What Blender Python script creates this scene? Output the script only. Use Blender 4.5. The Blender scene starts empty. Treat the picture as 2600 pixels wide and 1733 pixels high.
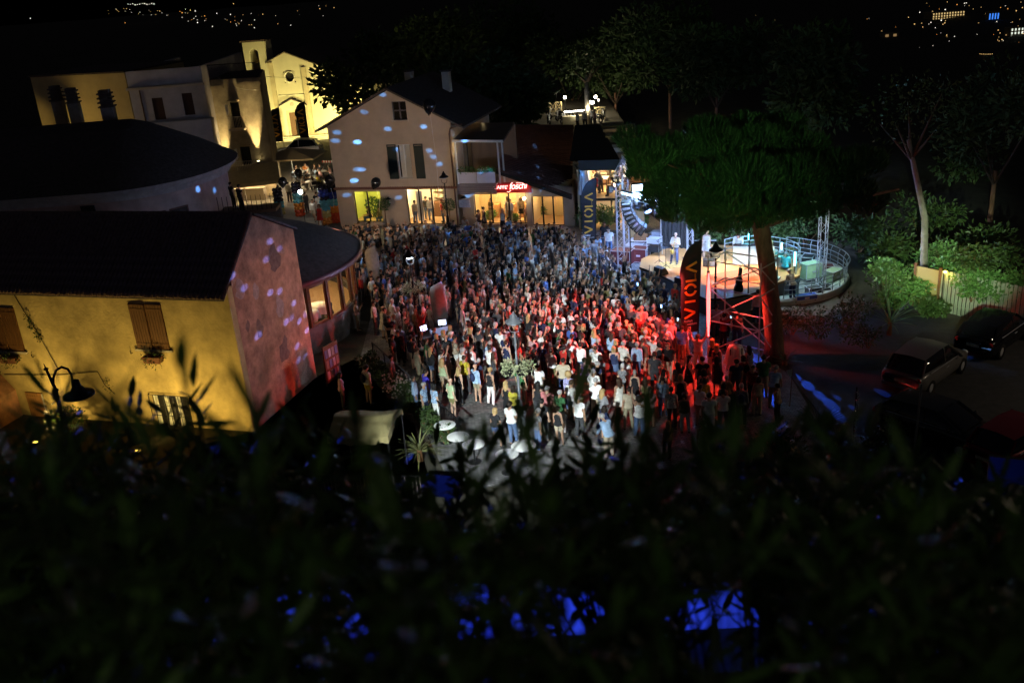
import bpy, math, random
from mathutils import Vector, Matrix, noise
random.seed(7)
SC = bpy.context.scene
COL = SC.collection
R = math.radians
# ---------------------------------------------------------------- camera
CAM_H, PITCH, ROLL, FPX = 16.8, R(21.5), R(4.4), 2400.0
PW, PH = 2600.0, 1733.0
cF = Vector((0, math.cos(PITCH), -math.sin(PITCH)))
u0 = Vector((0, math.sin(PITCH), math.cos(PITCH)))
cR = Vector((1, 0, 0)) * math.cos(ROLL) - u0 * math.sin(ROLL)
cU = Vector((1, 0, 0)) * math.sin(ROLL) + u0 * math.cos(ROLL)
cC = Vector((0, 0, CAM_H))
cam_d = bpy.data.cameras.new('camera')
cam_d.sensor_width = 36.0
cam_d.lens = FPX / PW * 36.0
cam_d.clip_start = 0.05
cam_d.clip_end = 20000
cam_d.dof.use_dof = True
cam_d.dof.focus_distance = 44.0
cam_d.dof.aperture_fstop = 1.6
cam = bpy.data.objects.new('camera', cam_d)
COL.objects.link(cam)
mw = Matrix.Identity(4)
for i in range(3):
    mw[i][0], mw[i][1], mw[i][2], mw[i][3] = cR[i], cU[i], -cF[i], cC[i]
cam.matrix_world = mw
SC.camera = cam
# ---------------------------------------------------------------- night sky
world = bpy.data.worlds.new('World')
SC.world = world
world.use_nodes = True
wn = world.node_tree
bg = wn.nodes['Background']
sky = wn.nodes.new('ShaderNodeTexSky')
sky.sky_type = 'NISHITA'
sky.sun_disc = False
sky.sun_elevation = R(-3.0)
sky.sun_rotation = R(200)
wn.links.new(sky.outputs['Color'], bg.inputs['Color'])
bg.inputs['Strength'].default_value = 0.16
# ---------------------------------------------------------------- exposure and sampling
SC.view_settings.view_transform = 'Standard'
SC.view_settings.look = 'None'
SC.view_settings.exposure = 0.0
SC.view_settings.gamma = 1.0
SC.render.engine = 'CYCLES'
cy = SC.cycles
cy.use_denoising = True
cy.max_bounces = 5
cy.diffuse_bounces = 2
cy.glossy_bounces = 2
cy.transmission_bounces = 4
cy.transparent_max_bounces = 6
cy.sample_clamp_indirect = 3.0
cy.sample_clamp_direct = 40.0
cy.caustics_reflective = False
cy.caustics_refractive = False
cy.use_light_tree = True
# ---------------------------------------------------------------- measuring: a pixel of the photo to a point at a height
def ray(u, v):
    return (cF * FPX + cR * (u - PW / 2) - cU * (v - PH / 2)).normalized()
def G(u, v, z=0.0):
    d = ray(u, v)
    return cC + d * ((z - CAM_H) / d.z)
def Dy(u, v, y):
    d = ray(u, v)
    return cC + d * (y / d.y)
def zoomer(x0, y0, k):
    return lambda x, y: (x0 + x / k, y0 + y / k)
z1 = zoomer(0, 0, 2.6133); z2 = zoomer(0, 450, 2.24); z3 = zoomer(780, 180, 2.6133); z4 = zoomer(780, 600, 2.6133)
z5 = zoomer(1400, 280, 2.941); z6 = zoomer(1500, 600, 2.851); z7 = zoomer(1900, 400, 1.8443)
zc = zoomer(600, 100, 3.4075); zw = zoomer(1140, 200, 3.919); za = zoomer(680, 330, 11.765); zb = zoomer(680, 430, 11.2)
zd = zoomer(1020, 470, 7.843); ze = zoomer(1420, 420, 7.127); zg = zoomer(780, 820, 4.126); zs = zoomer(1540, 480, 4.9)
zr = zoomer(1760, 480, 4.9); zp = zoomer(700, 480, 4.126)
# ---------------------------------------------------------------- materials
MATS = {}
def M(name, col, rough=0.8, metal=0.0, nscale=0.0, namt=0.25, bump=0.0, bscale=None, emit=None, estr=0.0, trans=0.0, spec=0.4, stretch=None):
    if name in MATS: return MATS[name]
    m = bpy.data.materials.new(name); m.use_nodes = True
    nt = m.node_tree; b = nt.nodes['Principled BSDF']
    b.inputs['Base Color'].default_value = (*col, 1)
    b.inputs['Roughness'].default_value = rough
    b.inputs['Metallic'].default_value = metal
    b.inputs['Specular IOR Level'].default_value = spec
    if trans: b.inputs['Transmission Weight'].default_value = trans
    if emit:
        b.inputs['Emission Color'].default_value = (*emit, 1); b.inputs['Emission Strength'].default_value = estr
    if nscale or bump:
        tc = nt.nodes.new('ShaderNodeTexCoord')
        src = tc.outputs['Object']
        if stretch:
            mp = nt.nodes.new('ShaderNodeMapping'); mp.inputs['Scale'].default_value = stretch
            nt.links.new(src, mp.inputs['Vector']); src = mp.outputs['Vector']
    if nscale:
        n = nt.nodes.new('ShaderNodeTexNoise'); n.inputs['Scale'].default_value = nscale
        n.inputs['Detail'].default_value = 6; n.inputs['Roughness'].default_value = 0.65
        nt.links.new(src, n.inputs['Vector'])
        r = nt.nodes.new('ShaderNodeValToRGB')
        r.color_ramp.elements[0].position = 0.3; r.color_ramp.elements[1].position = 0.72
        r.color_ramp.elements[0].color = (*[c * (1 - namt) for c in col], 1)
        r.color_ramp.elements[1].color = (*[min(1, c * (1 + namt * 0.7)) for c in col], 1)
        nt.links.new(n.outputs['Fac'], r.inputs['Fac']); nt.links.new(r.outputs['Color'], b.inputs['Base Color'])
    if bump:
        n2 = nt.nodes.new('ShaderNodeTexNoise'); n2.inputs['Scale'].default_value = bscale or (nscale * 6 or 20)
        n2.inputs['Detail'].default_value = 5
        nt.links.new(src, n2.inputs['Vector'])
        bp = nt.nodes.new('ShaderNodeBump'); bp.inputs['Strength'].default_value = bump; bp.inputs['Distance'].default_value = 0.03
        nt.links.new(n2.outputs['Fac'], bp.inputs['Height']); nt.links.new(bp.outputs['Normal'], b.inputs['Normal'])
    MATS[name] = m
    return m
def Mobj(name, rough=0.8, nscale=9.0, namt=0.3, bump=0.25, spec=0.3):
    """base colour from the object's own colour, broken up by cloth or hair grain"""
    if name in MATS: return MATS[name]
    m = bpy.data.materials.new(name); m.use_nodes = True
    nt = m.node_tree; b = nt.nodes['Principled BSDF']; b.inputs['Roughness'].default_value = rough
    b.inputs['Specular IOR Level'].default_value = spec
    oi = nt.nodes.new('ShaderNodeObjectInfo'); tc = nt.nodes.new('ShaderNodeTexCoord')
    n = nt.nodes.new('ShaderNodeTexNoise'); n.inputs['Scale'].default_value = nscale; n.inputs['Detail'].default_value = 3
    nt.links.new(tc.outputs['Object'], n.inputs['Vector'])
    mr = nt.nodes.new('ShaderNodeMapRange'); mr.inputs[1].default_value = 0.3; mr.inputs[2].default_value = 0.7
    mr.inputs[3].default_value = 1 - namt; mr.inputs[4].default_value = 1 + namt * 0.5
    nt.links.new(n.outputs['Fac'], mr.inputs[0])
    mx = nt.nodes.new('ShaderNodeVectorMath'); mx.operation = 'SCALE'
    nt.links.new(oi.outputs['Color'], mx.inputs[0]); nt.links.new(mr.outputs[0], mx.inputs['Scale'])
    nt.links.new(mx.outputs[0], b.inputs['Base Color'])
    if bump:
        bp = nt.nodes.new('ShaderNodeBump'); bp.inputs['Strength'].default_value = bump; bp.inputs['Distance'].default_value = 0.02
        nt.links.new(n.outputs['Fac'], bp.inputs['Height']); nt.links.new(bp.outputs['Normal'], b.inputs['Normal'])
    MATS[name] = m
    return m
def Mattr(name, rough=0.85):
    if name in MATS: return MATS[name]
    m = bpy.data.materials.new(name); m.use_nodes = True
    nt = m.node_tree; b = nt.nodes['Principled BSDF']; b.inputs['Roughness'].default_value = rough
    a = nt.nodes.new('ShaderNodeAttribute'); a.attribute_name = 'Col'
    nt.links.new(a.outputs['Color'], b.inputs['Base Color'])
    MATS[name] = m
    return m
def Mleaf(name, c1, c2, rough=0.5, scale=1.2):
    """leaves: two greens mixed over the crown"""
    if name in MATS: return MATS[name]
    m = M(name, c1, rough, spec=0.35)
    nt = m.node_tree; b = nt.nodes['Principled BSDF']
    tc = nt.nodes.new('ShaderNodeTexCoord'); n = nt.nodes.new('ShaderNodeTexNoise')
    n.inputs['Scale'].default_value = scale; n.inputs['Detail'].default_value = 8; n.inputs['Roughness'].default_value = 0.8
    nt.links.new(tc.outputs['Object'], n.inputs['Vector'])
    r = nt.nodes.new('ShaderNodeValToRGB'); r.color_ramp.elements[0].position = 0.35; r.color_ramp.elements[1].position = 0.65
    r.color_ramp.elements[0].color = (*c1, 1); r.color_ramp.elements[1].color = (*c2, 1)
    nt.links.new(n.outputs['Fac'], r.inputs['Fac']); nt.links.new(r.outputs['Color'], b.inputs['Base Color'])
    return m
# ---------------------------------------------------------------- mesh building
class MB:
    def __init__(s): s.v = []; s.f = []; s.mi = []; s.cur = 0
    def add(s, vs, fs, mtx=None):
        o = len(s.v)
        if mtx is not None: vs = [mtx @ Vector(p) for p in vs]
        s.v.extend([tuple(p) for p in vs])
        for f in fs:
            s.f.append(tuple(i + o for i in f)); s.mi.append(s.cur)
        return s
    def box(s, x0, x1, y0, y1, z0, z1, mtx=None):
        vs = [(x0,y0,z0),(x1,y0,z0),(x1,y1,z0),(x0,y1,z0),(x0,y0,z1),(x1,y0,z1),(x1,y1,z1),(x0,y1,z1)]
        return s.add(vs, [(0,3,2,1),(4,5,6,7),(0,1,5,4),(1,2,6,5),(2,3,7,6),(3,0,4,7)], mtx)
    def cbox(s, c, sz, mtx=None):
        return s.box(c[0]-sz[0]/2,c[0]+sz[0]/2,c[1]-sz[1]/2,c[1]+sz[1]/2,c[2]-sz[2]/2,c[2]+sz[2]/2,mtx)
    def bar(s, p, q, w, h=None, mtx=None):
        p, q = Vector(p), Vector(q); h = h or w
        d = (q - p)
        if d.length < 1e-6: return s
        d.normalize()
        a = Vector((0,0,1)) if abs(d.z) < 0.95 else Vector((0,1,0))
        sx = d.cross(a).normalized() * w/2; sy = sx.cross(d).normalized() * h/2
        vs = [p-sx-sy,p+sx-sy,p+sx+sy,p-sx+sy,q-sx-sy,q+sx-sy,q+sx+sy,q-sx+sy]
        return s.add(vs, [(0,1,2,3),(7,6,5,4),(0,4,5,1),(1,5,6,2),(2,6,7,3),(3,7,4,0)], mtx)
    def tube(s, path, r, n=8, mtx=None, cap=True):
        path = [Vector(p) for p in path]; k = len(path)
        rs = r if isinstance(r, (list, tuple)) else [r]*k
        vs = []; fs = []; prev = None
        for i, p in enumerate(path):
            d = (path[min(i+1,k-1)] - path[max(i-1,0)])
            d = d.normalized() if d.length > 1e-7 else Vector((0,0,1))
            if prev is None:
                a = Vector((0,0,1)) if abs(d.z) < 0.9 else Vector((0,1,0))
                sx = d.cross(a).normalized()
            else:
                sx = prev - d * prev.dot(d)
                sx = sx.normalized() if sx.length > 1e-6 else d.orthogonal().normalized()
            prev = sx; sy = sx.cross(d)
            for j in range(n):
                t = 2*math.pi*j/n
                vs.append(p + (sx*math.cos(t) + sy*math.sin(t))*rs[i])
        for i in range(k-1):
            for j in range(n):
                a = i*n+j; b = i*n+(j+1)%n
                fs.append((a, a+n, b+n, b))
        if cap:
            fs.append(tuple(range(n))); fs.append(tuple((k-1)*n + n-1-j for j in range(n)))
        return s.add(vs, fs, mtx)
    def lathe(s, prof, n=16, c=(0,0,0), mtx=None, a0=0.0, a1=2*math.pi):
        full = abs(a1-a0) > 6.28
        m = n if full else n+1
        vs = []; fs = []
        for (r, z) in prof:
            for j in range(m):
                t = a0 + (a1-a0)*j/n
                vs.append((c[0]+r*math.cos(t), c[1]+r*math.sin(t), c[2]+z))
        for i in range(len(prof)-1):
            for j in range(n):
                a = i*m+j; b = i*m+((j+1)%m if full else j+1)
                fs.append((a, b, b+m, a+m))
        return s.add(vs, fs, mtx)
    def prism(s, poly, z0, z1, mtx=None):
        n = len(poly)
        vs = [(x,y,z0) for x,y in poly] + [(x,y,z1) for x,y in poly]
        fs = [tuple(reversed(range(n))), tuple(range(n, 2*n))] + [(i,(i+1)%n,(i+1)%n+n,i+n) for i in range(n)]
        return s.add(vs, fs, mtx)
    def vprism(s, poly, y0, y1, mtx=None):
        """poly in (x, z), extruded along y"""
        n = len(poly)
        vs = [(x,y0,z) for x,z in poly] + [(x,y1,z) for x,z in poly]
        fs = [tuple(range(n)), tuple(reversed(range(n, 2*n)))] + [((i+1)%n,i,i+n,(i+1)%n+n) for i in range(n)]
        return s.add(vs, fs, mtx)
    def ball(s, c, r, nu=10, nv=6, mtx=None):
        r = r if isinstance(r, (tuple, list)) else (r,r,r)
        vs = [(c[0],c[1],c[2]+r[2])]; fs = []
        for i in range(1, nv):
            t = math.pi*i/nv
            for j in range(nu):
                q = 2*math.pi*j/nu
                vs.append((c[0]+r[0]*math.sin(t)*math.cos(q), c[1]+r[1]*math.sin(t)*math.sin(q), c[2]+r[2]*math.cos(t)))
        vs.append((c[0],c[1],c[2]-r[2])); L = len(vs)-1
        for j in range(nu):
            fs.append((0, 1+j, 1+(j+1)%nu)); fs.append((L, L-nu+(j+1)%nu, L-nu+j))
        for i in range(nv-2):
            for j in range(nu):
                a = 1+i*nu+j; b = 1+i*nu+(j+1)%nu
                fs.append((a, a+nu, b+nu, b))
        return s.add(vs, fs, mtx)
    def quad(s, a, b, c, d, mtx=None): return s.add([a,b,c,d], [(0,1,2,3)], mtx)
    def panel(s, L, H, t, holes, mtx=None):
        """upright wall: x 0..L, z 0..H, y 0..t, with rectangular openings (x0,x1,z0,z1)"""
        xs = sorted(set([0,L] + [h[0] for h in holes] + [h[1] for h in holes]))
        zs_ = sorted(set([0,H] + [h[2] for h in holes] + [h[3] for h in holes]))
        def inh(x, z): return any(h[0] < x < h[1] and h[2] < z < h[3] for h in holes)
        for i in range(len(xs)-1):
            for k in range(len(zs_)-1):
                xa, xb, za_, zb_ = xs[i], xs[i+1], zs_[k], zs_[k+1]
                if inh((xa+xb)/2, (za_+zb_)/2): continue
                s.quad((xa,0,za_),(xb,0,za_),(xb,0,zb_),(xa,0,zb_), mtx)
                s.quad((xb,t,za_),(xa,t,za_),(xa,t,zb_),(xb,t,zb_), mtx)
        for (a, b, c, d) in holes + [(0, L, 0, H)]:
            s.quad((a,0,c),(a,t,c),(a,t,d),(a,0,d), mtx); s.quad((b,0,c),(b,t,c),(b,t,d),(b,0,d), mtx)
            s.quad((a,0,c),(b,0,c),(b,t,c),(a,t,c), mtx); s.quad((a,0,d),(b,0,d),(b,t,d),(a,t,d), mtx)
        return s
    def mesh(s, name, mats, smooth=False):
        me = bpy.data.meshes.new(name)
        me.from_pydata(s.v, [], s.f)
        for m in (mats if isinstance(mats, (list, tuple)) else [mats]): me.materials.append(m)
        if any(s.mi): me.polygons.foreach_set('material_index', s.mi)
        if smooth: me.polygons.foreach_set('use_smooth', [True]*len(s.f))
        me.update()
        return me
    def build(s, name, mats, parent=None, smooth=False, loc=None, rot=None):
        return link(s.mesh(name, mats, smooth), name, parent, loc, rot)
def link(me, name, parent=None, loc=None, rot=None, col=None):
    o = bpy.data.objects.new(name, me); COL.objects.link(o)
    if parent: o.parent = parent
    if loc is not None: o.location = loc
    if rot is not None: o.rotation_euler = rot
    if col is not None: o.color = (*col, 1)
    return o
def tag(o, label=None, cat=None, group=None, kind=None):
    if label: o['label'] = label
    if cat: o['category'] = cat
    if group: o['group'] = group
    if kind: o['kind'] = kind
    return o
def thing(name, label, cat, loc=(0,0,0), rz=0.0, group=None):
    o = bpy.data.objects.new(name, None); COL.objects.link(o)
    o.empty_display_size = 0.2
    o.location = loc; o.rotation_euler = (0,0,rz)
    return tag(o, label, cat, group)
def facade(name, label, cat, A, B, z=0.0, group=None):
    """an Empty at the wall's left foot; local x along the wall, y into the building"""
    A = Vector((A[0], A[1])); B = Vector((B[0], B[1])); d = B - A
    t = thing(name, label, cat, (A.x, A.y, z), math.atan2(d.y, d.x), group)
    t['len'] = d.length
    return t
def copy_tree(o, parent=None):
    c = o.copy(); COL.objects.link(c); c.parent = parent
    for ch in o.children: copy_tree(ch, c)
    return c
def wpt(t, p):
    """local point of a top-level thing to world"""
    return Matrix.Translation(t.location) @ Matrix.Rotation(t.rotation_euler[2], 4, 'Z') @ Vector(p)
def lpx(t, u, v, off=0.0):
    """pixel to (x, z) on a facade's wall plane"""
    a = t.rotation_euler[2]; n = Vector((-math.sin(a), math.cos(a), 0)); d = Vector((math.cos(a), math.sin(a), 0))
    o = Vector(t.location) + n*off
    r = ray(u, v); q = cC + r * ((o - cC).dot(n) / r.dot(n))
    return (q - o).dot(d), q.z - t.location[2]
def lamp(name, kind, loc, power, col, parent=None, target=None, spot=60, blend=0.4, size=0.1, size_y=None):
    l = bpy.data.lights.new(name, kind); l.energy = power; l.color = col
    if kind == 'SPOT': l.spot_size = R(spot); l.spot_blend = blend; l.shadow_soft_size = size
    elif kind == 'AREA':
        l.size = size
        if size_y: l.shape = 'RECTANGLE'; l.size_y = size_y
    else: l.shadow_soft_size = size
    o = bpy.data.objects.new(name, l); COL.objects.link(o); o.location = loc
    if target is not None:
        o.rotation_euler = (Vector(target) - Vector(loc)).to_track_quat('-Z', 'Y').to_euler()
    if parent:
        o.parent = parent
        pm = Matrix.Translation(parent.location) @ Matrix.Rotation(parent.rotation_euler[2], 4, 'Z')
        o.matrix_parent_inverse = pm.inverted()
    return o
# colours used all over
black_metal = M('black_metal', (0.012,0.012,0.014), 0.45, 0.6)
dark_metal = M('dark_metal', (0.03,0.03,0.032), 0.5, 0.7)
alu = M('aluminium', (0.6,0.61,0.66), 0.42, 0.45, nscale=30, namt=0.15)
white_paint = M('white_paint', (0.75,0.74,0.7), 0.5)
wood = M('wood', (0.16,0.075,0.03), 0.6, nscale=3, namt=0.4, stretch=(1,1,12))
def thin_glass():
    m = bpy.data.materials.new('window_glass'); m.use_nodes = True; nt = m.node_tree; nt.nodes.remove(nt.nodes['Principled BSDF'])
    a = nt.nodes.new('ShaderNodeBsdfTransparent'); b = nt.nodes.new('ShaderNodeBsdfGlossy'); b.inputs['Roughness'].default_value = .05; x = nt.nodes.new('ShaderNodeMixShader'); x.inputs[0].default_value = .07
    nt.links.new(a.outputs[0], x.inputs[1]); nt.links.new(b.outputs[0], x.inputs[2]); nt.links.new(x.outputs[0], nt.nodes['Material Output'].inputs[0])
    return m
glass = thin_glass()
# ---------------------------------------------------------------- terrain, plaza, parking
def sstep(a, b, x):
    t = max(0.0, min(1.0, (x-a)/(b-a))); return t*t*(3-2*t)
def terrain(x, y):
    # bank below the viewpoint, level plaza, then a long fall to the plain
    if y < 30:
        bank = 13.6 * (1 - sstep(2.0, 24.0, y)) if y < 24 else 0
        if y < 2: bank = 13.6
        z = bank
        if 5.0 < y < 12.5: z = min(z, 8.6 + 0*y) if abs(x) < 6 else z
    else: z = 0.0
    drop = max(0.0, sstep(24, 120, x)) * 28 + max(0.0, sstep(128, 420, y)) * 40 + max(0.0, sstep(40, 160, -x - 12)) * 30
    far = sstep(250, 1800, math.hypot(x, y)) * 75
    z -= drop + far
    if math.hypot(x, y) > 60: z += noise.noise(Vector((x*0.006, y*0.006, 0))) * min(14, (math.hypot(x, y)-60)*0.05)
    return z - 0.03
def axis(lo, hi):
    v = [0.0]; s = 2.0
    while v[-1] < hi: v.append(v[-1] + s); s = 2.0 if v[-1] < 60 else s*1.09
    w = [0.0]; s = 2.0
    while w[-1] > lo: w.append(w[-1] - s); s = 2.0 if w[-1] > -44 else s*1.09
    return sorted(set(w + v))
gx, gy = axis(-6000, 6000), axis(-40, 9000)
g = MB(); nx = len(gx)
g.v = [(x, y, terrain(x, y)) for y in gy for x in gx]
g.f = [(j*nx+i, j*nx+i+1, (j+1)*nx+i+1, (j+1)*nx+i) for j in range(len(gy)-1) for i in range(nx-1)]
g.mi = [0]*len(g.f)
earth = M('dark_earth', (0.05,0.045,0.03), 0.95, nscale=0.8, namt=0.5, bump=0.5, bscale=4)
tag(g.build('ground', earth, smooth=True), kind='structure')
def cobble_mat():
    m = M('cobble_setts', (0.16,0.155,0.15), 0.62, spec=0.45)
    nt = m.node_tree; b = nt.nodes['Principled BSDF']
    tc = nt.nodes.new('ShaderNodeTexCoord'); mp = nt.nodes.new('ShaderNodeMapping')
    mp.inputs['Rotation'].default_value = (0,0,R(32)); mp.inputs['Scale'].default_value = (6.5,6.5,6.5)
    nt.links.new(tc.outputs['Object'], mp.inputs['Vector'])
    br = nt.nodes.new('ShaderNodeTexBrick'); br.inputs['Scale'].default_value = 1.0
    br.inputs['Color1'].default_value = (0.22,0.215,0.205,1); br.inputs['Color2'].default_value = (0.11,0.108,0.105,1)
    br.inputs['Mortar'].default_value = (0.028,0.026,0.024,1); br.inputs['Mortar Size'].default_value = 0.05
    br.inputs['Brick Width'].default_value = 1.15; br.inputs['Row Height'].default_value = 0.8
    n = nt.nodes.new('ShaderNodeTexNoise'); n.inputs['Scale'].default_value = 1.3; n.inputs['Detail'].default_value = 5
    nt.links.new(tc.outputs['Object'], n.inputs['Vector'])
    vm = nt.nodes.new('ShaderNodeVectorMath'); vm.operation = 'MULTIPLY_ADD'
    nt.links.new(n.outputs['Color'], vm.inputs[0]); vm.inputs[1].default_value = (0.5,0.5,0); nt.links.new(mp.outputs['Vector'], vm.inputs[2])
    nt.links.new(vm.outputs[0], br.inputs['Vector'])
    mx = nt.nodes.new('ShaderNodeMix'); mx.data_type = 'RGBA'; mx.blend_type = 'MULTIPLY'; mx.inputs[0].default_value = 0.6
    nt.links.new(br.outputs['Color'], mx.inputs[6]); nt.links.new(n.outputs['Color'], mx.inputs[7])
    nt.links.new(br.outputs['Color'], b.inputs['Base Color'])
    bp = nt.nodes.new('ShaderNodeBump'); bp.inputs['Strength'].default_value = 0.9; bp.inputs['Distance'].default_value = 0.02
    nt.links.new(br.outputs['Fac'], bp.inputs['Height']); bp.invert = True
    nt.links.new(bp.outputs['Normal'], b.inputs['Normal'])
    return m
cobble = cobble_mat()
asphalt = M('asphalt', (0.045,0.045,0.048), 0.75, nscale=3, namt=0.4, bump=0.3, bscale=60)
pl = MB()
pl.prism([(-2.5,29.0),(11.2,29.5),(11.6,36.5),(9.9,41.5),(12.0,44.0),(8.0,53),(11,60),(9.5,72),(6,76),(-12,76),(-14,64),(-10,58),(-7.5,50),(-7.3,42),(-5.8,38.8),(-3.9,34.6)], -0.3, 0.0)
tag(pl.build('plaza_pavement', cobble), kind='structure')
rd = MB(); rd.prism([(-12,76.01),(6,76.01),(9,84),(4,130),(-36,130),(-30,76),(-14,64.01),(-13.5,70)], -0.3, -0.006)
tag(rd.build('church_road', M('road_stone', (0.2,0.18,0.15), 0.8, nscale=1.5, namt=0.3, bump=0.3, bscale=30)), kind='structure')
pk = MB(); pk.prism([(11.6,25),(27,23),(27,44),(20,43.5),(13.5,42.5),(11.62,36.5)], -0.3, -0.004)
tag(pk.build('parking_lot', asphalt), kind='structure')
# pale stone strip let into the setts near the tables
st = MB(); st.prism([(-3.3,33.05),(4.0,30.9),(4.1,31.25),(-3.2,33.4)], -0.1, 0.006)
tag(st.build('kerb_strip', M('pale_stone', (0.32,0.31,0.29), 0.7, nscale=4, namt=0.25, bump=0.2)), kind='structure')
lower = MB(); lower.prism([(-13,26),(-2.6,26),(-4.2,34.4),(-6.1,38.6),(-7.6,42.0),(-9.0,40.4),(-10.75,35.0),(-13,34)], -0.3, -0.45+0.42)
tag(lower.build('side_path', M('path_stone', (0.13,0.125,0.12), 0.8, nscale=2, namt=0.4, bump=0.4, bscale=14)), kind='structure')
# lit pool on the terrace below the viewpoint
pool_floor = M('pool_tile', (0.55,0.6,0.75), 0.4, nscale=5, namt=0.1)
pb = MB()
pb.box(-4.6,4.6,5.6,5.75,8.0,9.12); pb.box(-4.6,4.6,10.45,10.6,8.0,9.12); pb.box(-4.75,-4.602,5.6,10.6,8.0,9.12); pb.box(4.602,4.75,5.6,10.6,8.0,9.12)
pb.box(-4.6,4.6,5.752,10.448,7.9,8.0)
pool = thing('swimming_pool', 'blue lit swimming pool glimpsed through the oleander leaves', 'pool', (0,0,0))
pool.rotation_euler = (0,0,R(-6.5)); pool.location = (-0.9,0.05,0)
pb.build('basin', pool_floor, pool)
for k, xx in enumerate((-4.1,-0.5,3.4)):
    hb = MB(); hb.lathe([(0.0,0.02),(0.16,0.02),(0.18,0.0)], 16); hb.build('pool_lamp', M('pool_lamp_face', (0.1,0.1,0.9), 0.3, emit=(0.05,0.08,1.0), estr=6), pool, loc=(xx,5.77,8.55), rot=(R(-90),0,0))
    lamp('pool_light', 'POINT', wpt(pool, (xx+0.6,7.9,9.6)), 190, (0.04,0.09,1.0), pool, size=0.3)
# ---------------------------------------------------------------- houses on the left
yellow_plaster = M('yellow_plaster', (0.58,0.43,0.18), 0.9, nscale=0.55, namt=0.5, bump=0.6, bscale=9)
pink_plaster = M('weathered_pink_plaster', (0.52,0.26,0.15), 0.92, nscale=1.6, namt=0.55, bump=0.6, bscale=12)
tile_mat = M('clay_tile', (0.2,0.12,0.085), 0.9, nscale=7, namt=0.5, bump=0.4)
old_tile = M('old_clay_tile', (0.09,0.07,0.06), 0.9, nscale=5, namt=0.5, bump=0.4)
shutter_brown = M('brown_shutter', (0.16,0.07,0.025), 0.6, nscale=2, namt=0.4, stretch=(10,10,1))
cream = M('cream_plaster', (0.55,0.47,0.36), 0.9, nscale=0.7, namt=0.2, bump=0.3, bscale=20)
void = M('dark_interior', (0.01,0.009,0.008), 0.9)
hA = Vector((-10.8,34.9)); hB = Vector((-9.1,40.2)); hd = (hB-hA).normalized(); hp = Vector((-hd.y, hd.x))
house = facade('yellow_house', 'yellow plastered house with brown shutters and curved clay tile roof', 'house', hA + hp*18, hA)
HL = 18.0
b = MB()
sh_holes = [(13.3,14.85,3.45,5.4),(5.95,7.5,3.05,5.05),(13.4,15.15,-0.35,1.35),(6.85,7.75,-0.6,1.12)]
b.panel(HL, 6.15+2, 0.35, [(a,c,d+2,e+2) for a,c,d,e in sh_holes], Matrix.Translation((0,0,-2)))
b.box(0.0,0.35,0.352,5.2,-2,6.1); b.box(0.352,HL-0.352,5.2,5.55,-2,6.9)
b.build('front_wall', yellow_plaster, house)
gb = MB()
# gable end, slightly proud of the front wall edge
gm = Matrix.Translation((HL+0.003,0,0)) @ Matrix.Rotation(R(90),4,'Z')
gb.vprism([(0.36,-2),(5.565,-2),(5.565,7.0),(2.6,8.4),(0.36,6.45)], 0.0, 0.35, gm)
gb.build('gable_wall', pink_plaster, house)
# old repair patches and wall stains built as slightly raised plaster skins
rng = random.Random(3)
for k in range(9):
    yy, zz = rng.uniform(0.7,5.0), rng.uniform(0.5,6.6); rr = rng.uniform(0.18,0.6)
    q = MB(); n = 11; pts = []
    for i in range(n):
        a = 2*math.pi*i/n; pts.append((yy + rr*rng.uniform(0.5,1.1)*math.cos(a), zz + rr*1.3*rng.uniform(0.5,1.1)*math.sin(a)))
    pts = [(max(0.45,min(5.4,y)), z) for y, z in pts]
    q.add([(HL+0.012, y, z) for y, z in pts] , [tuple(range(n))])
    q.build('plaster_patch', M('patch_plaster_%d' % (k%3), [(0.3,0.17,0.12),(0.5,0.33,0.26),(0.22,0.13,0.1)][k%3], 0.95, nscale=5, namt=0.4, bump=0.5), house)
# roof slab then loose curved tiles
rs = MB()
rs.add([(-0.3,-0.35,5.83),(HL+0.02,-0.35,5.83),(HL+0.02,2.6,8.44),(-0.3,2.6,8.44),(-0.3,-0.35,5.73),(HL+0.02,-0.35,5.73),(HL+0.02,2.6,8.34),(-0.3,2.6,8.34)],
       [(0,1,2,3),(7,6,5,4),(0,4,5,1),(1,5,6,2),(3,2,6,7),(0,3,7,4)])
rs.add([(-0.3,2.602,8.44),(HL+0.12,2.602,8.44),(HL+0.12,5.75,6.98),(-0.3,5.75,6.98),(-0.3,2.602,8.34),(HL+0.12,2.602,8.34),(HL+0.12,5.75,6.88),(-0.3,5.75,6.88)],
       [(0,1,2,3),(7,6,5,4),(0,4,5,1),(1,5,6,2),(2,6,7,3),(0,3,7,4)])
roof = rs.build('roof', old_tile, house)
def coppo(L=0.46, r0=0.095, r1=0.075, n=6):
    m = MB(); vs = []; fs = []
    for k, (y, r) in enumerate(((0,r0),(L,r1))):
        for j in range(n+1):
            t = math.pi*j/n; vs.append((r*math.cos(t), y, r*math.sin(t)*0.85 + 0.012*k))
    for j in range(n): fs.append((j, j+1, n+2+j, n+1+j))
    vs += [(0.0,0,0.0)]; fs += [(n-j, n-j-1, len(vs)-1) for j in range(n)]
    m.add(vs, fs); return m
tile_me = coppo().mesh('roof_tile', tile_mat, True)
slope = math.atan2(8.44-5.83, 2.95); SL = math.hypot(2.95, 2.61)
rest = MB(); cnt = 0
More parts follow.
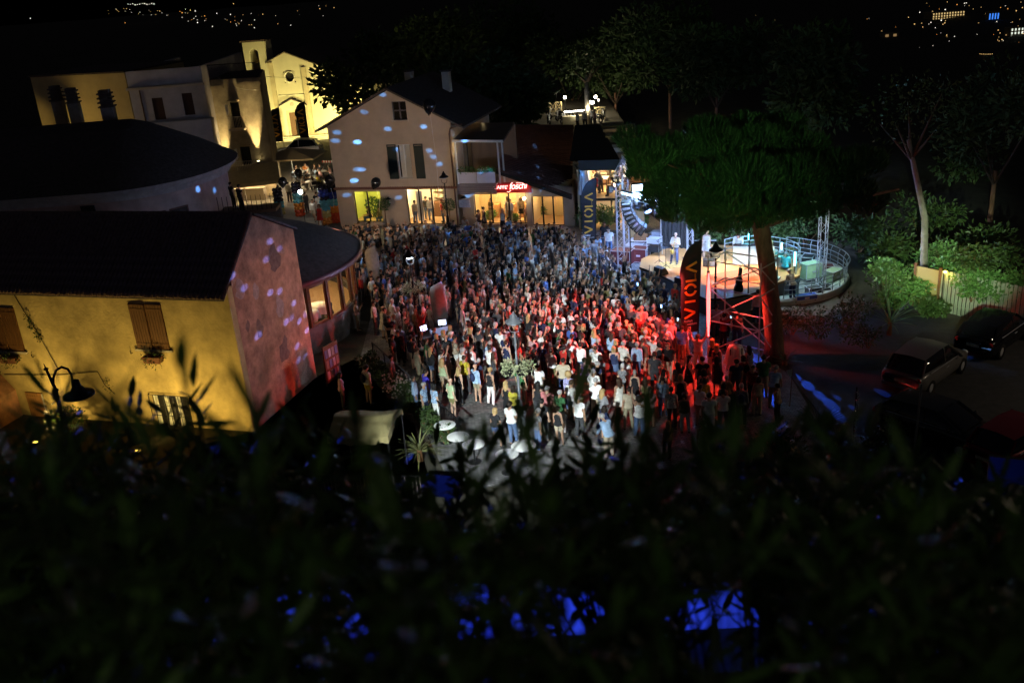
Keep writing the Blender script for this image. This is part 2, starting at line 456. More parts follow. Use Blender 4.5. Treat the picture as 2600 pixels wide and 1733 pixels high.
for row in range(10):
    for c_ in range(62):
        x = HL - 0.06 - c_*0.2
        d = row*0.395 + rng.uniform(-0.02,0.02) - 0.05
        p = Vector((x + rng.uniform(-0.012,0.012), -0.35 + d*math.cos(slope), 5.835 + d*math.sin(slope)))
        e = (slope + rng.uniform(-0.03,0.03), rng.uniform(-0.06,0.06), rng.uniform(-0.04,0.04))
        if cnt < 300 and c_ < 60 and row < 5:
            link(tile_me, 'roof_tile', roof, p, e); cnt += 1
        else:
            mm = Matrix.Translation(p) @ (Matrix.Rotation(e[2],4,'Z') @ Matrix.Rotation(e[1],4,'Y') @ Matrix.Rotation(e[0],4,'X'))
            t = coppo(n=4); rest.add(t.v, t.f, mm)
tag(rest.build('upper_roof_tiles', tile_mat, roof, True), kind='stuff')
rg = MB()
for c_ in range(34):
    rg.lathe([(0.11,0.0),(0.1,0.36)], 8, mtx=Matrix.Translation((HL-0.1-c_*0.37,2.6,8.42)) @ Matrix.Rotation(R(-90),4,'Y'))
rg.build('ridge_tiles', tile_mat, roof, True)
# shutters: two closed leaves of boards, sill, iron stays
def leaf(parent, x0, x1, z0, z1, mat, name='shutter', tilt=0.0, slats=True):
    m = MB(); w = x1-x0; h = z1-z0
    m.box(0,w,-0.045,0.0,0,h)
    for zz in (0.12*h, 0.88*h): m.box(0.01,w-0.01,-0.07,-0.047,zz-0.05,zz+0.05)
    nb = max(2, int(w/0.12))
    for i in range(nb): m.box(i*w/nb+0.008,(i+1)*w/nb-0.008,-0.058,-0.046,0.02,h-0.02)
    return m.build(name, mat, parent, loc=(x0,0,z0), rot=(0,0,tilt))
for (a,c,d,e) in sh_holes[:2]:
    mid = (a+c)/2
    leaf(house, a+0.01, mid-0.008, d, e, shutter_brown, tilt=R(-3)); leaf(house, mid+0.008, c-0.01, d, e, shutter_brown)
    s = MB(); s.box(a-0.12,c+0.12,-0.09,0.2,d-0.09,d-0.002); s.build('window_sill', cream, house)
    for xx in (a-0.35, c+0.35):
        s = MB(); s.tube([(xx,0.0,d-0.22),(xx,-0.09,d-0.22),(xx,-0.1,d-0.08)],0.018,5); s.build('shutter_stay', black_metal, house)
# window boxes with trailing plants
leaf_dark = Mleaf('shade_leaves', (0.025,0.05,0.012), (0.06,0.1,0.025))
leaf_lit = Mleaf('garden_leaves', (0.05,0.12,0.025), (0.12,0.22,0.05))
def leaf_cloud(m, c, rad, n, size, rnd, flat=0.5, up=0.0):
    c = Vector(c)
    for _ in range(n):
        while True:
            p = Vector((rnd.uniform(-1,1), rnd.uniform(-1,1), rnd.uniform(-1,1)))
            if 0.05 < p.length < 1: break
        k = p.length ** -0.35
        q = c + Vector((p.x*rad[0], p.y*rad[1], p.z*rad[2]))*min(1, k)
        d = (p + Vector((0,0,up)) + Vector((rnd.gauss(0,.5), rnd.gauss(0,.5), rnd.gauss(0,.5)))).normalized()
        s_ = d.cross(Vector((rnd.gauss(0,1), rnd.gauss(0,1), rnd.gauss(0,1)))).normalized()
        z = size*rnd.uniform(0.6,1.4)
        nrm = d.cross(s_)*z*0.15
        m.add([q, q + d*z*0.5 + s_*z*flat*0.5 + nrm, q + d*z, q + d*z*0.5 - s_*z*flat*0.5 + nrm], [(0,1,2,3)])
    return m
for (xc, zc_) in ((14.05,3.08),(6.7,2.72)):
    t = MB(); t.vprism([(xc-0.42,zc_+0.12),(xc-0.36,zc_-0.14),(xc+0.36,zc_-0.14),(xc+0.42,zc_+0.12)], -0.34, -0.02)
    bx_ = t.build('window_box', M('terracotta', (0.22,0.09,0.05), 0.85, nscale=6), house)
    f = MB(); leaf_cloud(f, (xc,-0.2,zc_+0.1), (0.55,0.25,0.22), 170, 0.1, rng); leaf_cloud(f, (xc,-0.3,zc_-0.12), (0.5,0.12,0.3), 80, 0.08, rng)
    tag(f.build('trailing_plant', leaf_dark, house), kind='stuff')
# barred ground floor window
gl = MB()
x0,x1,zz0,zz1 = 13.32,15.22,-0.45,1.42
for i in range(9): gl.tube([(x0+(x1-x0)*i/8,-0.1,zz0),(x0+(x1-x0)*i/8,-0.1,zz1)],0.014,5)
for i in range(5): gl.tube([(x0,-0.1,zz0+(zz1-zz0)*i/4),(x1,-0.1,zz0+(zz1-zz0)*i/4)],0.014,5)
for x in (x0,x1):
    for z in (zz0,zz1): gl.tube([(x,-0.1,z),(x,0.05,z)],0.014,5)
gl.build('window_grille', black_metal, house)
w = MB(); w.box(13.4,15.15,0.2,0.24,-0.35,1.35); w.build('window_pane', void, house)
for xx in (13.45,14.0,14.55):
    w = MB(); w.tube([(xx,0.16,-0.3),(xx+0.05,0.14,0.5),(xx,0.16,1.3)],[0.12,0.08,0.1],6); w.build('curtain', white_paint, house)
leaf(house, 6.86, 7.74, -0.6, 1.11, M('door_board', (0.3,0.14,0.05), 0.6, nscale=2, namt=0.3, stretch=(8,8,1)), 'door')
dl = MB(); dl.box(7.76,7.8,-0.1,-0.05,-0.5,1.1); dl.build('door_edge_strip', alu, house)
# climbing cable and dry vine on the wall
cb = MB(); cb.tube([(7.6,-0.03,6.0),(8.0,-0.04,5.0),(8.4,-0.05,4.1),(8.7,-0.04,3.2),(9.0,-0.04,2.3)],0.016,5)
cb.tube([(6.0,-0.03,1.9),(9.0,-0.03,2.05),(11.0,-0.03,2.3),(11.2,-0.03,1.7),(11.6,-0.03,1.3)],0.014,5); cb.build('wall_cable', dark_metal, house)
vn = MB();
for q in ((8.15,4.6),(8.25,4.3),(8.45,3.9),(8.5,3.75)): leaf_cloud(vn, (q[0],-0.1,q[1]), (0.14,0.08,0.16), 40, 0.09, rng)
leaf_cloud(vn, (11.35,-0.08,1.7), (0.25,0.06,0.4), 50, 0.08, rng)
vn.build('wall_vine', leaf_dark, house)
# ground lamps that wash the wall
for xx, pw in ((9.2,600),(14.2,660),(17.2,340)):
    h = MB(); h.box(-0.12,0.12,-0.08,0.08,0,0.1); h.cur = 1; h.box(-0.1,0.1,-0.06,0.06,0.101,0.11)
    t = tag(h.build('ground_floodlight', [black_metal, M('sodium_face', (1,0.7,0.2), 0.4, emit=(1,0.62,0.08), estr=12)], loc=wpt(house,(xx,-2.4,-0.03))), 'small ground floodlight washing the yellow wall near x %.0f' % xx, 'floodlight', 'wall floodlights')
    t['label'] = {9.2:'ground floodlight by the flowering bush below the yellow wall',14.2:'ground floodlight below the barred window of the yellow house',17.2:'ground floodlight near the corner of the yellow house'}[xx]
    lamp('wall_wash', 'SPOT', wpt(house,(xx,-2.4,0.15)), pw, (1,0.72,0.2), None, wpt(house,(xx,0.3,3.2)), 150, 1.0, 0.15).parent = None
# lean-to at the far left of the wall
an = facade('lean_to', 'small plastered lean-to with sloping top at the left edge', 'shed', wpt(house,(3.2,-2.6,0)).xy, wpt(house,(6.5,-2.6,0)).xy)
a = MB(); a.vprism([(0,-2),(3.2,-2),(3.2,1.2),(2.6,1.95),(0,2.1)], 0, 2.55); a.build('wall', pink_plaster, an)
a = MB(); a.add([(-0.2,-0.2,2.2),(2.62,-0.2,2.05),(2.62,2.58,2.05),(-0.2,2.58,2.2),(-0.2,-0.2,2.12),(2.62,-0.2,1.97),(2.62,2.58,1.97),(-0.2,2.58,2.12)],[(0,1,2,3),(7,6,5,4),(0,4,5,1),(1,5,6,2),(2,6,7,3),(3,7,4,0)]); a.build('roof', old_tile, an)
# flowering bush lit by the ground lamp
def bush(name, label, c, rad, n, size, mat, rnd, flat=0.5, stems=6, cat='shrub', group=None, parent=None):
    t = thing(name, label, cat, c, 0, group)
    m = MB()
    for i in range(7):
        leaf_cloud(m, (rnd.uniform(-.5,.5)*rad[0], rnd.uniform(-.5,.5)*rad[1], rad[2]*rnd.uniform(0.7,1.35)), (rad[0]*0.6,rad[1]*0.6,rad[2]*0.6), n//7, size, rnd, flat)
    m.build('foliage', mat, t)
    s = MB()
    for i in range(stems): s.tube([(0.1*rnd.uniform(-1,1),0.1*rnd.uniform(-1,1),-0.1),(rad[0]*.5*rnd.uniform(-1,1),rad[1]*.5*rnd.uniform(-1,1),rad[2]*1.2)],[0.03,0.01],5)
    s.build('stem', wood, t)
    return t
rb = random.Random(11)
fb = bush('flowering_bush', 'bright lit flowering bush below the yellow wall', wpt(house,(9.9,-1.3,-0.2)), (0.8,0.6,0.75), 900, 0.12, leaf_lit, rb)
fl = MB()
for i in range(26):
    p = (rb.uniform(-.7,.7), rb.uniform(-.6,.1), rb.uniform(.6,1.6))
    fl.ball(p, (0.05,0.05,0.04), 6, 4)
fl.build('flowers', M('white_petal', (0.8,0.78,0.7), 0.6), fb)
# ---- pavilion with conical roof and lit bow windows
pc = Vector((-14.5,47.4)); PR = 6.5
pav = thing('bow_window_pavilion', 'round pavilion with dark conical tiled roof and lit wooden bow windows', 'pavilion', (pc.x,pc.y,0))
A0, A1 = R(-52), R(95)
p = MB(); p.lathe([(PR+0.02,-0.5),(PR+0.02,1.32),(PR-0.3,1.32)], 40, a0=A0, a1=A1); p.build('sill_wall', M('rough_stone', (0.16,0.14,0.12), 0.95, nscale=2, namt=0.5, bump=0.8, bscale=6), pav)
p = MB(); p.lathe([(PR-0.3,3.35),(PR+0.05,3.35),(PR+0.05,3.75),(PR-0.3,3.75)], 40, a0=A0, a1=A1); p.build('lintel_band', wood, pav)
p = MB(); p.lathe([(7.1,3.62),(7.12,3.8),(7.0,3.86)], 48, a0=A0-0.1, a1=A1+.2); p.build('gutter', M('copper_gutter', (0.12,0.05,0.05), 0.4, 0.5), pav, True)
p = MB(); p.lathe([(7.05,3.78),(5,4.75),(2.5,5.7),(0.05,6.4)], 48, a0=A0-0.1, a1=A1+.6); p.build('conical_roof', old_tile, pav)
nb = 13
for i in range(nb+1):
    a = A0 + (A1-A0)*i/nb
    m = MB(); m.box(-0.09,0.09,-0.1,0.1,1.32,3.35); m.build('mullion', wood, pav, loc=(PR*math.cos(a)-0.06*math.cos(a),PR*math.sin(a)-0.06*math.sin(a),0), rot=(0,0,a+math.pi/2))
    if i < nb:
        a2 = A0 + (A1-A0)*(i+0.5)/nb; wd = PR*(A1-A0)/nb*0.5 - 0.07
        cs = [(PR-0.09)*math.cos(a2),(PR-0.09)*math.sin(a2),0]
        f = MB(); f.panel(2*wd, 2.03, 0.05, [(0.09,2*wd-0.09,0.1,1.9)], Matrix.Translation((-wd,-0.025,1.32)))
        fo = f.build('window_frame', wood, pav, loc=cs, rot=(0,0,a2+math.pi/2))
        f = MB(); f.box(-wd+0.09,wd-0.09,-0.006,0.006,1.42,3.22); f.build('window_pane', glass, fo)
p = MB(); p.lathe([(0.01,1.0),(PR-0.32,1.0)], 30, a0=A0, a1=A1); p.build('floor', M('warm_floor', (0.4,0.25,0.12), 0.6), pav)
p = MB(); p.lathe([(0.01,3.5),(PR-0.32,3.5)], 30, a0=A0, a1=A1); p.build('ceiling', white_paint, pav)
p = MB(); p.lathe([(2.6,1.0),(2.6,3.5)], 30, a0=A0, a1=A1); p.build('inner_wall', M('warm_wall', (0.7,0.6,0.42), 0.9), pav)
for a in (-0.62,-0.35,0.0,0.5): lamp('pavilion_light', 'POINT', (pc.x+4.6*math.cos(a), pc.y+4.6*math.sin(a), 3.1), 85, (1,0.72,0.36), pav, size=0.15)
def round_table(name, label, loc, r=0.45, h=0.74, mat=None, cat='table', group=None, cloth=False):
    t = thing(name, label, cat, loc, 0, group)
    m = MB(); m.lathe([(0.001,h),(r-0.02,h),(r,h-0.012),(r,h-0.03),(0.001,h-0.03)], 28); m.build('table_top', mat or white_paint, t, True)
    m = MB(); m.lathe([(0.035,h-0.03),(0.035,0.04)], 10); m.build('pedestal', dark_metal, t)
    m = MB(); m.lathe([(0.001,0.05),(0.08,0.045),(0.25,0.012),(0.25,0.0)], 16); m.build('foot', dark_metal, t)
    if cloth:
        m = MB(); pr_ = []
        n = 40
        for k, (rr, zz) in enumerate(((0.001,h+0.012),(r+0.01,h+0.012),(r+0.03,h-0.1),(r+0.05,h-0.4))):
            for j in range(n):
                t_ = 2*math.pi*j/n; q = rr + (0.05*math.sin(7*t_)*(k-1) if k > 1 else 0)
                pr_.append((q*math.cos(t_), q*math.sin(t_), zz))
        m.add(pr_, [(k*n+j, k*n+(j+1)%n, (k+1)*n+(j+1)%n, (k+1)*n+j) for k in range(3) for j in range(n)])
        m.build('tablecloth', M('white_cloth', (0.75,0.72,0.66), 0.9), t, True)
    return t
for i, (a, rr) in enumerate(((-0.6,5.5),(-0.4,5.3),(-0.5,4.6))):
    round_table('dining_table', 'white clothed dining table inside the bow window pavilion, ' + ['nearest the stone gable','behind the second lit pane','furthest from the glass'][i], (pc.x+rr*math.cos(a), pc.y+rr*math.sin(a), 1.0), 0.5, cloth=True, group='pavilion dining tables')
# ---- long round-ended house behind
rc = Vector((-23.2,62.0))
rh = thing('round_ended_house', 'dark roofed house with rounded end and brick topped chimneys', 'house', (rc.x,rc.y,0))
def stadium(rx, ry, left=-26, n=18):
    pts = [(left,-ry)] + [(rx*math.cos(t), ry*math.sin(t)) for t in [R(-90+180*i/n) for i in range(n+1)]] + [(left,ry)]
    return pts
def ring_loft(m, loops):
    n = len(loops[0][0]); vs = []; fs = []
    for pts, z in loops: vs += [(x,y,z) for x,y in pts]
    for k in range(len(loops)-1):
        for j in range(n-1): fs.append((k*n+j,k*n+j+1,(k+1)*n+j+1,(k+1)*n+j))
    m.add(vs, fs); return m
m = MB(); ring_loft(m, [(stadium(5.2,6.6),-1),(stadium(5.2,6.6),6.3)]); m.build('wall', M('rose_plaster', (0.5,0.32,0.28), 0.9, nscale=0.8, namt=0.3, bump=0.3), rh)
m = MB(); ring_loft(m, [(stadium(5.2,6.6),5.7),(stadium(5.5,6.9),5.75),(stadium(5.6,7.0),6.05),(stadium(5.9,7.3),6.2),(stadium(6.0,7.5),6.45),(stadium(5.9,7.4),6.5)]); m.build('cornice', M('cornice_plaster', (0.45,0.36,0.34), 0.9, nscale=2), rh)
m = MB(); ring_loft(m, [(stadium(6.05,7.55),6.47),(stadium(4.0,5.0),7.7),(stadium(1.0,1.6),9.2),(stadium(0.05,0.05),9.6)]); rr_ = m.build('roof', old_tile, rh)
def chimney(parent, loc, h=2.3, w=0.75, rz=0.1):
    c = MB(); c.box(-w/2,w/2,-w/2,w/2,-1.0,h*0.55); o = c.build('chimney', M('silhouette_plaster', (.2,.18,.16), .95, nscale=3), parent, loc=loc, rot=(0,0,rz))  # stacks coloured dark so they stand as unlit silhouettes
    c = MB()
    for i in range(4):
        k = 1.25 - 0.04*i; z = h*0.55 + 0.02 + i*0.27
        c.box(-w*k/2,w*k/2,-w*k/2,w*k/2,z,z+0.09); c.box(-w*0.42,w*0.42,-w*0.42,w*0.42,z+0.092,z+0.265)
    c.build('chimney_cap', old_tile, o)
    return o
for (px, py, zb_) in ((745,850,9.0),(505,760,9.0),(400,745,9.2)):
    q = G(*z1(px, py), zb_) - Vector((rc.x, rc.y, 0)); chimney(rr_, (q.x, q.y, zb_), 2.4 if px > 700 else 1.5)
# twin shuttered window and glazed slit in the rounded wall
def on_round(name, ang, z0, z1_, w, mat, parent):
    x, y = 5.26*math.cos(ang), 6.66*math.sin(ang); nrm = math.atan2(y/6.6**2, x/5.2**2)
    m = MB(); m.box(-0.05,0.04,-w/2,w/2,z0,z1_); return m.build(name, mat, parent, loc=(x,y,0), rot=(0,0,nrm))
for a in (R(-62), R(-47)):
    on_round('window_frame', a, 2.75, 4.75, 1.25, M('red_brown_frame', (0.16,0.05,0.035), 0.6), rh)
    o = on_round('shutter', a, 2.8, 4.68, 1.05, M('dark_brown_shutter', (0.045,0.018,0.012), 0.6), rh); o.location.x *= 1.012; o.location.y *= 1.012
m = MB(); m.box(-1.5,-0.7,-6.72,-6.58,2.2,5.6); m.build('window_recess', void, rh)
m = MB(); m.box(-1.18,-0.98,-6.76,-6.725,2.2,4.6); m.build('lit_slit_pane', M('lit_slit', (0.8,0.85,1.0), 0.3, emit=(0.75,0.85,1.0), estr=1.6), rh)
# ---- plain block further back
bk = facade('flat_roofed_block', 'pale two-tone block with balcony and two dark doors behind the rounded roof', 'house', (-29.55,80.0), (-23.4,80.0))
m = MB(); m.panel(6.1, 11.2, 0.3, [(1.65,2.55,7.25,9.0),(4.15,5.0,7.45,9.2)]); m.box(0.0,0.3,0.302,14,0,11.2); m.box(5.8,6.1,0.302,14,0,11.2); m.box(0.302,5.798,0.302,14,9.9,10.0); m.build('wall', M('mauve_white_plaster', (0.5,0.46,0.46), 0.9, nscale=0.8, namt=0.2), bk)
m = MB(); m.box(-0.1,6.3,-0.45,-0.002,9.75,9.95); m.build('cornice', cream, bk)
m = MB(); m.box(-0.15,6.5,-1.1,-0.002,6.85,7.15); m.box(0.3,6.5,-1.1,-1.0,5.9,6.849); m.build('balcony', M('mauve_white_plaster', (0.5,0.46,0.46)), bk)
for x in (1.65,4.15):
    m = MB(); m.box(x,x+0.88,0.1,0.16,7.25 if x < 2 else 7.45,9.0 if x < 2 else 9.2); m.build('door', M('dark_brown_shutter', (0.05,0.02,0.015)), bk)
m = MB(); m.tube([(0.85,-0.06,6.9),(0.85,-0.06,9.7)],0.05,6); m.build('downpipe', M('rusty_pipe', (0.12,0.06,0.04), 0.6), bk)
# its long yellow side, turned towards the viewer
bs = facade('yellow_side_block', 'long windowless yellow wall of the block at far left', 'house', (-38.6,83.0), (-29.6,80.0))
m = MB(); m.box(0,9.45,0,8,0,11.15); m.build('wall', M('ochre_plaster', (0.5,0.38,0.18), 0.9, nscale=0.5, namt=0.2, bump=0.2), bs)
m = MB(); m.box(-0.1,9.47,-0.1,8.1,11.155,11.28); m.build('parapet_cap', old_tile, bs)
# ---------------------------------------------------------------- corner house with up-lights, church, terrace
ochre_old = M('old_ochre_plaster', (0.42,0.34,0.22), 0.95, nscale=0.9, namt=0.45, bump=0.5, bscale=8)
tw = facade('uplit_corner_house', 'tall ochre corner house washed by two narrow uplights, with small balconies', 'house', (-24.3,82.0), (-19.2,81.2))
TL = 5.16
m = MB(); m.panel(TL, 9.9, 0.3, [(2.3,3.05,5.9,8.0),(2.45,3.35,2.2,4.3)]); m.prism([(0,.302),(.3,.302),(-1.2,7),(-1.5,7)],0,9.9); m.prism([(TL-.3,.302),(TL,.302),(TL-2.2,7),(TL-2.5,7)],0,9.9); m.build('wall', ochre_old, tw)
m = MB(); m.box(-0.12,2.0,-0.14,-0.002,9.2,9.45); m.box(3.2,TL+0.12,-0.14,-0.002,9.35,9.6); m.build('cornice', ochre_old, tw)
m = MB(); m.prism([(0.1,.1),(TL-.1,.1),(TL-2.3,6.9),(-1.2,6.9)],9.905,9.95); m.build('roof_terrace', old_tile, tw)
rl = MB()
for i in range(52): rl.tube([(i*TL/51,0.06,9.92),(i*TL/51,0.06,11.1)],0.012,4)
rl.tube([(0,0.06,11.1),(TL,0.06,11.1)],0.025,5); rl.build('terrace_railing', black_metal, tw)
for (x0,x1,z0,z1_) in ((2.3,3.05,5.9,8.0),(2.45,3.35,2.2,4.3)):
    m = MB(); m.box(x0,x1,0.12,0.16,z0,z1_); d = m.build('balcony_door', void, tw)
    m = MB(); m.box(x0-0.25,x1+0.3,-0.75,-0.002,z0-0.15,z0-0.02); bal = m.build('balcony_slab', cream, tw)
    for i in range(10):
        xx = x0-0.2+(x1-x0+0.45)*i/9
        m = MB(); m.tube([(xx,-0.7,z0-0.02),(xx,-0.7,z0+0.98)],0.017,5); m.build('baluster', M('cream_iron', (0.5,0.46,0.36), 0.5), bal)
    m = MB(); m.bar((x0-0.22,-0.7,z0+1.0),(x1+0.27,-0.7,z0+1.0),0.05); m.build('handrail', M('cream_iron', (0.5,0.46,0.36), 0.5), bal)
    m = MB(); m.box(x0-0.12,x1+0.12,-0.4,-0.003,z1_+0.12,z1_+0.22); m.build('door_canopy', ochre_old, tw)
    m = MB(); m.add([(x0-0.3,-0.5,z1_-0.1),(x0-0.05,-0.5,z1_-0.05),(x0-0.02,-0.5,z1_-0.8),(x0-0.22,-0.52,z1_-1.05)],[(0,1,2,3)]); m.build('hung_cloth', M('white_cloth', (0.75,0.72,0.66), 0.9), tw)
for i, xx in enumerate((1.25,4.1)):
    h = MB(); h.box(-0.12,0.12,-0.1,0.1,0,0.16); h.cur = 1; h.box(-0.09,0.09,-0.07,0.07,0.162,0.17)
    h.build('uplight', [black_metal, M('warm_face', (1,0.9,0.6), 0.4, emit=(1,0.85,0.45), estr=25)], tw, loc=(xx,-0.42,2.55+0.4*i))
    lamp('uplight_beam', 'SPOT', wpt(tw,(xx,-0.34,2.8+0.4*i)), 7000 if i else 4200, (1,0.76,0.34), tw, wpt(tw,(xx-0.2,-0.02,9.0)), 34, 0.9, 0.05)
# awning below it
aw = MB(); aw.add([(-0.6,-0.05,2.5),(TL+0.5,-0.05,2.95),(TL+1.5,-2.7,1.95),(0.3,-2.9,1.5),(-0.6,-0.05,2.45),(TL+0.5,-0.05,2.9),(TL+1.5,-2.7,1.9),(0.3,-2.9,1.45)],[(0,1,2,3),(7,6,5,4),(0,4,5,1),(1,5,6,2),(2,6,7,3),(3,7,4,0)])
aw.build('awning', M('awning_canvas', (0.4,0.34,0.22), 0.9, nscale=3, namt=0.15), tw)
av = MB(); av.add([(TL+1.5,-2.71,1.95),(0.3,-2.91,1.5),(0.3,-2.93,1.2),(TL+1.5,-2.73,1.62)],[(0,1,2,3)]); av.build('awning_valance', M('awning_canvas', (0.4,0.34,0.22)), tw)
for x in (0.6,3.4,TL+1.2):
    m = MB(); m.tube([(x,-2.6,-0.2),(x,-2.6,1.5)],0.05,8); m.build('awning_post', white_paint, tw)
m = MB(); m.box(0.4,4.6,-1.6,-1.0,0,1.0); m.box(0.35,4.65,-1.7,-0.95,1.001,1.05); m.build('bar_counter', cream, tw)
for x in (1.2,3.0,5.2): lamp('awning_light', 'POINT', wpt(tw,(x,-1.7,1.75 + x*0.06)), 190, (1,0.74,0.4), tw, size=0.1)
# church
ch = facade('church', 'floodlit cream church with round window, pedimented door and bell tower', 'church', (-25.3,112.6), (-20.9,112.2))
CL = 7.4
church_mat = M('church_plaster', (0.6,0.55,0.38), 0.9, nscale=0.5, namt=0.12, bump=0.2, bscale=14)
trim_mat = M('church_trim', (0.68,0.64,0.5), 0.85, nscale=2, namt=0.1)
m = MB()
n = 20; ro = 0.52; cx, cz = 2.25, 7.03
# front wall as ring of quads round the rose window
outer = [(0,0),(1.5,0.02),(1.5,3.02),(2.7,3.02),(2.7,0.02),(CL,0),(CL,7.35),(4.4,8.7),(2.1,9.75),(0,8.85)]
m.vprism([(0,0),(1.5,0),(1.5,3.05),(2.7,3.05),(2.7,0),(CL,0),(CL,6.2),(0,6.2)], 0, 0.5)
m.vprism([(0,6.2),(1.6,6.2),(1.6,7.9),(0,7.9)], 0, 0.5); m.vprism([(2.9,6.2),(CL,6.2),(CL,7.35),(6.2,7.9),(2.9,7.9)], 0, 0.5)
m.vprism([(1.6,6.2),(2.9,6.2),(2.9,6.4),(1.6,6.4)], 0, 0.5); m.vprism([(1.6,7.66),(2.9,7.66),(2.9,7.9),(1.6,7.9)], 0, 0.5)
m.vprism([(0,7.9),(6.2,7.9),(2.1,9.75),(0,8.85)], 0, 0.5)
vs = []; fs = []
for j in range(n):
    t = 2*math.pi*j/n; c_, s_ = math.cos(t), math.sin(t); k = 0.65/max(abs(c_),abs(s_)); k2 = min(k, 0.66)
    vs += [(cx+ro*c_,0,cz+ro*s_),(cx+0.65*c_/max(abs(c_),abs(s_)),0,cz+0.63*s_/max(abs(c_),abs(s_)))]
for j in range(n): a = 2*j; b2 = 2*((j+1)%n); fs.append((a,a+1,b2+1,b2))
m.add(vs, fs)
m.box(0.0,0.4,0.502,14,0,7.2); m.box(CL-0.4,CL,0.502,14,0,6.6)
m.build('wall', church_mat, ch)
m = MB(); m.lathe([(ro+0.12,0),(ro+0.12,0.1),(ro,0.1),(ro,-0.3)], 28, mtx=Matrix.Translation((cx,-0.002,cz)) @ Matrix.Rotation(R(90),4,'X')); m.build('rose_window_surround', trim_mat, ch, True)
m = MB(); m.lathe([(0.001,0),(ro,0)], 24, mtx=Matrix.Translation((cx,0.2,cz)) @ Matrix.Rotation(R(90),4,'X')); m.build('rose_window_pane', void, ch)
for x, z1_ in ((-0.02,8.75),(3.75,8.0)):
    m = MB(); m.box(x,x+0.5,-0.16,-0.002,0.3,z1_); m.box(x-0.06,x+0.56,-0.2,-0.161,0.0,0.6); m.build('pilaster', M('church_pilaster', (0.5,0.42,0.26), 0.9, nscale=1), ch)
m = MB(); m.box(0.55,3.7,-0.08,-0.002,4.95,5.06); m.build('string_course', trim_mat, ch)
m = MB(); m.vprism([(0.55,3.65),(3.75,3.65),(3.75,3.85),(2.15,4.55),(0.55,3.85)], -0.3, -0.002); m.vprism([(0.8,3.3),(3.5,3.3),(3.5,3.62),(0.8,3.62)], -0.2, -0.002); m.build('pediment', trim_mat, ch)
m = MB(); m.vprism([(0.45,3.88),(0.45,3.8),(2.15,4.56),(3.85,3.8),(3.85,3.9),(2.15,4.68)], -0.42, -0.004); m.build('pediment_cornice', old_tile, ch)
m = MB(); m.lathe([(0.0,0.0),(0.2,0.02),(0.24,0.0)], 14, mtx=Matrix.Translation((2.15,-0.31,4.02)) @ Matrix.Rotation(R(90),4,'X')); m.build('crest', cream, ch)
for x in (0.85,3.0):
    m = MB(); m.box(x,x+0.4,-0.15,-0.002,0.25,3.29); m.build('door_jamb', trim_mat, ch)
m = MB(); m.box(1.5,2.1,0.1,0.2,0,3.05); m.box(2.1,2.7,0.1,0.2,2.2,3.05); m.build('door', wood, ch)
m = MB(); m.box(2.1,2.7,0.3,0.36,0,2.2); m.build('open_doorway', void, ch)
for k in range(3):
    m = MB(); m.box(-0.4+0.3*k,CL-0.3*k-0.6,-1.5+0.4*k,-0.22,-0.05+0.16*k,0.1+0.16*k); m.build('step', trim_mat, ch)
m = MB(); m.add([(-0.25,-0.25,8.82),(2.1,-0.25,9.85),(2.1,14,9.85),(-0.25,14,8.82),(-0.25,-0.25,8.7),(2.1,-0.25,9.73),(2.1,14,9.73),(-0.25,14,8.7)],[(0,1,2,3),(7,6,5,4),(0,4,5,1),(1,5,6,2),(3,0,4,7)])
m.add([(2.1,-0.25,9.85),(CL+0.4,-0.25,7.3),(CL+0.4,14,7.3),(2.1,14,9.85),(2.1,-0.25,9.73),(CL+0.4,-0.25,7.18),(CL+0.4,14,7.18),(2.1,14,9.73)],[(0,1,2,3),(7,6,5,4),(0,4,5,1),(1,5,6,2)]); m.build('roof', old_tile, ch)
# side wing on the right
m = MB(); m.box(CL+0.002,CL+5.5,0.4,10,0,5.6); wg = m.build('side_wing', church_mat, ch)
m = MB(); m.box(CL-0.1,CL+5.8,0.1,10,5.605,5.75); m.build('wing_roof', old_tile, wg)
# bell tower
m = MB()
bt = [(-2.6,0),(-0.05,0),(-0.05,11.1),(-2.6,11.1)]
m.vprism([(-2.6,0),(-0.03,0),(-0.03,7.9),(-2.6,7.9)], -0.1, 2.4)
m.vprism([(-2.6,7.902),(-2.0,7.902),(-2.0,11.1),(-2.6,11.1)], -0.1, 2.4); m.vprism([(-0.9,7.902),(-0.03,7.902),(-0.03,11.1),(-0.9,11.1)], -0.1, 2.4)
arch = [(-2.0,9.8)] + [(-1.45+0.55*math.cos(t), 9.8+0.55*math.sin(t)) for t in [math.pi*(1-i/8) for i in range(1,8)]] + [(-0.9,9.8),(-0.9,11.1),(-2.0,11.1)]
for i in range(8):
    a, b2 = arch[i], arch[i+1]
    m.vprism([a,b2,(b2[0],11.1),(a[0],11.1)], -0.1, 2.4)
m.build('bell_tower', church_mat, ch)
m = MB(); m.lathe([(0.0,0.5),(0.12,0.46),(0.2,0.15),(0.3,0.0)], 14, (-1.45,1.1,8.8)); m.build('bell', M('bronze', (0.1,0.07,0.03), 0.4, 0.8), ch)
m = MB(); m.box(-2.8,0.15,-0.3,2.6,11.1,11.22); m.build('tower_cap', old_tile, ch)
for k in range(9):
    m = MB(); t = coppo(); m.add(t.v, t.f, Matrix.Translation((-2.65+0.33*k,-0.3,11.225))); m.build('cap_tile', tile_mat, ch)
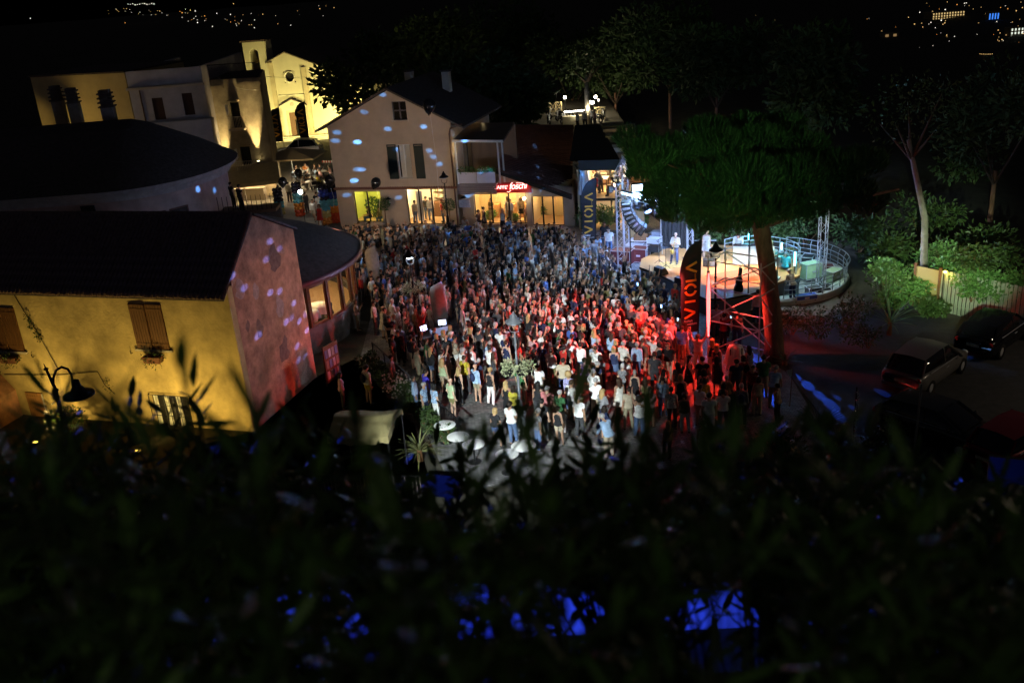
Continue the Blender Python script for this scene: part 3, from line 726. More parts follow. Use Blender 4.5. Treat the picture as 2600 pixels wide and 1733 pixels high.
# floodlights of the church front
for i, (lx, ly, pw, tx) in enumerate(((9.0,-4.5,5200,5.5),(-0.5,-7.0,3600,1.2))):
    q = wpt(ch,(lx,ly,0)); h = MB(); h.box(-0.25,0.25,-0.15,0.15,0,0.35); h.cur = 1; h.box(-0.2,0.2,0.151,0.16,0.05,0.3)
    t = tag(h.build('church_floodlight', [black_metal, M('flood_face', (1,0.9,0.5), 0.4, emit=(1,0.85,0.4), estr=20)], loc=q), ['floodlight to the right of the church front','floodlight before the left corner of the church front'][i], 'floodlight', 'church floodlights')
    lamp('church_flood', 'SPOT', q + Vector((0,0.2,0.5)), pw, (1,0.83,0.3), None, wpt(ch,(tx,0,4.0)), 120, 0.8, 0.3)
# string wires across the square
for ki, (a,b_) in enumerate(((wpt(tw,(0,0,11)), wpt(ch,(7,-.1,6.9))), (wpt(tw,(1,0,10.6)), wpt(tw,(5,-.1,8.9))))):
    pts = [a.lerp(b_, i/8) - Vector((0,0,0.5*math.sin(math.pi*i/8))) for i in range(9)]; wr = MB(); wr.tube(pts, 0.018, 4); tag(wr.build('overhead_wire', M('grey_wire', (0.35,0.33,0.28), 0.6)), ['thin overhead wire from the corner house to the church','thin slanting wire across the corner house front'][ki], 'wire', 'overhead wires')
# ---------------------------------------------------------------- cafe house
cafe_plaster = M('cafe_plaster', (0.52,0.4,0.29), 0.9, nscale=0.7, namt=0.16, bump=0.3, bscale=16)
cf = facade('cafe_house', 'tan gabled cafe house with dark green shutters and lit shop windows', 'house', G(866,574).xy, G(1168,574).xy)
KL = cf['len']
def kx(zf_, x, y): return lpx(cf, *zf_(x, y))
apx, apz = kx(z3,530,128); eLz = kx(z3,130,370)[1]; eRz = kx(z3,1010,335)[1]
a0, a1 = kx(z3,557,205), kx(z3,665,325)
u0_, u1_ = kx(z3,588,490), kx(z3,703,712)
A_, A2_ = kx(z3,302,800), kx(z3,480,800)
B_, B2_ = kx(z3,650,785), kx(z3,900,785)
holes = [(u0_[0],u1_[0],u1_[1],u0_[1]),(A_[0],A2_[0],0.3,A_[1]),(B_[0],B2_[0],0.12,B_[1])]
m = MB(); m.panel(KL, 6.2, 0.3, holes)
ah = (a0[0],a1[0],a1[1],a0[1])
# gable with attic opening: strips left, right, below and above the opening
def roofz(x): return eLz + (apz-eLz)*x/apx if x < apx else eRz + (apz-eRz)*(KL-x)/(KL-apx)
def strip(x0, x1, zlo=6.2, ztop=None):
    xs = [x0] + ([apx] if x0 < apx < x1 else []) + [x1]
    top = [(x, roofz(x)) for x in reversed(xs)] if ztop is None else [(x1,ztop),(x0,ztop)]
    m.vprism([(x0,zlo),(x1,zlo)] + top, 0, 0.3)
strip(0, ah[0]); strip(ah[1], KL); strip(ah[0], ah[1], 6.2, ah[2]); strip(ah[0], ah[1], ah[3])
m.box(0,0.3,0.302,9,0,eLz-0.1); m.box(KL-0.3,KL,0.302,9,0,eRz-0.1)
m.build('wall', cafe_plaster, cf)
def roof_plane(mm, p, q, y0, y1, t=0.14):
    mm.add([(p[0],y0,p[1]),(q[0],y0,q[1]),(q[0],y1,q[1]),(p[0],y1,p[1]),(p[0],y0,p[1]-t),(q[0],y0,q[1]-t),(q[0],y1,q[1]-t),(p[0],y1,p[1]-t)],
           [(0,1,2,3),(7,6,5,4),(0,4,5,1),(1,5,6,2),(2,6,7,3),(3,7,4,0)])
sl = (apz-eLz)/apx; sr = (apz-eRz)/(KL-apx)
m = MB(); roof_plane(m, (-0.85,eLz-0.85*sl+0.2), (apx,apz+0.2), -0.35, 9.4); roof_plane(m, (apx+0.002,apz+0.2), (KL+1.0,eRz-1.0*sr+0.2), -0.35, 9.4)
rf = m.build('roof', old_tile, cf)
for x, y in ((z3(680,60)),(z3(925,60))):
    p_ = Dy(x, y, 72.5); q = Matrix.Rotation(-cf.rotation_euler[2],4,'Z') @ (p_ - Vector(cf.location))
    m = MB(); m.box(-0.28,0.28,-0.28,0.28,-1.6,0.6); o = m.build('chimney', cream, rf, loc=q)
    m = MB(); m.box(-0.36,0.36,-0.36,0.36,0.602,0.7); m.build('chimney_cap', old_tile, o)
green_shutter = M('dark_green_shutter', (0.012,0.022,0.018), 0.5)
for x0, x1, zz in ((kx(z3,527,492)[0], kx(z3,587,492)[0], 0), (kx(z3,704,486)[0], kx(z3,765,486)[0], 0)):
    s = MB(); h = u0_[1]-u1_[1]+0.06
    s.panel(x1-x0, h, 0.05, [(0.06,x1-x0-0.06,0.08,h*0.5-0.04),(0.06,x1-x0-0.06,h*0.5+0.04,h-0.08)])
    so = s.build('shutter', green_shutter, cf, loc=(x0,-0.08,u1_[1]-0.03))
    for i in range(26):
        z = 0.1 + (h-0.2)*i/26
        if abs(z-h*0.5) < 0.06: continue
        s = MB(); s.bar((0.06,0.025,z),(x1-x0-0.06,0.025,z),0.03,0.1); s.build('louvre', green_shutter, so)
# upstairs window: frame, panes, curtains, and a dim room behind
def room(parent, x0, x1, z0, z1_, depth, wallm, floorm=None, y0=0.31):
    r = MB(); r.quad((x0,y0+depth,z0),(x1,y0+depth,z0),(x1,y0+depth,z1_),(x0,y0+depth,z1_)); r.quad((x0,y0,z0),(x0,y0+depth,z0),(x0,y0+depth,z1_),(x0,y0,z1_))
    r.quad((x1,y0,z0),(x1,y0+depth,z0),(x1,y0+depth,z1_),(x1,y0,z1_)); r.quad((x0,y0,z1_),(x1,y0,z1_),(x1,y0+depth,z1_),(x0,y0+depth,z1_))
    r.build('inner_wall', wallm, parent)
    r = MB(); r.quad((x0,y0,z0),(x1,y0,z0),(x1,y0+depth,z0),(x0,y0+depth,z0)); r.build('inner_floor', floorm or M('warm_floor', (0.4,0.25,0.12)), parent)
dim = M('dim_room', (0.12,0.1,0.08), 0.9)
def window(parent, h, mat, nx_=2, nz=1, y=0.12, curtain=False, gl=None):
    x0, x1, z0, z1_ = h; f = MB(); hs = []
    w = (x1-x0)/nx_; hh = (z1_-z0)/nz
    for i in range(nx_):
        for k in range(nz): hs.append((i*w+0.05,(i+1)*w-0.05,k*hh+0.05,(k+1)*hh-0.05))
    f.panel(x1-x0, z1_-z0, 0.06, hs, Matrix.Translation((x0,y,z0))); o = f.build('window_frame', mat, parent)
    for (a,b_,c,d) in hs:
        g_ = MB(); g_.box(x0+a+.002,x0+b_-.002,y+0.026,y+0.034,z0+c+.002,z0+d-.002); g_.build('window_pane', gl or glass, o)
    return o
room(cf, u0_[0]-0.2, u1_[0]+0.2, u1_[1], u0_[1], 1.2, dim)
window(cf, holes[0], white_paint, 2, 1)
for x0, x1 in ((u0_[0]+0.12,u0_[0]+0.5),(u1_[0]-0.5,u1_[0]-0.12)):
    c = MB(); n = 10
    c.add([(x0+(x1-x0)*i/n, 0.26+0.03*(i%2), z) for z in (u1_[1]+0.02,u0_[1]-0.02) for i in range(n+1)], [(i,i+1,n+2+i,n+1+i) for i in range(n)]); c.build('curtain', M('white_cloth', (0.75,0.72,0.66)), cf)
m = MB(); m.box(ah[0]-0.1,ah[1]+0.1,0.31,0.7,ah[2],ah[3]); m.build('attic_room', void, cf)
window(cf, ah, M('grey_frame', (0.12,0.1,0.1), 0.6), 2, 2, 0.1)
for (x0,x1,z0,_z) in (ah, holes[0]):
    s = MB(); s.box(x0-0.08,x1+0.08,-0.08,0.1,z0-0.08,z0-0.002); s.build('window_sill', cream, cf)
# shop rooms
warm_wall = M('warm_wall', (0.7,0.6,0.42), 0.9)
shop_floor = M('shop_floor', (0.45,0.28,0.13), 0.5)
room(cf, 0.45, 4.6, 0.02, 2.75, 3.4, M('lime_wall', (0.55,0.6,0.12), 0.9), shop_floor)
room(cf, 4.75, KL-0.4, 0.03, 2.75, 3.4, warm_wall, shop_floor)
dark_frame = M('dark_frame', (0.02,0.018,0.015), 0.5)
window(cf, holes[1], dark_frame, 2, 1, 0.12); window(cf, holes[2], dark_frame, 3, 1, 0.12)
lamp('shop_light', 'POINT', wpt(cf,(2.6,2.2,2.5)), 330, (1,0.85,0.4), cf, size=0.2)
for x in (5.6,7.4): lamp('shop_light', 'POINT', wpt(cf,(x,2.0,2.5)), 420, (1,0.76,0.42), cf, size=0.2)
pnl = MB(); pnl.box(5.9,6.35,0.7,0.74,0.2,2.4); pnl.build('menu_board', white_paint, cf)
pnl = MB(); pnl.box(6.3,8.4,2.6,3.1,0.03,1.1); pnl.build('bar_counter', wood, cf)
sf = MB()
for k in range(3): sf.box(6.2,8.5,3.4,3.66,1.2+0.45*k,1.24+0.45*k)
sf.build('shelf', wood, cf)
for k in range(3):
    for i in range(12):
        bb = MB(); bb.lathe([(0.035,0),(0.035,0.2),(0.012,0.26),(0.012,0.32)], 7); bb.build('bottle', M('bottle_%d' % (i%3), [(0.1,0.25,0.08),(0.35,0.15,0.05),(0.6,0.6,0.55)][i%3], 0.2), cf, loc=(6.35+0.18*i,3.5,1.242+0.45*k))
pot = MB(); leaf_cloud(pot, (2.4,0.9,1.2), (0.6,0.3,0.75), 400, 0.2, rng); pot.build('indoor_plant', leaf_lit, cf)
# tile string course over the shop windows
sz = kx(z3,640,775)[1]
sc_ = MB()
for i in range(58):
    t = coppo(L=0.34, n=5); sc_.add(t.v, t.f, Matrix.Translation((0.05+i*0.185,-0.3,sz+0.02)))
sc_.box(0.0,10.75,-0.26,-0.002,sz-0.06,sz); tag(sc_.build('tile_string_course', M('string_tile', (0.22,0.1,0.07), 0.85, nscale=6)  , cf, True), kind='stuff')
dp = MB(); dpx = KL-0.12
dp.tube([(KL+0.9,-0.2,eRz-0.15),(dpx+0.1,-0.1,eRz-0.45),(dpx,-0.09,eRz-0.8),(dpx,-0.09,0)],0.055,7); dp.build('downpipe', M('rusty_pipe', (0.12,0.06,0.04)), cf)
for px in ((545,845),(1045,835)):
    x, z = kx(z3,*px); t = MB(); t.tube([(x,0,z+0.1),(x,-0.25,z+0.14)],0.02,5); t.lathe([(0.03,0.12),(0.22,0.02),(0.24,0.0)], 14, (x,-0.28,z)); t.build('wall_lamp', black_metal, cf)
x0, z0 = kx(z3,1010,905); x1, z1_ = kx(z3,1078,855)
nb_ = MB(); nb_.box(x0,x1,-0.06,-0.01,z0,z1_); nb_.build('notice_board', M('notice', (0.45,0.42,0.45), 0.6, nscale=12, namt=0.3), cf)
# ---- sign wing with balcony (same front line, to the right)
wg0, wgA, wgB = kx(zw,225,1105), kx(zw,490,925), kx(zw,1170,1165)
wtl, wtr = kx(zw,237,1108), kx(zw,760,1132); dl_, dr_ = kx(zw,818,1170), kx(zw,1135,1178)
WX0 = KL + 0.31
wing = thing('cafe_sign_wing', 'low cafe wing with balcony, sloping dark tile roof and lit shopfront', 'building', cf.location, cf.rotation_euler[2])
bz = kx(zw,140,1030)[1]; btz = kx(zw,150,880)[1]; bR = kx(zw,490,1030)[0]
m = MB(); wt = max(wtl[1], wtr[1]) - 0.12
m.panel(wgB[0]+0.5-WX0, wt+0.25, 0.3, [(wtl[0]-WX0,wtr[0]-WX0,0.15,wt),(dl_[0]-WX0,dr_[0]-WX0,0.02,min(wt-0.05,dl_[1]))], Matrix.Translation((WX0,0,0)))
m.vprism([(WX0,wt+0.252),(wgB[0]+0.1,wt+0.252),(wgB[0],wgB[1]),(bR+0.05,wgA[1]),(bR+0.05,bz),(WX0,bz)], 0, 0.3)
m.build('wall', cafe_plaster, wing)
win = (wtl[0],wtr[0],0.15,wt); window(wing, win, dark_frame, 3, 1, 0.12)
window(wing, (dl_[0],dr_[0],0.02,min(wt-0.05,dl_[1])), dark_frame, 3, 1, 0.12)
room(wing, WX0+0.05, wtr[0]+0.35, 0.03, wt+0.2, 3.6, M('honey_wall', (0.75,0.55,0.28), 0.9), shop_floor)
room(wing, dl_[0]-0.15, dr_[0]+0.2, 0.03, wt+0.2, 2.6, M('honey_wall', (0.75,0.55,0.28), 0.9), shop_floor)
for x in (wtl[0]+0.9, wtr[0]-0.8): lamp('shop_light', 'POINT', wpt(wing,(x,1.8,wt-0.15)), 420, (1,0.72,0.34), wing, size=0.2)
lamp('shop_light', 'POINT', wpt(wing,((dl_[0]+dr_[0])/2,1.2,wt-0.25)), 140, (1,0.72,0.36), wing, size=0.2)
gl_ = MB(); px, pz = kx(zw,760,1180); gl_.ball((px,-0.3,pz), 0.11, 12, 8); gl_.build('globe_lamp', M('globe_glow', (1,0.95,0.8), 0.3, emit=(1,0.9,0.65), estr=14), wing, True)
lamp('globe_light', 'POINT', wpt(wing,(px,-0.45,pz)), 12, (1,0.85,0.55), wing, size=0.12)
# parcels, counter and display inside
for k in range(3):
    b = MB(); b.box(wtl[0]+0.3+1.2*k,wtl[0]+1.1+1.2*k,2.2,2.9,0.03,1.0); b.build('display_counter', M('counter_wood', (0.5,0.25,0.1), 0.5), wing)
# sloping roof, skewed back to the garden
lf = Matrix.Rotation(-wing.rotation_euler[2],4,'Z') @ Matrix.Translation(-Vector(wing.location))
fl_ = Vector((bR+0.02,-0.35,wgA[1]+0.16)); fr_ = Vector((wgB[0]+0.45,-0.35,wgB[1]+0.02))
bl_ = lf @ G(*zw(650,462),5.3); br_ = lf @ G(*zw(1235,462),4.3)
n = 14; m = MB(); vs = []
for j in range(n+1):
    for i in range(n+1):
        a, b_ = i/n, j/n
        p = (fl_*(1-a)+fr_*a)*(1-b_) + (bl_*(1-a)+br_*a)*b_
        vs.append(p)
vs2 = [p - Vector((0,0,0.16)) for p in vs]
m.add(vs + vs2, [(j*(n+1)+i,j*(n+1)+i+1,(j+1)*(n+1)+i+1,(j+1)*(n+1)+i) for j in range(n) for i in range(n)] + [(i+1,i,i+(n+1)**2,i+1+(n+1)**2) for i in range(n)])
wr_ = m.build('roof', M('red_clay_roof', (0.11,0.045,0.03), 0.85, nscale=2, namt=0.4, bump=0.5, bscale=14), wing)
# raised tile courses running down the slope
for j in range(34):
    b_ = (j+0.5)/34
    pa = fl_*(1-b_) + bl_*b_; pb_ = fr_*(1-b_) + br_*b_
    c = MB(); k = 16
    pts = [pa.lerp(pb_, i/k) + Vector((0,0,0.03)) for i in range(k+1)]
    c.tube(pts, 0.075, 6); c.build('tile_course', M('red_clay_roof', (0.11,0.045,0.03)), wr_)
m = MB(); m.bar(fl_ + Vector((0,-0.02,-0.1)), fr_ + Vector((0,-0.02,-0.1)), 0.05, 0.22); m.build('verge_board', dark_frame, wing)
# fill under the roof
m = MB(); m.box(bR+0.1,wgB[0]+0.3,3.9,9.5,0,1.6); m.build('rear_rooms', cafe_plaster, wing)
# balcony
bxl = WX0+0.05
m = MB(); m.box(bxl-0.15,bR,-0.5,2.6,bz-0.12,bz); m.build('balcony_floor', cream, wing)
for k in range(6):
    zz = bz - 0.75 + 0.13*k
    b = MB(); b.box(bxl-0.15,bR,-0.52,-0.5,zz,zz+0.115); b.build('cladding_board', M('grey_board', (0.2,0.16,0.15), 0.7, nscale=3, stretch=(1,8,8)), wing)
for k in range(2):
    w_ = (bR-bxl-0.1)/2; x = bxl+0.02+k*(w_+0.06)
    b = MB(); b.box(x,x+w_,-0.56,-0.503,bz+0.05,btz-0.25); b.build('parapet_panel', M('parapet_paint', (0.55,0.5,0.5), 0.7), wing)
    f = MB(); leaf_cloud(f, (x+w_/2,-0.45,btz-0.12), (w_*0.55,0.22,0.22), 240, 0.13, rng); f.build('balcony_plants', leaf_lit, wing)
rz0 = kx(zw,115,575)[1]
m = MB(); m.add([(bxl-0.1,-0.6,rz0-0.12),(bR+0.75,-0.6,rz0-0.22),(bR+0.5,3.4,rz0+0.35),(bxl-0.1,3.4,rz0+0.35),(bxl-0.1,-0.6,rz0-0.26),(bR+0.75,-0.6,rz0-0.36),(bR+0.5,3.4,rz0+0.2),(bxl-0.1,3.4,rz0+0.2)],[(0,1,2,3),(7,6,5,4),(0,4,5,1),(1,5,6,2),(2,6,7,3),(3,7,4,0)])
m.build('balcony_roof', M('metal_sheet', (0.16,0.12,0.09), 0.35, 0.6), wing)
m = MB(); m.bar((bxl-0.12,-0.63,rz0-0.18),(bR+0.77,-0.63,rz0-0.28),0.05,0.17); m.build('roof_fascia', white_paint, wing)
for x, y in ((bR+0.3,-0.5),(bR+0.5,-0.1),(bxl+0.02,-0.52)):
    m = MB(); m.box(x-0.05,x+0.05,y-0.05,y+0.05,bz,rz0-0.24); m.build('balcony_post', white_paint, wing)
m = MB(); m.box(bxl-0.1,bR+0.6,3.2,3.3,bz,rz0+0.2); m.build('balcony_back_wall', M('brown_render', (0.14,0.1,0.07), 0.9), wing)
m = MB(); m.box(bxl+0.5,bxl+0.75,-0.3,-0.05,bz,rz0-0.3); m.build('balcony_column', dark_frame, wing)
lamp('balcony_light', 'POINT', wpt(wing,(bxl+0.25,-0.1,rz0-0.9)), 26, (1,0.72,0.3), wing, size=0.08)
lamp('balcony_light', 'POINT', wpt(wing,(bxl+0.5,4.6,rz0+.5)), 16, (1,0.75,0.35), wing, size=0.1)
bt_ = round_table('balcony_table', 'small pale table on the cafe balcony', wpt(wing,(bxl+1.5,0.9,bz)), 0.5, 0.74)
m = MB(); m.box(-0.06,0.06,-0.06,0.06,0,2.2)
# neon sign, letters as tubes and raised strokes
def text_mesh(name, txt, size, mat, parent, loc, rot, ext=0.02, bold=0.0, shear=0.0, sp=1.0, xs=1.0, align='LEFT'):
    cu = bpy.data.curves.new(name, 'FONT'); cu.body = txt; cu.size = size; cu.extrude = ext; cu.offset = bold; cu.shear = shear
    cu.space_character = sp; cu.align_x = align; cu.resolution_u = 3
    to = bpy.data.objects.new(name, cu); COL.objects.link(to)
    dg = bpy.context.evaluated_depsgraph_get(); me = bpy.data.meshes.new_from_object(to.evaluated_get(dg))
    bpy.data.objects.remove(to); me.materials.clear(); me.materials.append(mat)
    o = link(me, name, parent, loc, rot); o.scale = (xs,1,1)
    return o
neon = M('neon_letters', (1,0.6,0.55), 0.4, emit=(1,0.4,0.36), estr=3.2)
sgl, sgr = kx(zw,447,1085), kx(zw,815,1085)
sg = thing('cafe_neon_sign', 'red neon cafe sign with script lettering on the wing wall', 'sign', wpt(wing,(sgl[0],-0.03,sgl[1]-0.16)), wing.rotation_euler[2])
SW = sgr[0]-sgl[0]
b = MB(); b.box(-0.05,SW+0.05,-0.01,0.02,-0.2,0.52); b.build('back_board', M('red_board', (0.3,0.02,0.02), 0.5), sg)
text_mesh('sign_letters', "CAFFE'", 0.33, neon, sg, (0.0,-0.07,0.1), (R(90),0,0), 0.015, 0.003, sp=1.0, xs=1.05)
text_mesh('sign_script', "foschi", 0.66, neon, sg, (SW*0.42,-0.07,0.06), (R(90),R(-3),0), 0.015, 0.004, shear=0.35, sp=0.92, xs=0.9)
lw = MB(); lw.tube([(SW*0.42-0.16,-0.07,-0.1),(SW*0.42-0.02,-0.07,-0.13),(SW*0.42+0.12,-0.07,0.0)],0.022,6); lw.tube([(SW*0.62,-0.07,0.5),(SW*0.8,-0.07,0.5)],0.02,6); lw.build('script_swash', neon, sg)
for k in range(3): lamp('neon_glow', 'AREA', wpt(sg,(SW*(0.2+0.3*k),-0.14,0.18)), 1.3, (1,0.05,0.05), sg, wpt(sg,(SW*(0.2+0.3*k),0.3,0.18)), size=SW*0.3, size_y=0.25)
for k in range(2): lamp('neon_glow_out', 'AREA', wpt(sg,(SW*(0.3+0.4*k),-0.16,0.18)), 14, (1,0.12,0.1), sg, wpt(sg,(SW*(0.3+0.4*k),-3,-0.6)), size=SW*0.4, size_y=0.3)
# ---- restaurant on two floors to the right
rs_ = facade('two_floor_restaurant', 'open two-floor restaurant with bright warm rooms under a dark flat roof', 'building', G(*zw(1318,1500)).xy, G(*zw(1700,1500)).xy)
def rx(x, y): return lpx(rs_, *zw(x, y))
RL = rs_['len']; fz = rx(1340,1190)[1]; tz = rx(1340,912)[1]; fz2 = rx(1340,800)[1]
m = MB(); m.box(0,RL,0.0,6,fz-0.18,fz-0.02); m.build('upper_floor_slab', dark_frame, rs_)
m = MB(); m.box(-0.1,RL+0.15,-0.15,6,0.0-0.2,0.02); m.build('ground_slab', shop_floor, rs_)
m = MB(); m.quad((0.01,0.0,fz),(RL-.01,0.0,fz),(RL-.01,6,fz),(0.01,6,fz)); m.build('upper_floor', M('tile_floor', (0.55,0.38,0.2), 0.5, nscale=2, namt=0.1), rs_)
m = MB(); m.box(0,RL,6.0,6.2,0,tz+0.3); m.box(-0.2,-0.002,0.2,6.2,0,tz); m.build('back_wall', M('pale_warm_wall', (0.75,0.62,0.42), 0.9), rs_)
for x in (0.05,RL-0.05):
    m = MB(); m.box(x-0.06,x+0.06,-0.02,0.1,0.0,tz); m.build('post', M('green_post', (0.02,0.06,0.04), 0.5), rs_)
m = MB(); m.bar((0,0,tz+0.35),(RL+0.1,0,tz+0.35),0.2,0.7); m.build('roof_fascia', M('dark_canvas', (0.04,0.04,0.038), 0.9), rs_)
lr = Matrix.Rotation(-rs_.rotation_euler[2],4,'Z') @ Matrix.Translation(-Vector(rs_.location))
q0, q1 = lr @ G(*zw(1255,462),tz+1.0), lr @ G(*zw(1500,450),tz+1.0)
m = MB(); m.add([(-0.6,0.1,tz+0.7),(RL+0.1,0.1,tz+0.7),q1,q0],[(0,1,2,3)]); m.add([(-0.6,0.1,tz+0.6),(RL+0.1,0.1,tz+0.6),(q1.x,q1.y,q1.z-0.1),(q0.x,q0.y,q0.z-0.1)],[(3,2,1,0),(0,1,2,3)]); m.build('flat_roof', M('roof_membrane', (0.035,0.035,0.035), 0.8, nscale=1, namt=0.3), rs_)
m = MB(); m.box(0,RL,0.3,6,tz+0.02,tz+0.05); m.build('ceiling', white_paint, rs_)
for x, y, z, pw in ((0.8,2.0,tz-0.15,480),(2.0,3.5,tz-0.15,440),(1.2,1.8,fz-0.4,220),(2.2,3.0,fz-0.4,220)): lamp('restaurant_light', 'POINT', wpt(rs_,(x,y,z)), pw, (1,0.72,0.36), rs_, size=0.2)
def chair(t_loc, rz, label, mat, group):
    t = thing('chair', label, 'chair', t_loc, rz, group)
    m = MB(); m.box(-0.21,0.21,-0.21,0.21,0.43,0.46); m.build('seat', mat, t)
    m = MB(); m.box(-0.2,0.2,-0.22,-0.19,0.6,0.88); m.build('backrest', mat, t)
    for sx in (-0.19,0.19):
        m = MB(); m.bar((sx,0.19,0),(sx,0.19,0.43),0.03); m.build('leg', mat, t)
        m = MB(); m.bar((sx,-0.2,0),(sx,-0.205,0.62),0.03); m.build('leg', mat, t)
    return t
def sq_table(loc, rz, label, group, top=white_paint, w=0.8, cat='table'):
    t = thing('square_table', label, cat, loc, rz, group)
    m = MB(); m.box(-w/2,w/2,-w/2,w/2,0.71,0.75); m.build('table_top', top, t)
    for sx in (-1,1):
        for sy in (-1,1):
            m = MB(); m.bar((sx*(w/2-0.05),sy*(w/2-0.05),0),(sx*(w/2-0.05),sy*(w/2-0.05),0.71),0.04); m.build('leg', dark_metal, t)
    return t
sq_table(wpt(rs_,(2.2,3.6,fz)), rs_.rotation_euler[2], 'white table at the back of the upper restaurant floor', 'restaurant tables', w=0.95)
sq_table(wpt(rs_,(2.25,1.9,fz)), rs_.rotation_euler[2], 'white table nearest the edge of the upper restaurant floor', 'restaurant tables', w=0.8)
sq_table(wpt(rs_,(0.9,3.0,fz)), rs_.rotation_euler[2], 'laid white table beside the waiter upstairs', 'restaurant tables', w=1.0)
for k,(x,y,a) in enumerate(((2.2,2.75,180),(1.75,1.9,-90),(2.75,2.4,90),(2.1,4.4,180))):
    chair(wpt(rs_,(x,y,fz)), rs_.rotation_euler[2]+R(a), 'dark chair on the upper restaurant floor, ' + ['between the two white tables','left of the front table','right of the front table','behind the back table'][k], wood, 'restaurant chairs')
# folded parasols on the terrace edge
for k,(px,py) in enumerate(((1330,1175),(1362,1120))):
    q = G(*zw(px,py), fz); q.y -= 0.35
    t = thing('folded_parasol', ['folded pale parasol at the restaurant corner, the nearer one','folded pale parasol at the restaurant corner, the taller one behind'][k], 'parasol', (q.x,q.y,fz), 0, 'folded parasols')
    m = MB(); n = 14; pr_ = [(0.28,0.25),(0.24,0.8),(0.15,1.6),(0.04,2.25)]; vs = []
    for (r_, z) in pr_:
        for j in range(n):
            a = 2*math.pi*j/n; rr = r_*(1 + 0.28*(-1)**j); vs.append((rr*math.cos(a), rr*math.sin(a), z))
    m.add(vs, [(i*n+j,i*n+(j+1)%n,(i+1)*n+(j+1)%n,(i+1)*n+j) for i in range(3) for j in range(n)]); m.build('canopy', M('pale_canvas', (0.55,0.58,0.62), 0.9), t)
    m = MB(); m.tube([(0,0,0),(0,0,2.4)],0.03,7); m.build('pole', white_paint, t)
# slatted pergola right of it
pg = thing('slatted_pergola', 'brown slatted pergola roof over lit diners behind the pine', 'pergola', (0,0,0))
Pa, Pb = G(*zw(1520,470),5.2), G(*zw(1850,455),5.2); Pc, Pd = G(*zw(1600,690),4.6), G(*zw(1860,680),4.6)
for k in range(4):
    f_ = [0.05,0.2,0.52,0.9][k]
    m = MB(); m.bar(Pa.lerp(Pc,f_), Pb.lerp(Pd,f_), 0.6, 0.22); m.build('beam', M('brown_beam', (0.2,0.15,0.09), 0.8, nscale=2, stretch=(1,8,8)), pg)
for p in (Pc, Pd, Pa, Pb):
    m = MB(); m.tube([(p.x,p.y,-0.2),(p.x,p.y,p.z-0.12)],0.08,8); m.build('post', dark_metal, pg)
m = MB(); q = (Pc+Pd)/2; m.box(q.x-2.5,q.x+2.5,q.y-0.6,q.y+4,2.2,2.35); m.build('deck', wood, pg)
for k, x in enumerate((Pc.x+0.6, Pc.x+2.2)): lamp('pergola_light', 'POINT', (x,Pc.y+1.4,4.2), 75, (1,0.75,0.42), pg, size=0.1)
q = G(*zt_(2095,790), 5.0) if 'zt_' in globals() else G(1596,334,5.0)
m = MB(); m.ball(q, 0.12, 10, 6); m.build('bulb', M('bulb_glow', (1,0.9,0.75), 0.3, emit=(1,0.88,0.7), estr=25), pg)
# planting in front of the restaurant and wing
sh_spots = [((1400,1420),1.3,'lit green shrub between the feather banner and the restaurant'),((1590,1400),1.3,'bright green shrub below the restaurant terrace'),((1560,1440),1.1,'lower green shrub beside the truss tower'),((880,1320),0.8,'clipped bushy planter left of the cafe door'),((960,1310),0.7,'leafy planter directly before the cafe door'),((420,1370),0.6,'lit leafy planter below the cafe window'),((640,1390),0.55,'leafy planter under the right cafe pane'),((1190,1290),1.0,'dark shrub at the corner of the cafe wing'),((1900,1430),1.0,'green shrub behind the speaker stack'),((1870,1290),1.5,'grey green olive bush behind the line array')]
for k,((px,py),r_,lab) in enumerate(sh_spots):
    q = G(*zw(px,py+60*r_*0.9), 0.0)
    bush('leafy_shrub', lab, (q.x,q.y,0), (0.75*r_,0.6*r_,0.62*r_), 560, 0.16, leaf_lit if k not in (7,9) else Mleaf('olive_leaves', (0.04,0.06,0.035), (0.1,0.13,0.08)), rng, group='shrubs along the cafe front')
# small ball trees in front of the cafe
for k,(px,py,lab) in enumerate(((508,885,'round clipped ball tree left of the cafe doors'),(938,890,'round clipped ball tree beside the cafe downpipe'))):
    q = G(*z3(px,py), 2.0); t = thing('ball_tree', lab, 'tree', (q.x,q.y,0), 0, 'clipped ball trees')
    m = MB(); leaf_cloud(m, (0,0,2.0), (0.42,0.42,0.42), 500, 0.12, rng); m.build('crown', leaf_dark, t)
    m = MB(); m.tube([(0,0,0),(0.02,0,1.7)],0.03,6); m.build('trunk', wood, t)
# added lamp on the pavilion eave to brighten the cafe front
ef = thing('eave_fill_lamp', 'small added lamp on the pavilion eave brightening the cafe front', 'floodlight', (-9.6,51.2,3.95)); m = MB(); m.box(-.14,.14,-.1,.1,0,.2); m.build('housing', black_metal, ef); m = MB(); m.box(-.12,.12,.101,.11,.02,.18); m.build('lens', M('sodium_face', (1,0.7,0.2)), ef); m = MB(); m.tube([(0,0,-.4),(0,0,0)],.03,6); m.build('bracket', black_metal, ef)
lamp('facade_fill', 'SPOT', (-9.6,51.4,4.1), 5200, (1,.74,.48), ef, wpt(cf,(5.5,0,4.6)), 58, .8, .15)
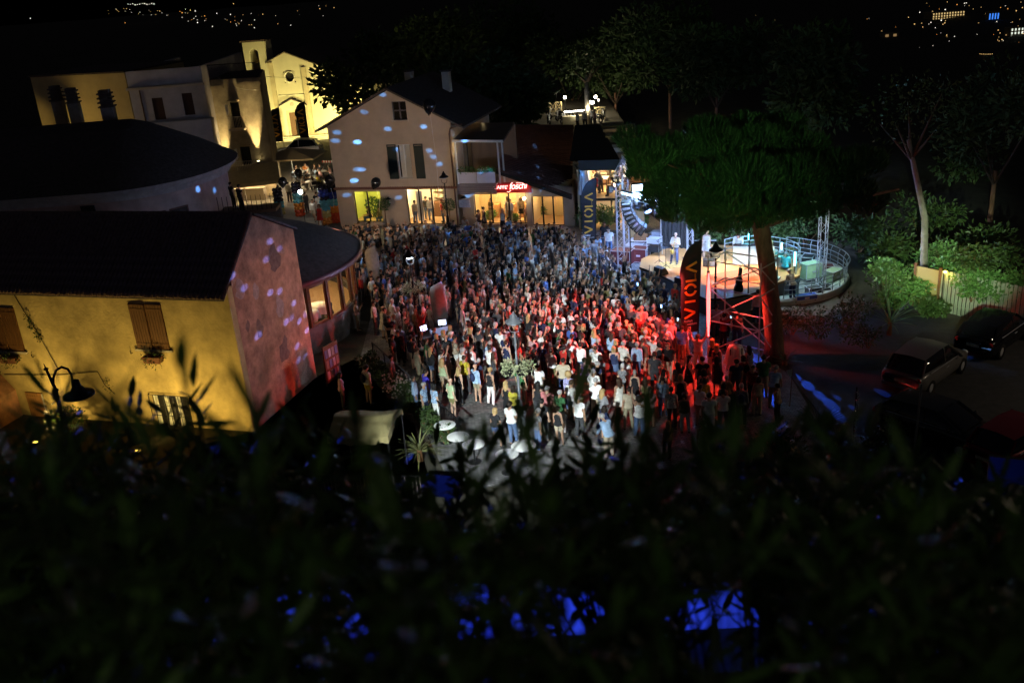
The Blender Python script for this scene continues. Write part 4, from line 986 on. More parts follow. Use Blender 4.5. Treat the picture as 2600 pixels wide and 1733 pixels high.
# ---------------------------------------------------------------- people: one continuous body per pose, clothes grown from it
import numpy as np
HAIR = {}
skin_mat = Mobj('skin', 0.55, 14, 0.08, 0.0, 0.4); cloth_mat = Mobj('clothing', 0.85, 10, 0.15, 0.15); hair_mat = Mobj('hair', 0.6, 40, 0.4, 0.4)
eye_mat = M('eye_dark', (0.02,0.015,0.012), 0.3)
print_mat = Mobj('printed_cloth', .85, 22, .75, .15)
def pack_mesh():
    if 'pack' not in HAIR:
        m = MB(); m.ball((0,-.19,1.22),(.14,.09,.2),10,7)
        for s in (-1,1): m.tube([(s*.1,-.14,1.38),(s*.11,.0,1.49),(s*.11,.12,1.38),(s*.11,.1,1.2)],.014,5)
        HAIR['pack'] = m.mesh('backpack', cloth_mat, True)
    return HAIR['pack']
def bag_mesh():
    if 'bag' not in HAIR:
        m = MB(); m.ball((.23,0,.92),(.05,.13,.12),9,6); m.tube([(.21,0,1.02),(.12,-.08,1.3),(-.1,-.02,1.47),(-.08,.1,1.38),(.15,.1,1.05)],.01,5); HAIR['bag'] = m.mesh('shoulder_bag', cloth_mat, True)
    return HAIR['bag']
def nv(*a): return Vector(a).normalized()
def pose_def(p, sex):
    sw = 0.185 if sex == 'm' else 0.158; hw = 0.088 if sex == 'm' else 0.092
    d = dict(dz=0.0, tilt=0.0, side=0.0, la=(nv(-.14,-.04,-1),nv(-.03,.16,-1)), ra=(nv(.14,-.04,-1),nv(.03,.16,-1)),
             ll=[(-hw,0,.92),(-hw-.03,.015,.5),(-hw-.05,-.02,.085)], rl=[(hw,0,.92),(hw+.03,.015,.5),(hw+.05,-.02,.085)], head=0.0)
    if p == 'crossed': d.update(la=(nv(-.16,.1,-1),nv(.85,.5,.12)), ra=(nv(.16,.1,-1),nv(-.85,.5,.05)))
    if p == 'hip': d.update(ra=(nv(.62,-.2,-.8),nv(-.75,.25,-.45)), rl=[(hw,0,.92),(hw+.07,.09,.5),(hw+.1,.0,.085)], side=0.05)
    if p == 'phone': d.update(la=(nv(-.2,.55,-.75),nv(.3,.62,.85)), ra=(nv(.2,.55,-.75),nv(-.3,.62,.85)))
    if p == 'raised': d.update(la=(nv(-.4,.15,.9),nv(-.05,.12,1)), ra=(nv(.5,.1,.85),nv(.1,.2,1)))
    if p == 'wave': d.update(ra=(nv(.45,.2,.8),nv(.15,.1,1)))
    if p == 'walk': d.update(ll=[(-hw,0,.92),(-hw-.01,.2,.53),(-hw-.01,.22,.1)], rl=[(hw,0,.92),(hw+.01,-.02,.5),(hw+.02,-.3,.14)], la=(nv(-.14,-.3,-1),nv(-.03,.1,-1)), ra=(nv(.14,.25,-1),nv(.0,.5,-1)), tilt=0.05)
    if p == 'sit': d.update(dz=-.43, ll=[(-hw,0,.5),(-hw-.05,.42,.5),(-hw-.03,.38,.085)], rl=[(hw,0,.5),(hw+.05,.42,.5),(hw+.03,.4,.085)], la=(nv(-.2,.3,-1),nv(.25,1,.15)), ra=(nv(.2,.3,-1),nv(-.25,1,.1)), tilt=0.12)
    if p == 'sax': d.update(la=(nv(-.25,.3,-.9),nv(.55,.8,.35)), ra=(nv(.3,.15,-1),nv(-.6,.8,-.1)), rl=[(hw,0,.92),(hw+.08,.05,.5),(hw+.12,.02,.085)])
    if p == 'lean': d.update(tilt=0.5, la=(nv(-.15,.55,-.7),nv(.12,.8,-.55)), ra=(nv(.15,.55,-.7),nv(-.12,.8,-.55)))
    if p == 'clap': d.update(la=(nv(-.12,.25,-1),nv(.5,.8,.5)), ra=(nv(.12,.25,-1),nv(-.5,.8,.5)))
    if p == 'pocket': d.update(la=(nv(-.32,-.2,-1),nv(.16,.4,-.9)), ra=(nv(.32,-.2,-1),nv(-.16,.4,-.9)))
    d['sw'] = sw; d['hw'] = hw
    return d
def skeleton(p, sex):
    d = pose_def(p, sex); f = sex == 'f'
    sw, hw, dz = d['sw'], d['hw'], d['dz']
    piv = Vector((0,0,.95+dz)); rot = Matrix.Rotation(-d['tilt'],3,'X') @ Matrix.Rotation(d['side'],3,'Y')
    T = lambda v: piv + rot @ (Vector(v) + Vector((0,0,dz)) - piv)
    caps = []  # p, q, r1, r2, tag
    C_ = lambda a,b,r1,r2,t: caps.append((Vector(a),Vector(b),r1,r2,t))
    C_((-hw*.75,-.01,.96+dz),(hw*.75,-.01,.96+dz),.115 if not f else .12,.115 if not f else .12,'pelvis')
    wr = .118 if not f else .1
    C_(T((-.035,0,1.08)),T((.035,0,1.08)),wr,wr,'belly')
    C_(T((-.05,0,1.2)),T((.05,0,1.2)),.115 if not f else .1,.115 if not f else .1,'chest')
    C_(T((-.075,0.005,1.31)),T((.075,0.005,1.31)),.108 if not f else .096,.108 if not f else .096,'chest')
    if f: C_(T((-.065,.07,1.27)),T((.065,.07,1.27)),.058,.058,'chest')
    C_(T((-sw+.03,-.012,1.405)),T((sw-.03,-.012,1.405)),.066 if not f else .056,.066 if not f else .056,'yoke')
    C_(T((0,-.012,1.42)),T((0,.012,1.56)),.06 if not f else .05,.052 if not f else .045,'neck')
    hc = T((0,.022,1.635))
    C_(hc+rot@Vector((0,-.018,.028)),hc+rot@Vector((0,.012,.02)),.088,.086,'head')
    C_(hc+rot@Vector((0,.03,-.045)),hc+rot@Vector((0,.052,-.062)),.058,.042,'head')
    hands = []
    for s, key in ((-1,'la'),(1,'ra')):
        u, fo = d[key]; u = rot @ u; fo = rot @ fo
        sh = T((s*sw,-.012,1.4)); el = sh + u*.285; wri = el + fo*.25
        k = 1.0 if not f else .84
        C_(sh,el,.056*k,.043*k,'uarm'); C_(el,wri,.043*k,.029*k,'farm')
        pal = wri + fo*.075
        C_(wri+fo*.01,pal,.03*k,.034*k,'hand')
        hands.append((wri, fo, s))
    for key in ('ll','rl'):
        h, kn, an = [Vector(v) for v in d[key]]
        k = 1.0 if not f else .97
        C_(h,kn,.088*k,.058*k,'thigh')
        mid = kn.lerp(an,.3) + Vector((0,-.012,0))
        C_(kn,mid,.057*k,.056*k,'calf'); C_(mid,an,.056*k,.036*k,'calf')
        C_(an+Vector((0,-.03,-.04)),an+Vector((0,.15,-.052)),.04,.032,'foot')
    return caps, hands, hc, rot, d
def capsule_mesh(m, a, b, r1, r2):
    d = b - a; L = d.length; d = d.normalized() if L > 1e-5 else Vector((1,0,0))
    path = []; rs = []
    for t in (-1,-.85,-.5): path.append(a + d*t*r1); rs.append(max(.002, r1*math.sqrt(max(0,1-t*t))))
    path.append(a); rs.append(r1); path.append(b); rs.append(r2)
    for t in (.5,.85,1): path.append(b + d*t*r2); rs.append(max(.002, r2*math.sqrt(max(0,1-t*t))))
    m.tube(path, rs, 10)
def eval_mods(me, mods):
    o = bpy.data.objects.new('tmp', me); COL.objects.link(o)
    for kind, kw in mods:
        md = o.modifiers.new(kind, kind)
        for k, v in kw.items(): setattr(md, k, v)
    dg = bpy.context.evaluated_depsgraph_get(); dg.update()
    out = bpy.data.meshes.new_from_object(o.evaluated_get(dg))
    bpy.data.objects.remove(o)
    return out
BODY = {}
def body_data(p, sex):
    key = (p, sex)
    if key in BODY: return BODY[key]
    caps, hands, hc, rot, d = skeleton(p, sex)
    m = MB()
    for c in caps: capsule_mesh(m, *c[:4])
    me = eval_mods(m.mesh('b', skin_mat), [('REMESH', dict(mode='VOXEL', voxel_size=0.02)), ('SMOOTH', dict(factor=.5, iterations=4)), ('DECIMATE', dict(ratio=0.36))])
    n = len(me.vertices); co = np.empty(n*3); me.vertices.foreach_get('co', co); co = co.reshape(-1,3)
    no = np.empty(n*3); me.vertices.foreach_get('normal', no); no = no.reshape(-1,3)
    tris = [tuple(pp.vertices) for pp in me.polygons]
    best = np.full(n, 9.0); tagi = np.zeros(n, int); tt = np.zeros(n); names = []
    for i, (a, b_, r1, r2, tg) in enumerate(caps):
        names.append(tg); A = np.array(a); D_ = np.array(b_) - A; L2 = D_ @ D_ + 1e-9
        t = np.clip(((co-A) @ D_)/L2, 0, 1); dist = np.linalg.norm(co - A - t[:,None]*D_, axis=1) - (r1 + (r2-r1)*t)
        s = dist < best; best[s] = dist[s]; tagi[s] = i; tt[s] = t[s]
    tags = np.array(names)[tagi]
    bd = dict(co=co, no=no, tris=tris, tags=tags, t=tt, hc=hc, rot=rot, dz=d['dz'], hw=d['hw'], hands=hands, ci=tagi, caps=caps)
    # final skin mesh: body + fingers + face features
    b = MB(); b.v = [tuple(v) for v in co]; b.f = list(tris); b.mi = [0]*len(tris)
    for (w, fo, s) in hands:
        side = fo.cross(Vector((0,0,1))); side = side.normalized() if side.length > .3 else Vector((0,1,0))
        nrm = side.cross(fo).normalized()
        for j, L in enumerate((.072,.08,.075,.06)):
            base = w + fo*.095 + side*(.026-.0175*j)
            b.tube([base, base+fo*L*.5+nrm*.008, base+fo*L*.85+nrm*.03],[.0095,.009,.0065],5)
        tb = w + fo*.035 + side*.03
        b.tube([tb, tb+fo*.03+side*.03, tb+fo*.065+side*.035+nrm*.012],[.012,.011,.008],5)
    H_ = Matrix.Translation(hc) @ rot.to_4x4()
    b.add([(-.014,.083,-.012),(.014,.083,-.012),(0,.116,-.018),(0,.09,.03)], [(0,1,2),(1,3,2),(3,0,2)], H_)
    for s in (-1,1):
        b.ball((s*.086,-.005,-.005), (.01,.022,.032), 6, 5, H_)
    b.cur = 1
    for s in (-1,1): b.ball((s*.031,.089,.012), (.012,.006,.007), 6, 4, H_); b.bar(Vector((s*.016,.093,.032)),Vector((s*.048,.084,.034)),.006,.008,H_)
    b.bar(Vector((-.022,.09,-.05)),Vector((.022,.09,-.05)),.006,.006,H_)
    bd['mesh'] = b.mesh('body', [skin_mat, eye_mat], True)
    BODY[key] = bd
    return bd
GARM = {}
def garment(p, sex, style):
    key = (p, sex, style)
    if key in GARM: return GARM[key]
    B = body_data(p, sex); tg, t, co = B['tags'], B['t'], B['co']
    z = co[:,2] - B['dz']; tor = np.isin(tg, ['pelvis','belly','chest','yoke'])
    leg_off = .02; name = style
    if style in ('t_shirt','shirt','tank_top','dress'):
        low = z > .93 if B['dz'] == 0 else z > .9
        sel = tor & low
        if style != 'tank_top' and style != 'dress':
            sel |= (tg == 'uarm') & (t < (.62 if style == 't_shirt' else 2)); sel |= (tg == 'neck') & (t < .12)
        else: sel &= ~((tg == 'yoke') & (np.abs(co[:,0]) > .1))
        if style == 'shirt': sel |= (tg == 'farm') & (t < .8)
        off = np.where(np.isin(tg, ['uarm','farm']), .016, .02 + .012*np.clip((1.2-z)/.25, 0, 1))
    elif style in ('trousers','shorts'):
        sel = ((tg == 'pelvis') & (z < 1.03)) | ((tg == 'thigh') & (t < (.8 if style == 'shorts' else 2))) | ((tg == 'belly') & (z < 1.03))
        if style == 'trousers': sel |= (tg == 'calf')
        off = np.where(tg == 'calf', .022, np.where(tg == 'thigh', .018, .013))
    elif style == 'shoes':
        sel = (tg == 'foot'); off = np.full(len(co), .01)
    elif style == 'skirt':
        sel = np.zeros(len(co), bool); off = np.zeros(len(co))
    P_ = co + B['no']*off[:,None]
    idx = -np.ones(len(co), int); faces = []; vs = []
    for f in B['tris']:
        if all(sel[i] for i in f):
            for i in f:
                if idx[i] < 0: idx[i] = len(vs); vs.append(tuple(P_[i]))
            faces.append(tuple(int(idx[i]) for i in f))
    m = MB(); m.add(vs, faces)
    if style in ('dress','skirt'):
        n = 22; prof = [(.135,.125,1.06),(.17,.15,.95),(.2,.18,.78),(.235,.215,.55)] if style == 'dress' else [(.13,.12,1.05),(.175,.15,.93),(.2,.18,.75),(.215,.195,.58)]
        vs = []
        dzz = B['dz']
        if dzz < 0: prof = [(.15,.14,1.0),(.18,.17,.93)]
        for k, (rx_, ry_, zz) in enumerate(prof):
            for j in range(n):
                a = 2*math.pi*j/n; w = 1 + .07*k*math.sin(6*a+k)*.6
                vs.append((rx_*w*math.cos(a), ry_*w*math.sin(a)-.01, zz+dzz))
        m.add(vs, [(k*n+j,k*n+(j+1)%n,(k+1)*n+(j+1)%n,(k+1)*n+j) for k in range(len(prof)-1) for j in range(n)])
    GARM[key] = m.mesh(style, cloth_mat, True)
    return GARM[key]
def hair_mesh(style):
    if style in HAIR: return HAIR[style]
    m = MB(); r = random.Random(5)
    def cap(sx, sy, sz, low, front=.02, jit=.0):
        n = MB(); n.ball((0,-.006,.028), (sx,sy,sz), 18, 12)
        fs = []
        for f in n.f:
            c = sum((Vector(n.v[i]) for i in f), Vector())/len(f)
            if c.z < low: continue
            if c.y > front and c.z < .075 - abs(c.x)*.2: continue
            if abs(c.x) > .06 and c.y > -.03 and c.z < .01: continue
            fs.append(f)
        vs = [tuple(Vector(v)*(1+jit*noise.noise(Vector(v)*40)) ) for v in n.v]
        m.add(vs, fs)
    if style == 'short': cap(.098,.116,.108,-.055,.03,.05)
    if style == 'buzz': cap(.0945,.111,.1,-.03,.035)
    if style in ('long','bob','bun'):
        cap(.102,.12,.112,-.07,.04,.04)
    if style == 'long':
        n = 12; vs = []
        prof = [(.1,.05),(.115,-.08),(.11,-.2),(.085,-.31)]
        for (w, z) in prof:
            for j in range(n+1):
                a = math.pi*(1+j/n); q = 1+.12*math.sin(j*2.3+z*30)
                vs.append((w*math.cos(a)*q, -.03 + .085*math.sin(a)*q - .02*(z<-.1), z))
        m.add(vs, [(k*(n+1)+j,k*(n+1)+j+1,(k+1)*(n+1)+j+1,(k+1)*(n+1)+j) for k in range(3) for j in range(n)])
    if style == 'bob':
        n = 12; vs = []
        for (w, z) in ((.1,.03),(.115,-.06),(.1,-.13)):
            for j in range(n+1):
                a = math.pi*(.9+1.2*j/n); vs.append((w*math.cos(a), -.012 + .095*math.sin(a), z))
        m.add(vs, [(k*(n+1)+j,k*(n+1)+j+1,(k+1)*(n+1)+j+1,(k+1)*(n+1)+j) for k in range(2) for j in range(n)])
    if style == 'bun': m.ball((0,-.1,.1), (.05,.05,.045), 9, 7)
    if style == 'curly':
        n = MB(); n.ball((0,-.02,.03), (.14,.14,.15), 20, 14); vs = []
        for v in n.v:
            p = Vector(v); vs.append(tuple(p*(1+.16*noise.noise(p*28))))
        m.add(vs, [f for f in n.f if not (sum(n.v[i][1] for i in f)/len(f) > .045 and sum(n.v[i][2] for i in f)/len(f) < .09)])
    if style == 'cap':
        m.ball((0,0,.05), (.1,.115,.085), 14, 8); m.add([(-.07,.09,.05),(.07,.09,.05),(.055,.19,.035),(0,.21,.035),(-.055,.19,.035)],[(0,1,2,3,4)])
    HAIR[style] = m.mesh('hair', hair_mat, True)
    return HAIR[style]
SKIN = [(0.5,0.3,0.2),(0.42,0.24,0.15),(0.56,0.35,0.25),(0.35,0.19,0.115)]
COLS = dict(white=(.78,.77,.74),offwhite=(.66,.63,.56),black=(.015,.015,.017),charcoal=(.05,.05,.055),grey=(.25,.25,.26),navy=(.02,.03,.08),lightblue=(.35,.5,.7),blue=(.08,.15,.45),royal=(.06,.05,.6),
    red=(.5,.03,.02),coral=(.6,.2,.2),pink=(.6,.35,.36),yellow=(.65,.55,.06),mustard=(.45,.36,.03),green=(.04,.14,.05),paleg=(.42,.52,.3),olive=(.2,.18,.07),khaki=(.32,.28,.18),beige=(.5,.42,.3),tan=(.4,.28,.16),
    brown=(.13,.07,.04),purple=(.25,.1,.4),lavender=(.4,.38,.65),jeans=(.09,.14,.26),orange=(.55,.2,.05),darkred=(.18,.015,.02),teal=(.05,.3,.35))
CNAME = dict(offwhite='cream',lightblue='light blue',royal='royal blue',paleg='pale green',darkred='dark red',mustard='mustard yellow',jeans='denim')
HCOL = dict(black=(.012,.01,.009),brown=(.05,.026,.014),dark=(.022,.014,.01),blond=(.42,.28,.12),grey=(.33,.32,.31),white=(.6,.58,.55),red=(.2,.06,.02))
PEOPLE = []
def person(loc, face, pose='stand', sex='m', top=('t_shirt','white'), bottom=('trousers','jeans'), hair=('short','brown'), h=1.74, label='', group='concert crowd in the square', skin=None, shoes='charcoal', rnd=random):
    B = body_data(pose, sex)
    t = thing('person', label, 'person', loc, R(face), group)
    s = h/1.75; w_ = s*rnd.uniform(.92,1.12); t.scale = (w_,w_,s); t.rotation_euler = (R(rnd.uniform(-3,3)) if pose != 'sit' else 0, R(rnd.uniform(-2.5,2.5)), R(face))
    sk = skin or SKIN[rnd.randrange(4)]
    link(B['mesh'], 'body', t, col=sk)
    if hair and hair[0] != 'bald':
        o = link(hair_mesh(hair[0]), 'hat' if hair[0] == 'cap' else 'hair', t, B['hc'], B['rot'].to_euler(), COLS.get(hair[1], HCOL.get(hair[1], (.03,.02,.01))) if hair[0] == 'cap' else HCOL.get(hair[1], (.03,.02,.01)))
    jit = rnd.uniform(.85,1.1)
    if top:
        o = link(garment(pose, sex, top[0]), top[0], t, col=[c*jit for c in COLS[top[1]]])
        if rnd.random() < .16 or 'pattern' in label or 'flower' in label: o.material_slots[0].link = 'OBJECT'; o.material_slots[0].material = print_mat
    if pose in ('stand','pocket','clap') and (rnd.random() < .1 or 'backpack' in label): link(pack_mesh(), 'backpack', t, col=COLS[rnd.choice(['black','charcoal','navy','brown'])])
    elif sex == 'f' and pose in ('stand','hip','wave') and rnd.random() < .22: link(bag_mesh(), 'shoulder_bag', t, col=COLS[rnd.choice(['black','brown','tan','offwhite'])])
    if bottom: link(garment(pose, sex, bottom[0]), bottom[0], t, col=[c*jit for c in COLS[bottom[1]]])
    link(garment(pose, sex, 'shoes'), 'shoes', t, col=COLS[shoes])
    PEOPLE.append(t)
    return t
def cn(c): return CNAME.get(c, c)
def face_to(p, q, jit=0, rnd=random):
    return math.degrees(math.atan2(-(q[0]-p[0]), q[1]-p[1])) + rnd.uniform(-jit, jit)
# ---------------------------------------------------------------- stage
SZ = 0.9
stage_grey = M('stage_fascia', (0.1,0.11,0.13), 0.6, nscale=1.5, namt=0.2)
deck_wood = M('deck_boards', (0.3,0.14,0.045), 0.45, nscale=1.2, namt=0.3, stretch=(1,10,1), bump=0.1)
deck_poly = [(7.37,50.1),(7.83,49.2),(8.64,47.4),(9.1,45.6),(9.74,44.1),(10.7,43.9),(12.0,44.3),(13.2,45.0),(13.6,45.6),(15.2,46.6),(15.8,48.2),(15.6,50.2),(14.2,52.2),(11.8,53.6),(9.2,53.2),(7.7,51.6)]
stg = thing('stage', 'low curved concert stage with amber boards and grey fascia', 'stage', (11.5,48.5,0))
dp_ = [(x-11.5,y-48.5) for x,y in deck_poly]
m = MB(); m.prism(dp_, SZ-0.12, SZ); m.build('deck', deck_wood, stg)
inner = [(x*0.985,y*0.985) for x,y in dp_]
m = MB(); m.prism(inner, -0.1, SZ-0.122); m.build('fascia', stage_grey, stg)
m = MB()
for i in range(7):
    a, b_ = dp_[i], dp_[i+1]; m.bar((a[0],a[1],SZ-0.04),(b_[0],b_[1],SZ-0.04),0.04,0.09)
m.build('edge_trim', black_metal, stg)
m = MB(); m.prism([(x-11.5,y-48.5) for x,y in ((7.0,52.6),(7.2,50.3),(8.9,45.6),(9.3,44.2),(8.6,44.0),(8.1,45.6),(6.4,50.2),(6.2,52.4))], 0.0, 0.12); m.build('walkway_step', M('blue_grey_tread', (0.13,0.15,0.18), 0.5), stg)
for (x,y,rx_,ry_,rot_,c) in ((12.2,47.2,1.5,1.0,0.3,(0.45,0.1,0.04)),(11.0,50.3,0.9,0.6,-0.2,(0.5,0.3,0.1)),(9.4,50.1,0.8,0.6,0.1,(0.55,0.36,0.12))):
    r_ = MB(); r_.box(-rx_,rx_,-ry_,ry_,0,0.008); r_.build('rug', M('rug_%d' % int(x*10), c, 0.95, nscale=6, namt=0.4), stg, loc=(x-11.5,y-48.5,SZ+0.003), rot=(0,0,rot_))
# belvedere terrace with curved railing to the right
tc_ = (14.2,48.9)
bel = thing('belvedere_terrace', 'round belvedere terrace wall with curved tubular railing at the right of the stage', 'terrace', (*tc_,0))
m = MB(); m.lathe([(3.6,0.3),(4.15,0.3),(4.2,0.2),(4.2,-1.5)], 40, a0=R(-100), a1=R(95)); m.build('parapet', M('pale_concrete', (0.4,0.41,0.38), 0.8, nscale=2, namt=0.2), bel)
m = MB(); m.lathe([(0.01,0.06),(3.7,0.06)], 30, a0=R(-100), a1=R(95)); m.build('floor', M('terrace_floor', (0.12,0.12,0.12), 0.7, nscale=3), bel)
def arc(r_, z, a0_, a1_, n=26): return [(r_*math.cos(R(a0_+(a1_-a0_)*i/n)), r_*math.sin(R(a0_+(a1_-a0_)*i/n)), z) for i in range(n+1)]
for z in (0.5,0.75,1.0,1.25):
    m = MB(); m.tube(arc(4.05 + (0.12 if z > 1.2 else 0), z, -95, 60), 0.022, 6); m.build('rail', M('rail_paint', (.22,.24,.25), .4, .4), bel)
for i in range(16):
    a = R(-95+155*i/15); m = MB(); m.tube([(4.05*math.cos(a),4.05*math.sin(a),0.28),(4.05*math.cos(a),4.05*math.sin(a),1.0),(4.18*math.cos(a),4.18*math.sin(a),1.26)],0.025,6); m.build('rail_post', M('rail_paint', (.22,.24,.25), .4, .4), bel)
for z in (1.5,1.8,2.05):
    m = MB(); m.tube(arc(2.3, z, -40, 120, 18), 0.025, 6, Matrix.Translation((-0.9,-0.6,0))); m.build('rail', M('rail_paint', (.22,.24,.25), .4, .4), bel)
for i in range(7):
    a = R(-40+160*i/6); m = MB(); m.tube([(2.3*math.cos(a)-0.9,2.3*math.sin(a)-0.6,0.9),(2.3*math.cos(a)-0.9,2.3*math.sin(a)-0.6,2.05)],0.028,6); m.build('rail_post', M('rail_paint', (.22,.24,.25), .4, .4), bel)
# trusses
def truss(name, label, p, q, w=0.3, group='stage truss pieces', step=0.42, cat='truss'):
    p, q = Vector(p), Vector(q); t = thing(name, label, cat, p, 0, group)
    d = q-p; L = d.length; d.normalize()
    a = Vector((0,0,1)) if abs(d.z) < .9 else Vector((1,0,0)); sx = d.cross(a).normalized()*w/2; sy = sx.cross(d).normalized()*w/2
    cs = [-sx-sy, sx-sy, sx+sy, -sx+sy]
    for c in cs: m = MB(); m.tube([c, c+d*L], 0.026, 6); m.build('chord', alu, t)
    n = int(L/step)
    for k in range(n):
        for i in range(4):
            a_, b_ = cs[i], cs[(i+1)%4]
            if k % 2: a_, b_ = b_, a_
            m = MB(); m.bar(a_ + d*(L*k/n), b_ + d*(L*(k+1)/n), 0.02); m.build('lacing_bar', alu, t)
    if abs(d.z) > .9:
        m = MB(); m.box(-0.4,0.4,-0.4,0.4,-0.03,0.02); m.build('base_plate', black_metal, t)
    return t
tL, tR, t2 = (6.5,51.2,0.0), (16.1,46.0,0.36), (10.35,50.9,SZ)
truss('truss_tower', 'aluminium truss tower at the left end of the stage by the flight cases', tL, (6.5,51.2,5.9), 0.36)
truss('truss_tower', 'white lit truss tower standing inside the curved railing right of the pine', tR, (16.1,46.0,6.2), 0.36)
truss('truss_tower', 'truss tower behind the saxophonist at the black curtain', t2, (10.35,50.9,5.9), 0.3)
bA, bB = Vector((6.5,51.0,4.95)), Vector((8.75,47.0,4.95))
truss('truss_beam', 'lit front truss beam carrying spotlights above the stage edge', bA, bB, 0.3)
truss('truss_beam', 'rear truss beam disappearing into the pine crown', bB + Vector((0.1,-0.1,0)), (15.9,46.0,5.6), 0.3)
truss('truss_beam', 'upper truss beam from the left tower towards the restaurant', (6.4,51.5,5.7), (7.6,56.5,5.7), 0.3)
truss('truss_tower', 'far truss tower standing before the bright restaurant floor', (7.6,56.8,0), (7.6,56.8,5.9), 0.3)
# hanging spotlights
def par_can(loc, label, tgt=(0,50,0), lens=None, r_=0.14):
    t = thing('stage_spotlight', label, 'stage light', loc, 0, 'spotlights on the truss')
    d = (Vector(tgt)-Vector(loc)).to_track_quat('Z','Y').to_euler()
    m = MB(); m.lathe([(0.001,-0.25),(r_*0.7,-0.25),(r_,-0.1),(r_,0.18),(r_*0.92,0.18),(r_*0.9,0.12),(0.001,0.12)], 14); b = m.build('housing', black_metal, t, True, rot=d)
    if lens: m = MB(); m.lathe([(0.001,0.0),(r_*0.88,0.0)], 14); m.build('lens', lens, b, loc=(0,0,0.13))
    m = MB(); m.tube([(-r_-0.03,0,0),(-r_-0.03,0,0.3),(r_+0.03,0,0.3),(r_+0.03,0,0)],0.015,5); m.tube([(0,0,0.3),(0,0,0.45)],0.02,5); m.build('yoke', black_metal, t)
    return t
# LED blinder bar on the beam
lb = thing('blinder_bar', 'blue white LED blinder bar along the front truss', 'stage light', bA + Vector((0.1,-0.3,0.1)), math.atan2((bB-bA).y,(bB-bA).x))
m = MB(); m.box(0,3.2,-0.08,0.08,-0.08,0.08); m.build('housing', black_metal, lb)
glow_blue = M('led_blue_white', (0.6,0.8,1), 0.3, emit=(0.45,0.72,1.0), estr=14)
for k in range(14):
    m = MB(); m.lathe([(0.001,0.02),(0.07,0.015),(0.085,0.0)], 10, mtx=Matrix.Rotation(R(70),4,'X')); m.build('led_cell', glow_blue, lb, loc=(0.15+k*0.22,-0.09,0.0))
lamp('blinder_light', 'AREA', wpt(lb,(1.6,-0.2,0)), 1300, (0.4,0.62,1.0), lb, Vector((0,50,0.5)), size=3.0, size_y=0.2)
m_ = thing('blue_wash_light', 'bright blue white wash lamp on the upper truss beside the pine', 'stage light', Dy(*z5(640,575),50.0))
m = MB(); m.box(-0.3,0.3,-0.15,0.2,-0.2,0.2); m.build('housing', black_metal, m_)
m = MB(); m.box(-0.27,0.27,-0.16,-0.152,-0.17,0.17); m.build('lens', glow_blue, m_); lamp('blue_wash', 'AREA', m_.location + Vector((0,-.25,-.05)), 700, (.25,.5,1), m_, (7.0,47.5,3.5), size=.5)
for k, (x,y,z) in enumerate(((7.9,49.4,4.4),(9.6,53.4,4.6),(12.6,51.8,4.2))): t = par_can((x,y,z), 'blue flood lamp ' + ['under the front truss','above the black curtain','at the rear of the stage'][k], (11,49,1), glow_blue); lamp('blue_flood', 'POINT', (x,y,z-.45), 620, (.2,.42,1), t, size=.12)
for k, px in enumerate(((640,700),(715,735),(795,775),(868,800))):
    q = G(*z5(*px), 4.35 - 0.05*k); par_can(q, 'black moving head lamp under the front truss, %s from the line array' % ['first','second','third','fourth'][k], (9,46,0), None, 0.2)
# curved line array
la = thing('line_array', 'black curved line array loudspeaker hanging beside the left truss tower', 'loudspeaker', Dy(*z5(560,670),49.6))
prev = Vector((0,0,0)); ang = R(2)
for k in range(8):
    m = MB(); m.vprism([(-.27,-.02),(.27,-.05),(.27,-.22),(-.27,-.255)], -.36, .36); cab = m.build('cabinet', black_metal, la, loc=prev, rot=(0,-ang,R(-14)))
    m = MB(); m.box(-.285,-.272,-.33,.33,-.24,-.035); m.build('grille', M('speaker_grille', (0.03,0.03,0.035), 0.4, 0.3), cab)
    for s_ in (-1,1): m = MB(); m.box(-.2,.2,s_*.37-.01,s_*.37+.01,-.19,-.07); m.build('side_plate', M('plate_grey', (.12,.12,.14), .4, .5), cab)
    prev = prev + Vector((math.sin(ang)*.262,0,-math.cos(ang)*.262)); ang += R(7.5)
m = MB(); m.tube([(0,0,0.0),(0,0,0.9)],0.015,5); m.build('hanging_cable', black_metal, la)
sub = thing('speaker_pole', 'thin dark speaker pole under the line array', 'stand', (7.15,52.0,0)); m = MB(); m.tube([(0,0,0),(0,0,3.2)],0.03,6); m.build('pole', black_metal, sub); m = MB(); m.box(-0.3,0.3,-0.3,0.3,-.0,0.04); m.build('foot', black_metal, sub)
# gear
def flight_case(loc, rz, sz, label, mat):
    t = thing('flight_case', label, 'case', loc, rz, 'flight cases beside the stage'); x,y,z = sz
    m = MB(); m.box(-x/2,x/2,-y/2,y/2,0.12,z); m.build('shell', mat, t)
    m = MB()
    for sx in (-1,1):
        for sy in (-1,1): m.bar((sx*x/2,sy*y/2,0.1),(sx*x/2,sy*y/2,z+0.01),0.035)
    for zz in (0.12,z):
        for s in (-1,1): m.bar((-x/2,s*y/2,zz),(x/2,s*y/2,zz),0.03); m.bar((s*x/2,-y/2,zz),(s*x/2,y/2,zz),0.03)
    m.build('edge_angle', alu, t)
    for sx in (-1,1):
        for sy in (-1,1): m = MB(); m.lathe([(0.05,-0.02),(0.05,0.02)], 10, mtx=Matrix.Translation((sx*(x/2-0.1),sy*(y/2-0.1),0.055)) @ Matrix.Rotation(R(90),4,'Y')); m.build('castor', black_metal, t)
    m = MB(); m.box(-0.12,0.12,-y/2-0.02,-y/2-0.001,z*0.5,z*0.5+0.1); m.build('latch', alu, t)
    return t
red_ply = M('dark_red_case', (0.1,0.015,0.015), 0.5); blk_ply = M('black_case', (0.02,0.02,0.022), 0.45); pale_top = M('pale_case', (0.4,0.42,0.46), 0.5)
